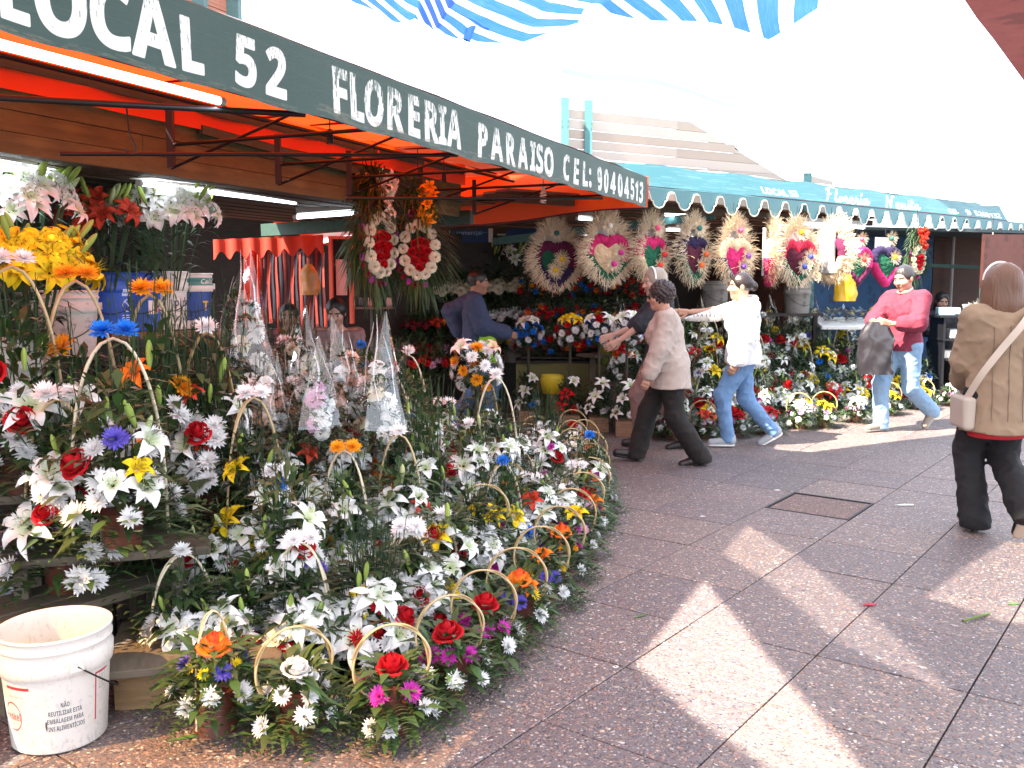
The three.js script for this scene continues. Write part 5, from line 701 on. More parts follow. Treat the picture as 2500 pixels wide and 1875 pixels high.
{
  seed = 820; const D = (r, g, b) => M(r, g, b, { roughness: 0.8 }), yl = D(0.75, 0.52, 0.02), gr = D(0.03, 0.16, 0.14), mg_ = D(0.62, 0.04, 0.32), wh = D(0.7, 0.66, 0.6), rd = D(0.72, 0.045, 0.03), pk = D(0.75, 0.10, 0.24), or = D(0.78, 0.14, 0.03), pu = D(0.16, 0.05, 0.32), bl = D(0.05, 0.07, 0.36), y2 = (c) => [[0.055, -0.02, c], [-0.01, -0.13, c]], y3 = (c) => [[0.12, -0.02, c], [0.05, -0.13, c]];
  strawHeart(1355, 628, 9.5, 0.15, 'plum straw heart with two yellow rosettes, leftmost under the awning', [FU.plum, FU.navy, FU.green], y2(yl), gr);
  strawHeart(1482, 612, 9.25, 0.2, 'straw heart rimmed pink and green around a cream centre', [FU.pink, FU.green, FU.cream], y3(mg_), wh);
  strawHeart(1588, 616, 9.35, 0.75, 'straw heart with green centre and two red rosettes', [FU.pink, FU.cream, FU.green], y3(rd), pk);
  strawHeart(1690, 616, 9.5, 0.7, 'dark navy straw heart with two orange rosettes', [FU.navy, FU.green, FU.maroon], y3(or), gr);
  strawHeart(1792, 620, 9.65, 0.55, 'cream-rimmed straw heart with magenta centre and purple rosettes', [FU.cream, FU.navy, FU.pink], y3(pu), pk);
  strawHeart(1880, 622, 9.9, 1.25, 'straw heart turned edge-on, cream over magenta', [FU.cream, FU.pink, FU.plum], y3(pu), pk);
  strawHeart(1945, 622, 10.1, 0.25, 'red and green straw heart with two blue rosettes', [FU.red, FU.green, FU.maroon], y3(bl), yl);
  strawHeart(2030, 618, 10.3, 1.95, 'straw heart turned to show its grey backing board', [FU.plum, FU.cream, FU.maroon], y3(or), or);
  strawHeart(2092, 634, 10.9, 0.3, 'small heart without fringe, magenta and plum with red rosette', [FU.pink, FU.plum, FU.green], [[0.05, 0.0, rd]], pk, false, 0.9);
  strawHeart(2162, 634, 11.1, 0.35, 'small navy and pink heart with yellow rosette', [FU.navy, FU.pink, FU.green], [[0.07, 0.03, yl]], gr, false, 0.95);
}
// ---------- funeral wreaths of living flowers ----------
function greenWreath(p, turn, label, h, topKind, topCol, cord, lush = 1) {
  const o = thing('flower_wreath', label, 'wreath', p, turn, 'fresh flower wreaths hanging up'), m = new MB(), k = h / 0.95;
  for (let i = 0; i < 1100 * lush; i++) { const a = rnd() * 6.283, y = Math.sin(a), r = (y > 0 ? 0.17 : 0.21), b = rr(0.55, 1.25), q = Math.sqrt(rnd()); const top = rnd() < 0.35; const P = top ? V(rr(-0.12, 0.12), rr(0.2, 0.46), rr(-0.05, 0.02)) : V(Math.cos(a) * r * q, y * 0.27 * q - 0.06, rr(-0.06, 0.0)); leaf(m, P.multiplyScalar(k), V(Math.cos(a) * 0.9 + rr(-0.3, 0.3), y * 0.6 - (top ? 0 : 0.35) + rr(-0.2, 0.2), rr(-0.1, 0.6)).normalize(), rr(0.14, 0.30) * k, rr(0.005, 0.010) * k, [b * rr(0.8, 1.1), b, b * 0.7], 0.35); }
  tag(part('foliage', m.geo(), leafM[1], o), null, null, null, 'stuff');
  for (let i = 0; i < 13; i++) { const a = i / 13 * 6.283 + 0.2, x = Math.cos(a) * 0.135, y = Math.sin(a) * 0.21 - 0.07; bloom(o, 'pom', 'cream', V(x * k, y * k, 0.05), V(Math.cos(a) * 0.4, Math.sin(a) * 0.3, 1), 0.046 * k); }
  for (const [x, y] of [[-0.05, 0.04], [0.05, 0.05], [-0.07, -0.03], [0, -0.01], [0.07, -0.02], [-0.045, -0.10], [0.04, -0.09], [0, -0.16], [0.0, 0.06], [0.03, -0.05]]) bloom(o, 'rose', 'red', V(x * k * 0.9, (y - 0.06) * k, 0.07), V(x, y, 1), 0.036 * k);
  for (let i = 0; i < 16; i++) { const a = 1.3 + i / 16 * 3.9, x = Math.cos(a) * 0.20, y = Math.sin(a) * 0.31 - 0.06; bloom(o, 'daisy', i % 5 ? 'magenta' : 'dark', V(x * k, y * k, 0.03), V(x, y, 1), 0.036 * k).material = i % 3 ? FC.dark : FC.magenta; }
  for (let i = 0; i < 9; i++) { const q = i / 8; bloom(o, topKind, topCol, V((0.07 + 0.045 * Math.sin(i * 2.4)) * k, lerp(0.17, 0.45, q) * k, 0.05 + 0.03 * Math.cos(i * 3)), V(rr(-0.6, 0.6), rr(-0.5, 0.6), 1), rr(0.06, 0.075) * k); }
  part('cord', cyl(V(0, 0.4 * k, 0), V(0, cord - p.y, 0), 0.003, 5), MAT.cable, o);
  return o;
}
seed = 840;
greenWreath(at(918, 575, 6.9), 0.95, 'turned green wreath with white gladiolus spike under the awning', 0.92, 'lily', 'white', 2.5);
greenWreath(at(1022, 590, 7.1), 0.2, 'green wreath with red heart centre and orange lilies on top', 0.86, 'tiger', 'gold', 2.5);
greenWreath(at(2235, 625, 11.2), 0.5, 'cream and red flower wreath at the right end of the straw hearts', 0.66, 'rose', 'coral', 2.4, 0.5);

// ---------- stock in front of stall 53 ----------
{
  seed = 860;
  const st = thing('tiered_stand', 'dark tiered stand behind the baskets of stall 53', 'stand');
  for (const [s, y] of [[0.28, 0.22], [0.62, 0.46], [0.98, 0.74]]) { part('plank', bar(P53(0.1, s, y - 0.015), P53(4.4, s, y - 0.015), 0.3, 0.03), MAT.greyPlank, st); for (const t of [0.2, 2.3, 4.3]) part('support', bar(P53(t, s, 0), P53(t, s, y - 0.031), 0.06, 0.06), MAT.greyPlank, st); }
  const E = { yellow: ['tiger', 'yellow', 0.10], red: ['rose', 'red', 0.06], lr: ['tiger', 'red', 0.10], blue: ['mum', 'blue', 0.05], mag: ['mum', 'magenta', 0.045], orange: ['mum', 'orange', 0.05], vio: ['mum', 'violet', 0.045] };
  const nm = { yellow: 'yellow lilies', red: 'red roses', lr: 'red lilies', blue: 'blue mums', mag: 'magenta mums', orange: 'orange mums', vio: 'violet mums' }, rowN = ['ground', 'second', 'third'], acc = [['lr'], ['yellow', 'red'], ['blue', 'yellow'], ['red', 'mag'], ['red'], ['yellow', 'vio'], ['lr', 'orange'], ['yellow']];
  let q = 0;
  [[-0.08, 0, 0.42], [0.26, 0.22, 0.42], [0.60, 0.46, 0.44]].forEach(([s, y, dt], r) => { let n = 0; for (let t = 0.35; t < 4.7; t += dt) { const p = P53(t + rr(-0.05, 0.05), s - 0.12 * (t > 2.5 ? (t - 2.5) * 0.9 : 0) * (r === 0 ? 1 : 0), y), a = acc[q++ % acc.length]; tallBasket(p, pose(p), `stall 53 basket with ${a.map(k => nm[k]).join(' and ')}, ${ord[n]} from left in ${rowN[r]} row`, { h: rr(0.42, 0.55), extra: a.flatMap(k => [E[k], E[k]]), mums: 13, lilies: r === 0 ? 4 : 3, hoop: q % 2 === 0 }, 'baskets massed in front of stall 53'); n++; } });
  const R = (k, c, r) => [k, c, r]; let n = 0;
  for (const [px, py] of [[1640, 1072], [1715, 1070], [1790, 1066], [1870, 1058], [1950, 1046], [2010, 1042], [2090, 1030], [2170, 1012], [2250, 1000], [2320, 990]]) { const p = gnd(px, py), c = [['lily', 'white'], ['tiger', 'coral'], ['rose', 'red'], ['tiger', 'red'], ['mum', 'white'], ['tiger', 'yellow'], ['lily', 'white'], ['tiger', 'yellow'], ['tiger', 'yellow'], ['lily', 'white']][n]; smallBasket(p, pose(p), `low basket at stall 53 with ${c[1]} ${c[0] === 'tiger' ? 'lily' : c[0]}, ${ord[n]} from left along the ground`, [[c[0], c[1], 0.09], [c[0], c[1], 0.085]], [R('mum', 'magenta', 0.04), R('mum', 'white', 0.04), R('mum', 'pink', 0.04), R('mum', 'white', 0.04), R('mum', n % 2 ? 'magenta' : 'violet', 0.04)], n % 3 !== 0, 'low baskets at the foot of stall 53'); n++; }
  for (let i = 0; i < 9; i++) { const p = P53(0.6 + i * 0.44, 0.98, 0.74); filmCone(p, `film-wrapped cream bouquet, ${ord[i]} from left on the top tier of stall 53`, 0.62, 0.17, i % 3 ? ['cream'] : ['cream', 'cream', 'yellow'], 'wrapped bouquets on the top tier of stall 53'); }
  // colourful small bunches on dark shelves left of the two women
  const sh = thing('corner_shelf', 'dark shelves of small bright bunches behind the flower balls', 'shelf'); const tiers = [[870, 10.3], [800, 10.7], [735, 11.1]];
  tiers.forEach(([py, d]) => { const a = at(1275, py, d), b = at(1570, py, d - 0.2); b.y = a.y; part('tier', bar(a, b, 0.3, 0.025), MAT.darkWall, sh); for (const p of [a, b]) part('leg', bar(V(p.x, 0, p.z), V(p.x, a.y - 0.014, p.z), 0.035, 0.035), MAT.darkWall, sh); });
  const cs = ['red', 'blue', 'orange', 'red', 'coral', 'blue', 'gold', 'red']; const tn = ['lower', 'middle', 'upper']; let w = 0;
  tiers.forEach(([py, d], r) => { for (let i = 0; i < 7; i++) { const p = at(1292 + i * 42 + (r % 2) * 12, py, d - 0.03 * i), c1 = cs[w % 8], c2 = cs[(w + 3) % 8]; w++; tallBasket(p, pose(p), `small ${c1} and ${c2} bunch, ${ord[i]} from left on ${tn[r]} corner tier`, { h: 0.30, mums: 5, mumColor: c1, lilies: 0, extra: [['mum', c2, 0.045], ['rose', 'red', 0.04], ['mum', c2, 0.045]], buds: 0, hoop: false }, 'small bright bunches on the corner shelves'); } });
  const pot = gnd(1510, 1000); const gp = at(1500, 888, 10.0); const g1 = solo('lime_planter', new THREE.LatheGeometry([[0.001, 0], [0.14, 0], [0.17, 0.24], [0.16, 0.24], [0.135, 0.02], [0.001, 0.02]].map(p => new THREE.Vector2(...p)), 24), M(0.30, 0.36, 0.06, { roughness: 0.5 }), 'lime green planter behind the white flower ball', 'planter'); g1.position.copy(gp);
  const y1 = at(1348, 960, 9.9); const yp = solo('yellow_pot', new THREE.LatheGeometry([[0.001, 0], [0.10, 0], [0.13, 0.14], [0.12, 0.2], [0.11, 0.2], [0.001, 0.02]].map(p => new THREE.Vector2(...p)), 20), M(0.75, 0.58, 0.03, { roughness: 0.5 }), 'round yellow pot among the flower ball stems', 'pot'); yp.position.copy(y1);
  const cl = thing('olive_cloth_table', 'low table draped in olive cloth behind the flower balls', 'table'); const ca = at(1260, 900, 10.2), cb = at(1480, 900, 10.0); part('cloth', sheet((u, v) => { const x = lerp(ca.x, cb.x, u), fold = 0.03 * Math.sin(u * 31) * v; return [x, lerp(0.62, 0.06, v), lerp(ca.z, cb.z, u) + fold + 0.05 * v]; }, 40, 6), M(0.11, 0.10, 0.025, { side: DS }), cl); part('top', bx(cb.x - ca.x, 0.03, 0.5, (ca.x + cb.x) / 2, 0.63, (ca.z + cb.z) / 2 - 0.26), MAT.darkWall, cl); for (const x of [ca.x + 0.05, cb.x - 0.05]) part('leg', bx(0.05, 0.61, 0.05, x, 0.305, ca.z - 0.4), MAT.darkWall, cl);
  // purple bag hanging over the planter, yellow bags at the right post
  const bagGeo = (w, h, d) => { const m = new MB(); m.grid((u, v) => { const a = u * 6.283, k = v < 0.72 ? 1 - 0.10 * Math.abs(v - 0.35) : lerp(1, 0.22, (v - 0.72) / 0.28), n = 0.34 * (noise(Math.cos(a) * 2.5, v * 5, Math.sin(a) * 2.5) - 0.5) + 0.06 * Math.sin(a * 6 + v * 9); return [Math.cos(a) * w * (k + n), v * h, Math.sin(a) * d * (k + n)]; }, 24, 14); const g = m.geo(); g.deleteAttribute('color'); return g; };
  const bag = (px, py, d, w, h, mat, label) => { const p = at(px, py, d), o = solo('plastic_bag', bagGeo(w, h, 0.08), mat, label, 'bag'); o.position.copy(p); return o; };
  bag(1542, 825, 9.6, 0.12, 0.26, M(0.16, 0.12, 0.42, { roughness: 0.35 }), 'purple plastic bag among the bunches left of the women');
  bag(2062, 735, 10.9, 0.13, 0.42, M(0.72, 0.42, 0.02, { roughness: 0.35 }), 'yellow plastic bags hanging below the edge-on heart');
  bag(757, 720, 9.0, 0.09, 0.30, M(0.55, 0.20, 0.05, { roughness: 0.4 }), 'orange bag hanging before the red-lit ribbons');
  bag(1192, 885, 9.35, 0.09, 0.33, PM(0.22, 0.50, 0.03, { roughness: 0.4 }), 'green plastic bag in the hand of the man in blue');
  // white pails and a pale bag high in stall 53
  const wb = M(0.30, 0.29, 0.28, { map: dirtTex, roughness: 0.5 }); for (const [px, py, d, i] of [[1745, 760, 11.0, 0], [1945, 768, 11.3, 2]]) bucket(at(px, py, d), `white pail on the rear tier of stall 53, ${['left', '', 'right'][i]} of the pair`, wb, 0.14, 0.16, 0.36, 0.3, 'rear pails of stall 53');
  const rt = thing('rear_tier', 'rear plank carrying the white pails of stall 53', 'shelf'); const ra = at(1660, 772, 11.0), rb = at(1990, 772, 11.3); rb.y = ra.y = at(1745, 765, 11).y - 0.02; part('plank', bar(ra, rb, 0.4, 0.03), MAT.darkWall, rt); for (const p of [ra, rb]) part('leg', bar(V(p.x, 0, p.z), V(p.x, ra.y - 0.02, p.z), 0.05, 0.05), MAT.darkWall, rt);
}
// ---------- interior of stall 52: ribbons, red cloth, cabinet ----------
{
  seed = 900; const cols = [[0.10, 0.008, 0.006], [0.03, 0.006, 0.01], [0.20, 0.02, 0.012], [0.015, 0.012, 0.02], [0.26, 0.03, 0.02], [0.02, 0.02, 0.03]];
  for (let i = 0; i < 17; i++) { const px = 636 + i * 9.6, a = at(px, 612 + rr(-6, 6), 9.6), L = rr(0.7, 1.0), w = 0.035, o = solo('hanging_ribbon', sheet((u, v) => [(u - 0.5) * w + 0.012 * Math.sin(v * 5 + i), -v * L, 0.012 * Math.sin(u * 3 + v * 4 + i)], 2, 8), M(...cols[i % 6], { side: DS, roughness: 0.4 }), `${['dark red', 'black', 'crimson', 'blackish', 'bright red', 'charcoal'][i % 6]} ribbon, ${ord[i]} from left in the hanging row`, 'ribbon', 'dark ribbons hanging in a row'); o.position.copy(a); }
  const rail = solo('ribbon_rail', cyl(at(628, 611, 9.6), at(800, 600, 9.6), 0.012), MAT.iron, 'thin dark rail carrying the hanging ribbons', 'rail');
  const rc = PM(0.55, 0.035, 0.012, { roughness: 1, transmission: 0.3, thickness: 0, side: DS });
  const s1 = solo('red_curtain', sheet((u, v) => { const a = at(lerp(596, 652, u), lerp(600, 800, v), 9.8); return [a.x, a.y, a.z + 0.05 * Math.sin(u * 22)]; }, 30, 8), rc, 'glowing red strip curtain left of the dark ribbons', 'curtain');
  const v1 = solo('red_valance', sheet((u, v) => { const a = at(lerp(520, 790, u), 585 - 12 * u, 9.2); return [a.x, a.y - v * (0.16 + 0.04 * Math.cos(u * 44)), a.z + 0.02 * Math.sin(u * 40)]; }, 70, 4), rc, 'red scalloped cloth edge above the dark ribbons', 'valance');
  const c = thing('red_framed_cabinet', 'narrow red-framed cabinet with a price list beside the ribbons', 'cabinet', at(836, 790, 9.4)); const fm = M(0.75, 0.13, 0.08); const W = 0.2, H = 0.85;
  part('frame_side', bx(0.03, H, 0.12, -W / 2, H / 2, 0), fm, c); part('frame_side', bx(0.03, H, 0.12, W / 2, H / 2, 0), fm, c); part('frame_top', bx(W + 0.03, 0.03, 0.12, 0, H + 0.015, 0), fm, c); part('back', bx(W - 0.03, H, 0.02, 0, H / 2, -0.05), MAT.darkWall, c);
  part('price_list', bx(0.11, 0.36, 0.006, 0.0, H * 0.55, 0.0), M(1, 1, 1, { map: canvasTex(64, 192, (x, w, h) => { x.fillStyle = '#e9a79c'; x.fillRect(0, 0, w, h); x.fillStyle = '#7a3a5a'; for (let i = 0; i < 9; i++) x.fillRect(12, 24 + i * 17, 20 + (i * 7) % 22, 4); }) }), c);
  const ct = thing('dark_counter', 'dark counter below the two women in the stall', 'counter'); const a = at(640, 905, 7.3), b = at(880, 900, 7.5); a.y = b.y = 0.85; part('top', bar(a, b, 0.45, 0.04), MAT.darkWall, ct); part('front', bar(a.clone().setY(0.42), b.clone().setY(0.42), 0.4, 0.8), MAT.darkWall, ct);
  const sh = thing('small_goods_shelf', 'little shelf of jars right of the red cabinet', 'shelf'); const p = at(905, 752, 10.0); part('board', bx(0.5, 0.02, 0.15, p.x, p.y, p.z), MAT.greyPlank, sh); part('bracket', bx(0.03, p.y, 0.03, p.x, p.y / 2 - 0.011, p.z - 0.05), MAT.greyPlank, sh);
  for (let i = 0; i < 5; i++) { const j = solo('small_jar', new THREE.LatheGeometry([[0.001, 0], [0.03, 0], [0.034, 0.03], [0.028, 0.08], [0.03, 0.10], [0.001, 0.10]].map(q => new THREE.Vector2(...q)), 12), M(...[[0.5, 0.48, 0.45], [0.05, 0.05, 0.06], [0.45, 0.2, 0.18], [0.08, 0.3, 0.05], [0.5, 0.3, 0.28]][i], { roughness: 0.4 }), `${['white', 'black', 'pink', 'green', 'pale red'][i]} little jar on the shelf right of the cabinet`, 'jar', 'little jars on the shelf'); j.position.set(p.x - 0.2 + i * 0.1, p.y + 0.011, p.z); }
  // bulbs and sockets under the awning
  const bulb = (px, py, d, label, spiral) => { const q = at(px, py, d), o = thing('hanging_bulb', label, 'bulb', q); part('socket', cyl(V(0, 0, 0), V(0, 0.07, 0), 0.018, 10, 0.013), spiral ? MAT.lampBox : MAT.iron, o); if (spiral) { const pts = []; for (let i = 0; i <= 60; i++) { const a = i / 60 * 6.283 * 4; pts.push(V(Math.cos(a) * 0.022, -0.005 - i / 60 * 0.085, Math.sin(a) * 0.022)); } part('spiral_glass', tube(pts, 0.0065, 90, 5), M(0.85, 0.85, 0.82, { roughness: 0.25 }), o); } part('flex', cyl(V(0, 0.07, 0), V(0, 2.44 - q.y > 0.1 ? 2.44 - q.y : 0.2, 0), 0.003, 5), MAT.cable, o); };
  bulb(1326, 468, 7.6, 'white spiral bulb hanging under CEL on the awning', true); bulb(806, 352, 4.6, 'black empty lamp socket under the awning near FLO', false); bulb(1084, 445, 6.4, 'black lamp socket hanging above the orange lily wreath', false); bulb(1782, 548, 10.2, 'small pale switch pull hanging in stall 53', false);
  const hk = solo('wire_hook', tube([at(308, 252, 4.0), at(312, 290, 4.0), at(318, 330, 4.0), at(332, 362, 4.0), at(326, 376, 4.0), at(310, 372, 4.0), at(307, 362, 4.0)], 0.004, 30, 5), MAT.wire, 'bent wire hook hanging from the pipe at upper left', 'hook');
  solo('lamp_cable', tube([at(520, 243, 3.9), at(570, 270, 4.1), at(640, 287, 4.3), at(715, 278, 4.5)], 0.006, 24, 5), M(0.25, 0.02, 0.01), 'red cable sagging below the valance under 52', 'cable');
}
// ---------- goods tables at the right ----------
{
  seed = 930; const t = thing('goods_table', 'black table with trays of bags at the blue kiosk', 'table'); const c = at(2365, 850, 12.2); c.y = 0;
  for (const [h, w] of [[1.06, 1.0], [0.76, 0.9], [0.5, 0.8]]) part('shelf', bx(w, 0.025, 0.45, c.x, h, c.z), MAT.iron, t); for (const k of [-1, 1]) part('leg', bx(0.03, 1.05, 0.4, c.x + k * 0.42, 0.52, c.z - 0.01), MAT.iron, t);
  const b1 = thing('clear_tub', 'clear tub heaped with shiny packets on the black table', 'tub', [c.x + 0.12, 1.074, c.z]); part('tub', new THREE.CylinderGeometry(0.22, 0.17, 0.14, 20, 1, true).translate(0, 0.07, 0), PM(0.8, 0.85, 0.9, { transparent: true, opacity: 0.5, roughness: 0.2, side: DS }), b1); const m = new MB(); for (let i = 0; i < 260; i++) { const a = rnd() * 6.283, r = Math.sqrt(rnd()) * 0.19, y = 0.05 + 0.13 * (1 - r / 0.2) + rnd() * 0.04, k = rr(0.3, 1); leaf(m, V(Math.cos(a) * r, y, Math.sin(a) * r), V(rr(-1, 1), rr(-0.2, 0.8), rr(-1, 1)).normalize(), 0.05, 0.012, [k, k, k], 0); } tag(part('packets', m.geo(), M(0.55, 0.52, 0.5, { vertexColors: true, side: DS, roughness: 0.3 }), b1), null, null, null, 'stuff');
  for (const [dx, y, w, h, col, label] of [[-0.3, 1.074, 0.2, 0.10, [0.35, 0.55, 0.70], 'pale blue plastic box at the left of the tub'], [-0.14, 1.074, 0.3, 0.03, [0.20, 0.42, 0.33], 'green packets laid flat beside the tub'], [0.0, 0.774, 0.65, 0.12, [0.70, 0.74, 0.80], 'white stack of papers on the middle shelf'], [-0.15, 0.514, 0.5, 0.10, [0.75, 0.72, 0.68], 'white carton on the low shelf']]) { const o = solo('goods_box', rbx(w, h, 0.3, 0.01, 0, h / 2, 0), M(...col, { map: dirtTex }), label, 'box'); o.position.set(c.x + dx, y, c.z); }
  const t2 = thing('folding_table', 'sloping white table heaped with dark packets behind the man in maroon', 'table'); const e = at(2110, 800, 11.4); part('top', bx(1.15, 0.03, 0.6, e.x, 1.0, e.z, -0.1, 0.16), M(0.72, 0.72, 0.70), t2); for (const [dx, dz] of [[-0.5, -0.2], [0.5, -0.2], [-0.5, 0.2], [0.5, 0.2]]) part('leg', bx(0.04, 0.95, 0.04, e.x + dx, 0.475, e.z + dz), MAT.greenBeam, t2);
  const pm = new MB(); for (let i = 0; i < 420; i++) { const k = rr(0.1, 0.8), q = rnd(); leaf(pm, V(e.x + rr(-0.55, 0.55), 1.03 + rr(0, 0.13), e.z + rr(-0.3, 0.15)), V(rr(-1, 1), rr(-0.1, 0.6), rr(-1, 1)).normalize(), rr(0.05, 0.1), 0.018, q < 0.12 ? [0.8, 0.6, 0.1] : q < 0.3 ? [0.5, 0.7, 0.9] : [k * 0.5, k * 0.45, k * 0.42], 0); } tag(solo('loose_packets', pm.geo(), M(0.5, 0.5, 0.5, { vertexColors: true, side: DS, roughness: 0.3 }), 'heap of dark and blue packets on the sloping white table', 'packets'), null, null, null, 'stuff');
  const dc = thing('hanging_dog_cutout', 'pale cut-out shape hanging from the end of the teal awning', 'ornament', at(2420, 620, 12.9)); const s = new THREE.Shape(); [[0, 0.3], [0.06, 0.16], [0.13, 0.10], [0.12, 0.0], [0.04, -0.02], [-0.02, -0.14], [-0.12, -0.16], [-0.05, -0.02]].forEach(([x, y], i) => i ? s.lineTo(x, y) : s.moveTo(x, y)); part('card', new THREE.ExtrudeGeometry(s, { depth: 0.012, bevelEnabled: false }), M(0.6, 0.48, 0.42), dc); part('cord', cyl(V(0, 0.29, 0.006), V(0, 0.5, 0.006), 0.003, 5), MAT.cable, dc);
}
// ---------- litter on the paving ----------
{
  const flat = (pts, th = 0.003) => { const s = new THREE.Shape(); pts.forEach(([x, y], i) => i ? s.lineTo(x, y) : s.moveTo(x, y)); const g = new THREE.ExtrudeGeometry(s, { depth: th, bevelEnabled: false }); g.rotateX(-Math.PI / 2); return g; };
  const lay = (name, px, py, geo, mat, label, cat, turn = 0) => { const p = gnd(px, py), o = solo(name, geo, mat, label, cat); o.position.set(p.x, 0.003, p.z); o.rotation.y = turn; };
  lay('cut_stem', 2382, 1512, tube([V(-0.09, 0.006, 0), V(-0.03, 0.009, 0.004), V(0.05, 0.008, 0), V(0.1, 0.006, -0.004)], 0.006, 14, 6), M(0.10, 0.16, 0.03), 'cut green stem lying at the edge of the right sun patch', 'stem', 0.5);
  lay('red_petal', 2122, 1478, flat([[-0.035, 0], [-0.01, 0.02], [0.02, 0.012], [0.04, -0.004], [0.01, -0.018]]), M(0.35, 0.02, 0.05), 'crushed red petal on the paving', 'petal', 0.3);
  lay('paper_scrap', 2210, 1234, flat([[-0.06, 0], [0, 0.02], [0.06, 0.008], [0.05, -0.012], [-0.04, -0.014]]), M(0.8, 0.8, 0.8), 'white paper scrap right of the inspection cover', 'paper'); lay('paper_scrap', 1897, 1198, flat([[-0.025, 0], [0.01, 0.015], [0.025, -0.01]]), M(0.8, 0.8, 0.8), 'tiny white scrap left of the inspection cover', 'paper'); lay('paper_scrap', 1714, 1262, flat([[-0.015, 0], [0.005, 0.012], [0.02, -0.01]]), M(0.8, 0.8, 0.8), 'tiny white scrap in the middle of the paving', 'paper');
  lay('fallen_leaf', 1370, 1440, flat([[-0.08, 0], [-0.03, 0.015], [0.04, 0.012], [0.09, 0], [0.03, -0.012]]), M(0.03, 0.07, 0.02), 'dark fern tip on the paving beside the ring baskets', 'leaf', 0.2); lay('fallen_leaf', 470, 1800, flat([[-0.07, 0], [0, 0.012], [0.08, 0.004], [0.0, -0.010]]), M(0.08, 0.2, 0.03), 'bright green leaf blade in front of the brown pot', 'leaf', 0.4); lay('fallen_leaf', 1565, 1506, flat([[-0.05, 0], [0, 0.006], [0.05, 0], [0, -0.005]]), M(0.06, 0.14, 0.04), 'thin green blade on the paving left of the sun patch', 'leaf', 0.6); lay('fallen_leaf', 2475, 1476, flat([[-0.03, 0], [0, 0.012], [0.03, 0], [0, -0.01]]), M(0.10, 0.26, 0.05), 'small green leaf in the right sun patch', 'leaf');
}
// ---------- people: tapered limbs joined by a smooth minimum and meshed as one surface ----------
function surfaceNets(f, lo, hi, c, col) {
  const nx = Math.ceil((hi[0] - lo[0]) / c) + 1, ny = Math.ceil((hi[1] - lo[1]) / c) + 1, nz = Math.ceil((hi[2] - lo[2]) / c) + 1, v = new Float32Array(nx * ny * nz);
  for (let k = 0, q = 0; k < nz; k++) for (let j = 0; j < ny; j++) for (let i = 0; i < nx; i++) v[q++] = f(lo[0] + i * c, lo[1] + j * c, lo[2] + k * c);
  const id = new Int32Array(nx * ny * nz).fill(-1), P = [], C = [], I = [], sy = nx, sz = nx * ny, E = [[0, 1], [2, 3], [4, 5], [6, 7], [0, 2], [1, 3], [4, 6], [5, 7], [0, 4], [1, 5], [2, 6], [3, 7]], w = new Float32Array(8);
  for (let k = 0; k < nz - 1; k++) for (let j = 0; j < ny - 1; j++) for (let i = 0; i < nx - 1; i++) {
    const b = i + j * sy + k * sz; let m = 0; for (let n = 0; n < 8; n++) { w[n] = v[b + (n & 1) + (n >> 1 & 1) * sy + (n >> 2) * sz]; if (w[n] < 0) m |= 1 << n; } if (m === 0 || m === 255) continue;
    let x = 0, y = 0, z = 0, n = 0; for (const [a, e] of E) if ((w[a] < 0) !== (w[e] < 0)) { const t = w[a] / (w[a] - w[e]); x += lerp(a & 1, e & 1, t); y += lerp(a >> 1 & 1, e >> 1 & 1, t); z += lerp(a >> 2, e >> 2, t); n++; }
    id[b] = P.length / 3; const X = lo[0] + (i + x / n) * c, Y = lo[1] + (j + y / n) * c, Z = lo[2] + (k + z / n) * c; P.push(X, Y, Z); if (col) C.push(...col(X, Y, Z));
  }
  for (let k = 1; k < nz - 1; k++) for (let j = 1; j < ny - 1; j++) for (let i = 1; i < nx - 1; i++) { const b = i + j * sy + k * sz, s = v[b] < 0;
    const quad = (o, d1, d2) => { if ((v[b + o] < 0) === s) return; const a = id[b], e = id[b - d1], g = id[b - d1 - d2], h = id[b - d2]; if (a < 0 || e < 0 || g < 0 || h < 0) return; s ? I.push(a, e, g, a, g, h) : I.push(a, g, e, a, h, g); };
    quad(1, sy, sz); quad(sy, sz, 1); quad(sz, 1, sy); }
  const g = new THREE.BufferGeometry(); g.setAttribute('position', new THREE.Float32BufferAttribute(P, 3)); if (col) g.setAttribute('color', new THREE.Float32BufferAttribute(C, 3)); g.setIndex(I); g.computeVertexNormals();
  return g;
}
const mottle = (a) => (x, y, z) => { const f = 1 + a * (fbm(x * 9, y * 6, z * 9) - 0.5) + a * 0.7 * (noise(x * 60, y * 45, z * 60) - 0.5); return [f, f, f]; };
const smin = (a, b, k) => { const h = Math.max(k - Math.abs(a - b), 0) / k; return Math.min(a, b) - h * h * k * 0.25; };
const bone = (a, b, ra, rb, fz = 1, k = 0.03) => ({ a, b, ra, rb, fz, k });
function bonesSDF(B, x, y, z, inf = 0) { let d = 9; for (const q of B) { const bx_ = q.b.x - q.a.x, by = q.b.y - q.a.y, bz = (q.b.z - q.a.z) / q.fz, px = x - q.a.x, py = y - q.a.y, pz = (z - q.a.z) / q.fz, L = bx_ * bx_ + by * by + bz * bz, h = L > 1e-9 ? clamp((px * bx_ + py * by + pz * bz) / L, 0, 1) : 0, e = Math.hypot(px - bx_ * h, py - by * h, pz - bz * h) - lerp(q.ra, q.rb, h) - inf; d = smin(d, e, q.k); } return d; }
function boundsOf(B, pad) { const lo = [9, 9, 9], hi = [-9, -9, -9]; for (const q of B) for (const [p, r] of [[q.a, q.ra], [q.b, q.rb]]) ['x', 'y', 'z'].forEach((k, i) => { lo[i] = Math.min(lo[i], p[k] - r - pad); hi[i] = Math.max(hi[i], p[k] + r + pad); }); return [lo, hi]; }
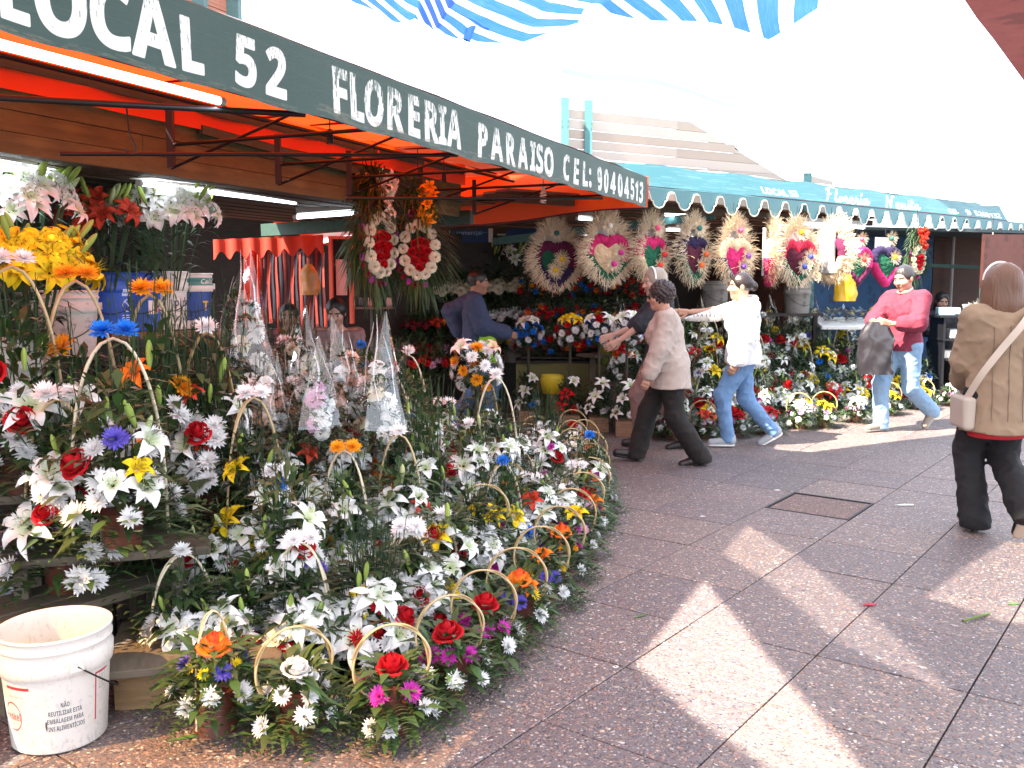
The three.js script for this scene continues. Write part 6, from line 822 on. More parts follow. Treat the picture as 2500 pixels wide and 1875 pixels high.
function ik(a, c, l1, l2, hint) { const d = c.clone().sub(a); let L = d.length(); const mx = (l1 + l2) * 0.998; if (L > mx) { c.copy(a).addScaledVector(d, mx / L); L = mx; } d.normalize(); const q = (l1 * l1 - l2 * l2 + L * L) / (2 * L), h = Math.sqrt(Math.max(0, l1 * l1 - q * q)), n = hint.clone().addScaledVector(d, -hint.dot(d)).normalize(); return a.clone().addScaledVector(d, q).addScaledVector(n, h); }
const skinM = M(1, 1, 1, { vertexColors: true, roughness: 0.55 });
const clothM = (r, g, b, o = {}) => M(r, g, b, { roughness: 0.85, vertexColors: true, ...o });
const ell = (x, y, z, cx, cy, cz, rx, ry, rz) => { const a = (x - cx) / rx, b = (y - cy) / ry, c = (z - cz) / rz; return (Math.sqrt(a * a + b * b + c * c) - 1) * Math.min(rx, ry, rz); };
const cap = (x, y, z, a, b, ra, rb) => { const bx_ = b[0] - a[0], by = b[1] - a[1], bz = b[2] - a[2], px = x - a[0], py = y - a[1], pz = z - a[2], L = bx_ * bx_ + by * by + bz * bz, h = clamp((px * bx_ + py * by + pz * bz) / L, 0, 1); return Math.hypot(px - bx_ * h, py - by * h, pz - bz * h) - lerp(ra, rb, h); };
function headSDF(x, y, z) {
  let d = ell(x, y, z, 0, 0.03, -0.012, 0.075, 0.092, 0.094); d = smin(d, ell(x, y, z, 0, -0.035, 0.022, 0.058, 0.085, 0.068), 0.03); d = smin(d, Math.hypot(x, y + 0.098, z - 0.058) - 0.022, 0.03);
  d = smin(d, cap(x, y, z, [-0.03, 0.026, 0.07], [0.03, 0.026, 0.07], 0.014, 0.014), 0.02); d = smin(d, ell(Math.abs(x), y, z, 0.042, -0.03, 0.055, 0.024, 0.02, 0.024), 0.03);
  d = -smin(-d, Math.hypot(Math.abs(x) - 0.031, y - 0.002, z - 0.098) - 0.015, 0.012); d = smin(d, Math.hypot(Math.abs(x) - 0.031, y - 0.001, z - 0.074) - 0.0125, 0.004);
  d = smin(d, cap(x, y, z, [0, 0.010, 0.084], [0, -0.028, 0.107], 0.008, 0.0125), 0.014); d = smin(d, cap(x, y, z, [-0.01, -0.03, 0.094], [0.01, -0.03, 0.094], 0.009, 0.009), 0.012);
  d = smin(d, cap(x, y, z, [-0.018, -0.058, 0.084], [0.018, -0.058, 0.084], 0.007, 0.007), 0.008); d = smin(d, cap(x, y, z, [-0.014, -0.068, 0.082], [0.014, -0.068, 0.082], 0.008, 0.008), 0.008);
  d = smin(d, ell(Math.abs(x), y, z, 0.078, -0.004, -0.012, 0.012, 0.032, 0.02), 0.010); d = smin(d, cap(x, y, z, [0, -0.05, -0.02], [0, -0.16, -0.035], 0.052, 0.054), 0.03);
  return d;
}
const HAIR = {
  short: (x, y, z) => Math.max(ell(x, y, z, 0, 0.037, -0.02, 0.086, 0.098, 0.103), -ell(x, y, z, 0, -0.055, 0.085, 0.085, 0.115, 0.075), -(y + 0.075 + 0.2 * z), Math.abs(x) > 0.06 && z > -0.03 ? -(y + 0.005) : -1),
  bob: (x, y, z) => Math.max(smin(ell(x, y, z, 0, 0.035, -0.02, 0.094, 0.102, 0.108), smin(ell(x, y, z, 0, -0.10, -0.04, 0.118, 0.165, 0.088), ell(Math.abs(x), y, z, 0.078, -0.10, 0.01, 0.044, 0.15, 0.06), 0.03), 0.05), -ell(x, y, z, 0, -0.05, 0.11, 0.062, 0.125, 0.085), -(y + 0.225 + 0.01 * Math.sin(x * 70))),
  curly: (x, y, z) => Math.max(ell(x, y, z, 0, 0.03, -0.03, 0.108, 0.112, 0.118) + 0.012 * Math.sin(x * 130) * Math.sin(y * 120) * Math.sin(z * 125), -ell(x, y, z, 0, -0.06, 0.11, 0.07, 0.115, 0.085), -(y + 0.11)),
  tied: (x, y, z) => smin(Math.max(ell(x, y, z, 0, 0.035, -0.02, 0.086, 0.097, 0.105), -ell(x, y, z, 0, -0.055, 0.085, 0.085, 0.118, 0.078), -(y + 0.07 + 0.3 * z)), ell(x, y, z, 0, 0.0, -0.125, 0.045, 0.045, 0.04), 0.02),
  long: (x, y, z) => smin(Math.max(ell(x, y, z, 0, 0.035, -0.02, 0.092, 0.10, 0.106), -ell(x, y, z, 0, -0.045, 0.10, 0.066, 0.125, 0.08)), Math.max(ell(x, y, z, 0, -0.12, -0.06, 0.095, 0.19, 0.055)), 0.04),
};
function handBones(w, dir, nrm, side, curl, k = 1) {                        // palm, four fingers and a thumb off its side
  const s = dir.clone().cross(nrm).normalize().multiplyScalar(side), B = [], q = (a, b, c) => w.clone().addScaledVector(dir, a * k).addScaledVector(s, b * k).addScaledVector(nrm, c * k);
  for (const o of [-0.024, -0.008, 0.008, 0.024]) B.push(bone(q(0.0, o * 0.6, 0), q(0.082, o, 0), 0.015 * k, 0.0135 * k, 1, 0.012));
  [[-0.03, 0.066], [-0.010, 0.078], [0.010, 0.074], [0.028, 0.058]].forEach(([o, L], i) => { let p = q(0.088, o, 0), d = dir.clone(), cr = curl * (0.8 + 0.12 * i); const ax = s.clone(); for (let j = 0; j < 3; j++) { d = d.clone().applyAxisAngle(ax, cr * side * (j === 0 ? 0.6 : 0.8)); const e = p.clone().addScaledVector(d, L * k * [0.44, 0.32, 0.24][j]); B.push(bone(p, e, (0.0092 - 0.0008 * j) * k, (0.0088 - 0.001 * j) * k, 1, 0.004)); p = e; } });
  const t0 = q(0.022, -0.034, 0.004), t1 = q(0.055, -0.056, 0.016), t2 = q(0.082, -0.056, 0.026 + 0.01 * curl); B.push(bone(q(0.012, -0.012, 0), t0, 0.014 * k, 0.012 * k, 1, 0.01), bone(t0, t1, 0.0115 * k, 0.0105 * k, 1, 0.006), bone(t1, t2, 0.010 * k, 0.0085 * k, 1, 0.004)); return B;
}
function person(s) {
  const k = s.H / 1.7, o = thing('person', s.label, 'person', s.pos, s.yaw), J = {};
  const py = s.pelvisY ?? 0.92 * k, ln = s.lean ?? 0, sw = (s.shoulder ?? 0.175) * k;
  J.pel = V(0, py, 0); J.waist = V(0, py + 0.13 * k, ln * 0.35); J.chest = V(0, py + 0.33 * k, ln * 0.8); J.neck = V(0, py + 0.50 * k, ln + 0.005); J.head = V(0, py + 0.655 * k + (s.headDy ?? 0), ln + 0.045 + (s.headFwd ?? 0));
  J.sh = [-1, 1].map(q => V(q * sw, py + 0.455 * k, ln * 0.95 - 0.01)); J.hip = [-1, 1].map(q => V(q * 0.088 * k, py - 0.03, 0));
  J.wr = [0, 1].map(i => { const h = s.hands[i]; return V(h[0], h[1], h[2]); }); J.el = [0, 1].map(i => ik(J.sh[i], J.wr[i], 0.29 * k, 0.25 * k, V(...(s.elbow?.[i] ?? [i ? 0.4 : -0.4, -0.4, -0.9]))));
  J.an = [0, 1].map(i => { const f = s.feet[i]; return V(f[0], f[1], f[2]); }); J.kn = [0, 1].map(i => ik(J.hip[i], J.an[i], 0.43 * k, 0.42 * k, V(0, 0.2, 1)));
  const G = s.girth ?? 1, fem = s.fem ? 1 : 0, T = [bone(J.pel, J.waist, 0.145 * k * G, (0.125 - 0.008 * fem) * k * G, 0.78, 0.06), bone(J.waist, J.chest, 0.125 * k * G, 0.142 * k * G, 0.76, 0.06), bone(J.chest, J.neck, 0.132 * k * G, 0.062 * k, 0.8, 0.05), ...J.sh.map(q => bone(V(q.x * 0.45, q.y - 0.01, q.z), q, 0.060 * k, 0.050 * k, 0.9, 0.05))];
  if (fem) for (const q of [-1, 1]) T.push(bone(V(q * 0.065 * k, J.chest.y - 0.015, J.chest.z + 0.075 * k * G), V(q * 0.06 * k, J.chest.y - 0.04, J.chest.z + 0.08 * k * G), 0.052 * k * G, 0.05 * k * G, 1, 0.06));
  const arms = [0, 1].map(i => [bone(J.sh[i], J.el[i], 0.048 * k, 0.038 * k), bone(J.el[i], J.wr[i], 0.039 * k, 0.026 * k)]), LG = s.leg ?? 1;
  const legs = [0, 1].map(i => [bone(J.hip[i], J.kn[i], 0.092 * k * LG, 0.060 * k * LG, 1, 0.05), bone(J.kn[i], J.an[i], 0.060 * k * LG, 0.040 * k, 1, 0.03)]);
  const foot = [0, 1].map(i => { const f = s.feet[i], yaw = f[3] ?? 0, pit = f[4] ?? 0, d = V(Math.sin(yaw) * Math.cos(pit), -Math.sin(pit), Math.cos(yaw) * Math.cos(pit)), up = V(Math.sin(yaw) * Math.sin(pit), Math.cos(pit), Math.cos(yaw) * Math.sin(pit)); const hl = J.an[i].clone().addScaledVector(d, -0.035).addScaledVector(up, -0.045), toe = J.an[i].clone().addScaledVector(d, 0.155 * k).addScaledVector(up, -0.052); return { hl, toe, d, up }; });
  const skin = s.skin ?? [0.42, 0.22, 0.14];
  // body, with finer head and hands, in one geometry
  const hy = s.head?.[0] ?? 0, hp = s.head?.[1] ?? 0, E = new THREE.Matrix4().makeRotationFromEuler(new THREE.Euler(hp, hy, s.head?.[2] ?? 0, 'YXZ')), hs = 0.98 * k * (s.headScale ?? 1.06);
  const body = [...T, ...arms.flat(), ...legs.flat(), ...foot.map(f => bone(f.hl, f.toe, 0.034, 0.026)), bone(J.neck.clone().add(V(0, -0.05, 0)), J.head.clone().add(V(0, -0.07 * k, -0.03)), 0.058 * k, 0.05 * k)];
  const [lo, hi] = boundsOf(body, 0.03), parts = [];
  parts.push(surfaceNets((x, y, z) => bonesSDF(body, x, y, z), lo, hi, 0.02, () => skin));
  const hairC = s.hair?.color ?? [0.02, 0.014, 0.01], hcol = (x, y, z) => { const ax = Math.abs(x); if (z > 0.066 && Math.hypot(ax - 0.031, y - 0.001) < 0.0125) { return Math.hypot(ax - 0.031, y - 0.001) < 0.0065 ? [0.02, 0.012, 0.01] : Math.abs(y - 0.001) < 0.006 ? [0.55, 0.52, 0.5] : skin.map(q => q * 0.7); } if (z > 0.05 && ax > 0.012 && ax < 0.052 && Math.abs(y - 0.024 + (ax - 0.03) * 0.1) < 0.006) return hairC; if (z > 0.075 && ax < 0.024 && Math.abs(y + 0.063) < 0.011) return [skin[0] * 0.85, skin[1] * 0.55, skin[2] * 0.6]; return skin; };
  const hg = surfaceNets(headSDF, [-0.11, -0.18, -0.13], [0.11, 0.15, 0.14], s.fine ?? 0.0055, hcol); hg.scale(hs, hs, hs); hg.applyMatrix4(E); hg.translate(J.head.x, J.head.y, J.head.z); parts.push(hg);
  [0, 1].forEach(i => { const hd = s.handDir?.[i], d = hd ? V(...hd).normalize() : J.wr[i].clone().sub(J.el[i]).normalize(), n0 = V(...(s.palm?.[i] ?? [i ? -1 : 1, 0, 0.2])), n = n0.addScaledVector(d, -n0.dot(d)).normalize(), B = handBones(J.wr[i], d, n, i ? -1 : 1, s.curl?.[i] ?? 0.5, k), [a, b] = boundsOf(B, 0.012); parts.push(surfaceNets((x, y, z) => bonesSDF(B, x, y, z), a, b, 0.0048, () => skin)); });
  part('body', mergeGeometries(parts), skinM, o);
  // hair
  if (s.hair) { const f = HAIR[s.hair.style], hgx = surfaceNets((x, y, z) => f(x, y, z) + 0.0016 * Math.sin(Math.atan2(x, z + 0.02) * 34 + 9 * noise(x * 16, y * 10, z * 16)) + 0.005 * (noise(x * 30, y * 11, z * 30) - 0.5), [-0.16, -0.34, -0.19], [0.16, 0.16, 0.13], 0.0065); hgx.scale(hs, hs, hs); hgx.applyMatrix4(E); hgx.translate(J.head.x, J.head.y, J.head.z); part('hair', hgx, M(...hairC, { roughness: s.hair.gloss ?? 0.45 }), o); }
  const headLocal = (geo, name, mat) => { geo.scale(hs, hs, hs); geo.applyMatrix4(E); geo.translate(J.head.x, J.head.y, J.head.z); part(name, geo, mat, o); };
  if (s.glasses) headLocal(mg([new THREE.SphereGeometry(0.024, 12, 8).scale(1, 0.8, 0.35).translate(-0.032, 0, 0.095), new THREE.SphereGeometry(0.024, 12, 8).scale(1, 0.8, 0.35).translate(0.032, 0, 0.095), cyl(V(-0.056, 0.004, 0.09), V(-0.082, 0.006, 0), 0.003, 5), cyl(V(0.056, 0.004, 0.09), V(0.082, 0.006, 0), 0.003, 5)]), 'sunglasses', M(0.01, 0.01, 0.012, { roughness: 0.15 }));
  if (s.band) { const pts = []; for (let i = 0; i <= 14; i++) { const a = Math.PI * i / 14; pts.push(V(Math.cos(a) * 0.100, 0.035 + Math.sin(a) * 0.106, 0.025 - 0.01 * Math.sin(a))); } headLocal(tube(pts, 0.009, 30, 6), 'crown_band', M(...s.band, { roughness: 0.5 })); }  // pale tube arched over the crown of the head
  // clothes: the same bones, a little thicker, cut at hem and cuff
  const wr = (x, y, z) => { const q = noise(x * 13 + y * 11, y * 13 - x * 8, z * 13 + y * 5), r = noise(x * 30 - y * 16 + 7, y * 20 + z * 12, z * 30 + 3); return 0.008 * (noise(x * 8, y * 5, z * 8) - 0.5) - 0.010 * Math.pow(1 - Math.abs(q - 0.5) * 2, 3) + 0.004 - 0.0035 * Math.pow(1 - Math.abs(r - 0.5) * 2, 3); };
  const t = s.top, cuff = t.cuff ?? 0.94, top = [...T.map(q => ({ ...q })), ...arms.flatMap(([a, b]) => [bone(a.a, a.b, a.ra + t.ease, a.rb + t.ease * 1.2, 1, 0.04), bone(b.a, b.a.clone().lerp(b.b, cuff), b.ra + t.ease * 1.2, b.rb + t.ease + 0.006, 1, 0.03)])];
  const hem = t.hem * k, fl = t.flare ?? 0; if (hem < py - 0.05) top.push(bone(J.pel, V(0, hem, 0), 0.15 * k * G, (0.155 + fl) * k * G, 0.8, 0.05));
  { const [a, b] = boundsOf(top, 0.05); part(t.name, surfaceNets((x, y, z) => Math.max(bonesSDF(top, x, y, z, 0.014 + t.ease * 0.4) + wr(x, y, z), hem - y + 0.006 * Math.sin(x * 14 + z * 11), y - (J.neck.y + (t.collar ?? 0.02) + 0.35 * (J.neck.z - z))), a, b, s.far ? 0.014 : 0.0098, mottle(0.12)), t.mat, o); }
  if (t.under) { const u = t.under, B = [bone(J.pel, V(0, hem - u.drop, 0), 0.14 * k * G, 0.152 * k * G, 0.8)], [a, b] = boundsOf(B, 0.03); part('shirt_hem', surfaceNets((x, y, z) => Math.max(bonesSDF(B, x, y, z, 0.008), hem - u.drop - y), a, b, 0.016), u.mat, o); }
  const bt = s.bottom, LGB = [bone(J.pel, J.waist, 0.142 * k * G, 0.122 * k * G, 0.8, 0.05), ...[0, 1].flatMap(i => { const end = J.an[i].clone().lerp(foot[i].hl, bt.long ?? 0.3); return [bone(J.hip[i], J.kn[i], 0.094 * k * LG + bt.ease * 0.7, 0.060 * k * LG + bt.ease, 1, 0.045), bone(J.kn[i], end, 0.060 * k * LG + bt.ease, (bt.cuff ?? 0.055) * k, 1, 0.03)]; })];
  { const [a, b] = boundsOf(LGB, 0.04); part('trousers', surfaceNets((x, y, z) => Math.max(bonesSDF(LGB, x, y, z, 0.006) + wr(x, y, z), y - J.waist.y, 0.025 - y), a, b, s.far ? 0.014 : 0.0098, mottle(0.2)), bt.mat, o); }
  foot.forEach((f, i) => { const B = [bone(f.hl.clone().addScaledVector(f.up, 0.012), f.toe.clone().addScaledVector(f.up, 0.004), 0.043, 0.034, 1, 0.02), bone(f.hl.clone().addScaledVector(f.up, 0.03), f.hl.clone().addScaledVector(f.up, 0.055), 0.042, 0.04, 1, 0.03)], sole = f.hl, [a, b] = boundsOf(B, 0.02); const low = (x, y, z) => (x - sole.x) * f.up.x + (y - sole.y) * f.up.y + (z - sole.z) * f.up.z; const sh = part('shoe', surfaceNets((x, y, z) => Math.max(bonesSDF(B, x, y, z), -(low(x, y, z) + 0.022)), a, b, 0.008), s.shoes.mat, o);
    const SB = [bone(f.hl, f.toe, 0.046, 0.037, 1, 0.02)], [c, e] = boundsOf(SB, 0.02); part('sole', surfaceNets((x, y, z) => Math.max(bonesSDF(SB, x, y, z), Math.abs(low(x, y, z) + 0.028) - 0.010), c, e, 0.007), s.shoes.sole, sh); if (s.shoes.heel) { const g = cyl(f.hl.clone().addScaledVector(f.up, -0.03), f.hl.clone().addScaledVector(f.up, -0.085), 0.022, 10); part('heel', g, s.shoes.mat, sh); } });
  s.after?.(o, J, k); return o;
}
seed = 950;
const blackCloth = clothM(0.007, 0.0065, 0.008), jeans = clothM(0.13, 0.24, 0.42, { roughness: 0.9 }), darkShoe = M(0.012, 0.011, 0.012, { roughness: 0.4 });
// woman in the tan jacket, seen from behind
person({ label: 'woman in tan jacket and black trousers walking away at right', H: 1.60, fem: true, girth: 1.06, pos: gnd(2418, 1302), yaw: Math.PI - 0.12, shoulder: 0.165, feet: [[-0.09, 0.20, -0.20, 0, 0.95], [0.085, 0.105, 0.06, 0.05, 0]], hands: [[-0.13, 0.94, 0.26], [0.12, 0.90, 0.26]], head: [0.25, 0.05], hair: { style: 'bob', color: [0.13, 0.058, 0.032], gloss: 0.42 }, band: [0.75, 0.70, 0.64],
  top: { name: 'jacket', mat: clothM(0.27, 0.185, 0.12), ease: 0.018, hem: 0.66, flare: 0.03, collar: 0.03, under: { drop: 0.035, mat: clothM(0.42, 0.012, 0.02) } }, bottom: { mat: blackCloth, ease: 0.018, cuff: 0.085, long: 0.9 }, shoes: { mat: darkShoe, sole: M(0.45, 0.36, 0.28), heel: true },
  after: (o, J, k) => { const jp = o.children.find(c => c.name === 'jacket').geometry.attributes.position, seamC = clothM(0.17, 0.115, 0.075); for (const x0 of [-0.085, 0.0, 0.085]) { const pts = []; for (let y = 0.70; y < J.neck.y - 0.06; y += 0.05) { let z = 9; for (let i = 0; i < jp.count; i++) if (Math.abs(jp.getX(i) - x0) < 0.012 && Math.abs(jp.getY(i) - y) < 0.014) z = Math.min(z, jp.getZ(i)); if (z < 0) pts.push(V(x0, y, z + 0.0005)); } if (pts.length > 3) part('back_seam', tube(pts, 0.0024, 40, 5), seamC, o); } const c = M(0.40, 0.33, 0.27, { roughness: 0.55 }); const S = part('bag_strap', (() => { const pts = [V(-0.12, J.neck.y - 0.005, -0.065), V(-0.05, J.chest.y + 0.09, -0.155), V(0.06, J.chest.y - 0.05, -0.168), V(0.16, J.waist.y - 0.02, -0.15), V(0.205, J.pel.y - 0.06, -0.05)], m = new MB(), cv = new THREE.CatmullRomCurve3(pts); m.grid((u, v) => { const p = cv.getPoint(v); return [p.x + (u - 0.5) * 0.03, p.y + (u - 0.5) * 0.03, p.z - 0.004]; }, 2, 24); const g = m.geo(); g.deleteAttribute('color'); return g; })(), M(0.52, 0.42, 0.34, { side: DS, roughness: 0.5 }), o);
    const bg = new RoundedBoxGeometry(0.055, 0.20, 0.25, 4, 0.025); const p = bg.attributes.position; for (let i = 0; i < p.count; i++) p.setX(i, p.getX(i) * (1 + 0.5 * noise(p.getY(i) * 14, p.getZ(i) * 14))); bg.computeVertexNormals(); bg.translate(0.195, J.pel.y - 0.13, 0.01); part('shoulder_bag', bg, c, o); } });
// man in maroon with a black bag
person({ label: 'man in maroon sweater and jeans opening a black plastic bag', H: 1.66, pos: gnd(2196, 1052), yaw: -1.05, girth: 1.06, feet: [[-0.09, 0.09, 0.20, -0.05, 0], [0.09, 0.19, -0.34, 0.1, 0.75]], hands: [[-0.10, 1.08, 0.36], [0.10, 1.10, 0.33]], elbow: [[-0.8, -0.5, -0.5], [0.8, -0.5, -0.5]], handDir: [[0.5, 0.25, 0.8], [-0.5, 0.2, 0.8]], palm: [[1, 0.4, -0.2], [-1, 0.4, -0.2]], curl: [0.75, 0.75], head: [0.05, 0.22], skin: [0.45, 0.25, 0.17], hair: { style: 'short', color: [0.03, 0.028, 0.03], gloss: 0.4 },
  top: { name: 'sweater', mat: clothM(0.20, 0.022, 0.045), ease: 0.022, hem: 0.84, collar: 0.035, cuff: 0.55 }, bottom: { mat: clothM(0.20, 0.32, 0.46), ease: 0.016, cuff: 0.07, long: 0.85 }, shoes: { mat: M(0.20, 0.17, 0.14), sole: M(0.4, 0.38, 0.34) },
  after: (o, J) => { const col = new THREE.TorusGeometry(0.066, 0.012, 6, 22); col.rotateX(Math.PI / 2 + 0.25); col.scale(1, 1.6, 1); col.translate(J.neck.x, J.neck.y + 0.04, J.neck.z + 0.01); part('shirt_collar', col, clothM(0.55, 0.30, 0.24), o);  } });
{ // the bag he holds
  const c = gnd(2196, 1052), f = [Math.sin(-1.05), Math.cos(-1.05)], p = V(c.x + f[0] * 0.42, 0.60, c.z + f[1] * 0.42), m = new MB();
  m.grid((u, v) => { const a = u * 6.283, k = v < 0.7 ? 1 : lerp(1, 0.55, (v - 0.7) / 0.3), n = 0.28 * (fbm(Math.cos(a) * 2.2 + 4, v * 4, Math.sin(a) * 2.2) - 0.5) + 0.05 * Math.sin(a * 5 + v * 11); return [Math.cos(a) * 0.165 * (k + n), v * 0.52, Math.sin(a) * 0.055 * (k + n)]; }, 30, 22);
  const g = m.geo(); g.deleteAttribute('color'); const o = solo('black_plastic_bag', g, PM(0.025, 0.022, 0.026, { roughness: 0.22, side: DS, clearcoat: 0.4 }), 'black plastic bag held open by the man in maroon', 'bag'); o.position.copy(p); o.rotation.y = -1.05 + 0.9;
}
// woman in the white hoodie pointing left
const hoodTex = canvasTex(512, 512, (x, W, H) => { seed = 33; x.fillStyle = '#e9e9ea'; x.fillRect(0, 0, W, H); for (let i = 0; i < 9000; i++) { const g = 150 + rnd() * 90 | 0; x.fillStyle = `rgba(${g},${g},${g + 6},0.35)`; x.fillRect(rnd() * W, rnd() * H, 2, 1); } x.fillStyle = '#6d7078'; for (const [y, h] of [[150, 26], [205, 10], [300, 9], [330, 16]]) for (let q = 0; q < W; q += 26) { x.save(); x.translate(q + 8, y + h); x.font = `bold ${h}px sans-serif`; x.fillText(pick(['O', 'Z', 'A', 'R', 'B', 'I', '✦', 'N']), 0, 0); x.restore(); } });
person({ label: 'woman in white printed hoodie and jeans pointing to the left', H: 1.58, fem: true, girth: 1.18, leg: 1.1, pos: gnd(1808, 1088), yaw: -Math.PI / 2 - 0.05, feet: [[-0.08, 0.13, -0.30, 0, 0.55], [0.08, 0.09, 0.14, 0, 0]], hands: [[-0.20, 1.22, 0.56], [0.21, 0.80, 0.10]], elbow: [[-0.4, -1, 0], [0.2, -0.3, -1]], curl: [0.2, 0.6], head: [-0.05, 0.02], skin: [0.45, 0.24, 0.16], hair: { style: 'tied', color: [0.018, 0.012, 0.012], gloss: 0.35 },
  top: { name: 'hoodie', mat: clothM(0.95, 0.95, 0.95, { map: hoodTex }), ease: 0.028, hem: 0.82, collar: 0.03 }, bottom: { mat: jeans, ease: 0.006, cuff: 0.055, long: 0.2 }, shoes: { mat: M(0.30, 0.32, 0.35), sole: M(0.72, 0.72, 0.72) },
  after: (o, J, k) => { const t = o.children.find(c => c.name === 'hoodie').geometry, p = t.attributes.position, uv = new Float32Array(p.count * 2); for (let i = 0; i < p.count; i++) { uv[2 * i] = (p.getZ(i) + p.getX(i) * 0.15) * 1.4; uv[2 * i + 1] = (p.getY(i) - 0.78) / 0.62; } t.setAttribute('uv', new THREE.BufferAttribute(uv, 2)); const h = new THREE.TorusGeometry(0.085, 0.034, 8, 20, Math.PI * 1.3); h.rotateX(Math.PI / 2 - 0.35); h.rotateY(Math.PI * 1.15 + 0.25); h.translate(0, J.neck.y + 0.012, J.neck.z - 0.015); part('hood', h, clothM(0.85, 0.85, 0.85), o); } });
// woman in the taupe sweater striding left
person({ label: 'woman in taupe sweater and black trousers striding left', H: 1.50, fem: true, girth: 1.24, lean: 0.06, pos: gnd(1634, 1130), yaw: -Math.PI / 2 - 0.1, feet: [[-0.07, 0.085, 0.30, 0, -0.15], [0.08, 0.085, -0.22, 0, 0.25]], hands: [[-0.19, 0.80, 0.16], [0.22, 0.72, 0.20]], elbow: [[-0.3, -0.3, -1], [0.3, -0.3, -1]], curl: [0.6, 0.6], head: [0, 0.12], skin: [0.46, 0.24, 0.17], glasses: true, hair: { style: 'curly', color: [0.028, 0.016, 0.016], gloss: 0.5 },
  top: { name: 'sweater', mat: clothM(0.40, 0.33, 0.29), ease: 0.018, hem: 0.72, flare: 0.02, collar: 0.03 }, bottom: { mat: clothM(0.009, 0.007, 0.0065), ease: 0.022, cuff: 0.085, long: 0.8 }, shoes: { mat: darkShoe, sole: darkShoe } });
// grey-blonde woman beyond her
person({ label: 'blonde woman in dark vest half hidden behind the woman in taupe', H: 1.62, fem: true, girth: 1.05, lean: 0.03, pos: gnd(1610, 1092), yaw: -Math.PI / 2 + 0.1, feet: [[-0.08, 0.085, 0.16, 0, 0], [0.08, 0.085, -0.2, 0, 0.2]], hands: [[-0.15, 1.02, 0.42], [0.16, 0.98, 0.44]], elbow: [[-0.2, -1, -0.3], [0.2, -1, -0.3]], curl: [0.5, 0.5], head: [0.15, 0.1], skin: [0.48, 0.28, 0.22], band: [0.8, 0.8, 0.82], hair: { style: 'long', color: [0.30, 0.25, 0.20], gloss: 0.3 },
  top: { name: 'vest', mat: clothM(0.02, 0.025, 0.035), ease: 0.014, hem: 0.84, collar: 0.02, cuff: 0.05 }, bottom: { mat: clothM(0.22, 0.14, 0.13), ease: 0.012, cuff: 0.07, long: 0.7 }, shoes: { mat: darkShoe, sole: darkShoe } });
// man in the blue jacket
person({ label: 'man in dark blue jacket and jeans walking through the passage', H: 1.62, girth: 1.0, pos: gnd(1160, 1042), yaw: Math.PI / 2 + 0.12, feet: [[-0.09, 0.085, 0.12, 0, 0], [0.09, 0.085, -0.16, 0, 0.15]], hands: [[-0.19, 0.99, 0.30], [0.24, 0.98, -0.14]], elbow: [[-0.3, -0.6, -1], [0.5, 0.1, -1]], curl: [0.8, 0.6], head: [-0.05, 0.03], skin: [0.34, 0.17, 0.11], hair: { style: 'short', color: [0.012, 0.01, 0.01], gloss: 0.4 },
  top: { name: 'jacket', mat: clothM(0.035, 0.055, 0.115), ease: 0.024, hem: 0.74, flare: 0.02, collar: 0.06 }, bottom: { mat: clothM(0.06, 0.11, 0.22), ease: 0.016, cuff: 0.075, long: 0.7 }, shoes: { mat: M(0.03, 0.03, 0.04), sole: M(0.6, 0.6, 0.58) },
  after: (o, J) => { const s = new THREE.Shape(); s.moveTo(0, 0.03); s.quadraticCurveTo(-0.02, 0, 0.004, -0.03); s.quadraticCurveTo(-0.004, 0, 0, 0.03); const g = new THREE.ExtrudeGeometry(s, { depth: 0.004, bevelEnabled: false }); g.rotateY(-Math.PI / 2); const m = J.sh[0].clone().lerp(J.el[0], 0.4); g.translate(m.x - 0.088, m.y, m.z); part('sleeve_mark', g, M(0.8, 0.8, 0.8), o); } });
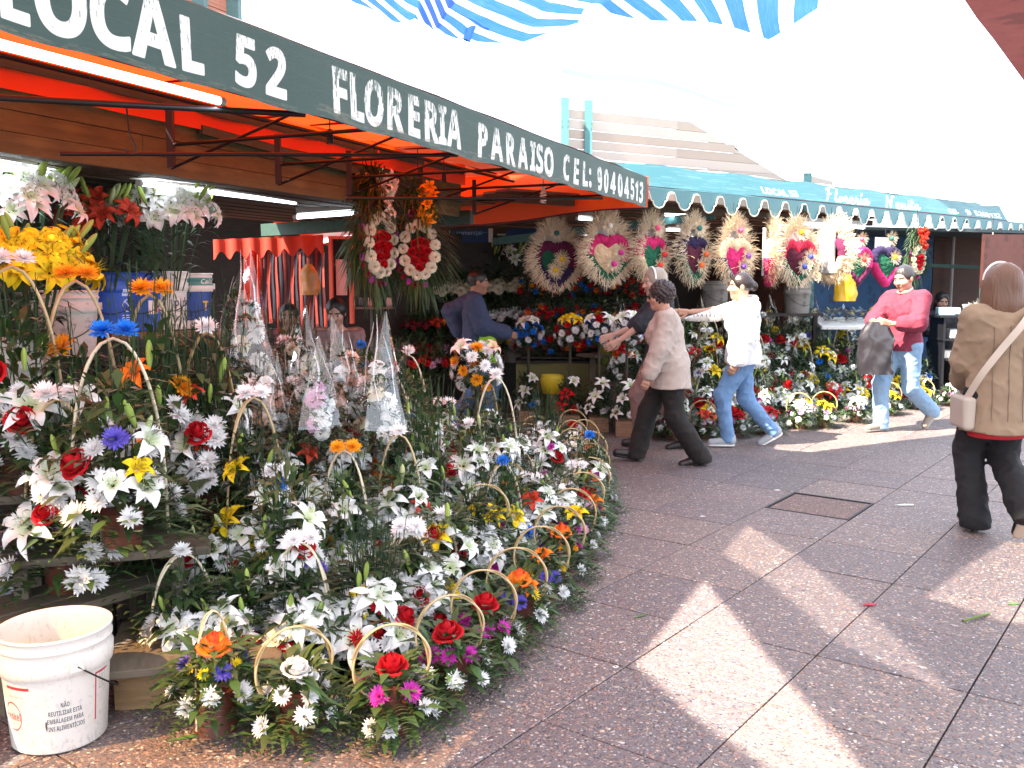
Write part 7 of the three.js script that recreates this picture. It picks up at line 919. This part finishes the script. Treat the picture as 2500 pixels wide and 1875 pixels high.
// women behind the counter and at the far kiosk, seated
const seat = (p, y, label) => { const o = thing('stool', label, 'stool', [p.x, 0, p.z]); part('seat', new THREE.CylinderGeometry(0.16, 0.16, 0.04, 18).translate(0, y, 0), MAT.greyPlank, o); for (let i = 0; i < 3; i++) { const a = i * 2.094; part('leg', cyl(V(Math.cos(a) * 0.16, 0, Math.sin(a) * 0.16), V(Math.cos(a) * 0.1, y - 0.02, Math.sin(a) * 0.1), 0.015), MAT.iron, o); } };
const sit = (label, px, py, d, yaw, extra) => { const top = at(px, py, d), H = 1.58, k = H / 1.7, pel = top.y - 0.78 * k, p = V(top.x, 0, top.z); person({ label, H, fem: true, pos: p, yaw, pelvisY: pel, feet: [[-0.1, 0.085, 0.34, 0, 0], [0.1, 0.085, 0.34, 0, 0]], hands: [[-0.14, pel + 0.16, 0.3], [0.14, pel + 0.16, 0.3]], curl: [0.5, 0.5], hair: { style: 'long', color: [0.012, 0.008, 0.008] }, top: { name: 'top', mat: clothM(0.03, 0.025, 0.03), ease: 0.012, hem: (pel - 0.02) / k, collar: 0.01 }, bottom: { mat: blackCloth, ease: 0.01, cuff: 0.06, long: 0.5 }, shoes: { mat: darkShoe, sole: darkShoe }, fine: 0.006, far: true, ...extra }); seat(p, pel - 0.16, `round stool under ${label.split(' ').slice(0, 5).join(' ')}`); };
sit('woman with hair tied back seated left in the red-lit stall', 706, 742, 8.3, 0.1, { hair: { style: 'tied', color: [0.02, 0.012, 0.01] }, skin: [0.42, 0.22, 0.15], top: { name: 'top', mat: clothM(0.12, 0.03, 0.03), ease: 0.012, hem: 0.5, collar: 0.01 } });
sit('long-haired woman looking down seated in the red-lit stall', 822, 732, 8.2, 0.0, { head: [0, 0.3], skin: [0.46, 0.25, 0.18], top: { name: 'top', mat: clothM(0.25, 0.14, 0.13), ease: 0.012, hem: 0.5, collar: 0.0 } });
sit('dark-haired woman sitting in shade at the blue kiosk', 2300, 715, 13.2, -0.3, { head: [0.2, 0.3], skin: [0.38, 0.2, 0.15] });
console.log('things', scene.children.length);
renderer.render(scene, camera);
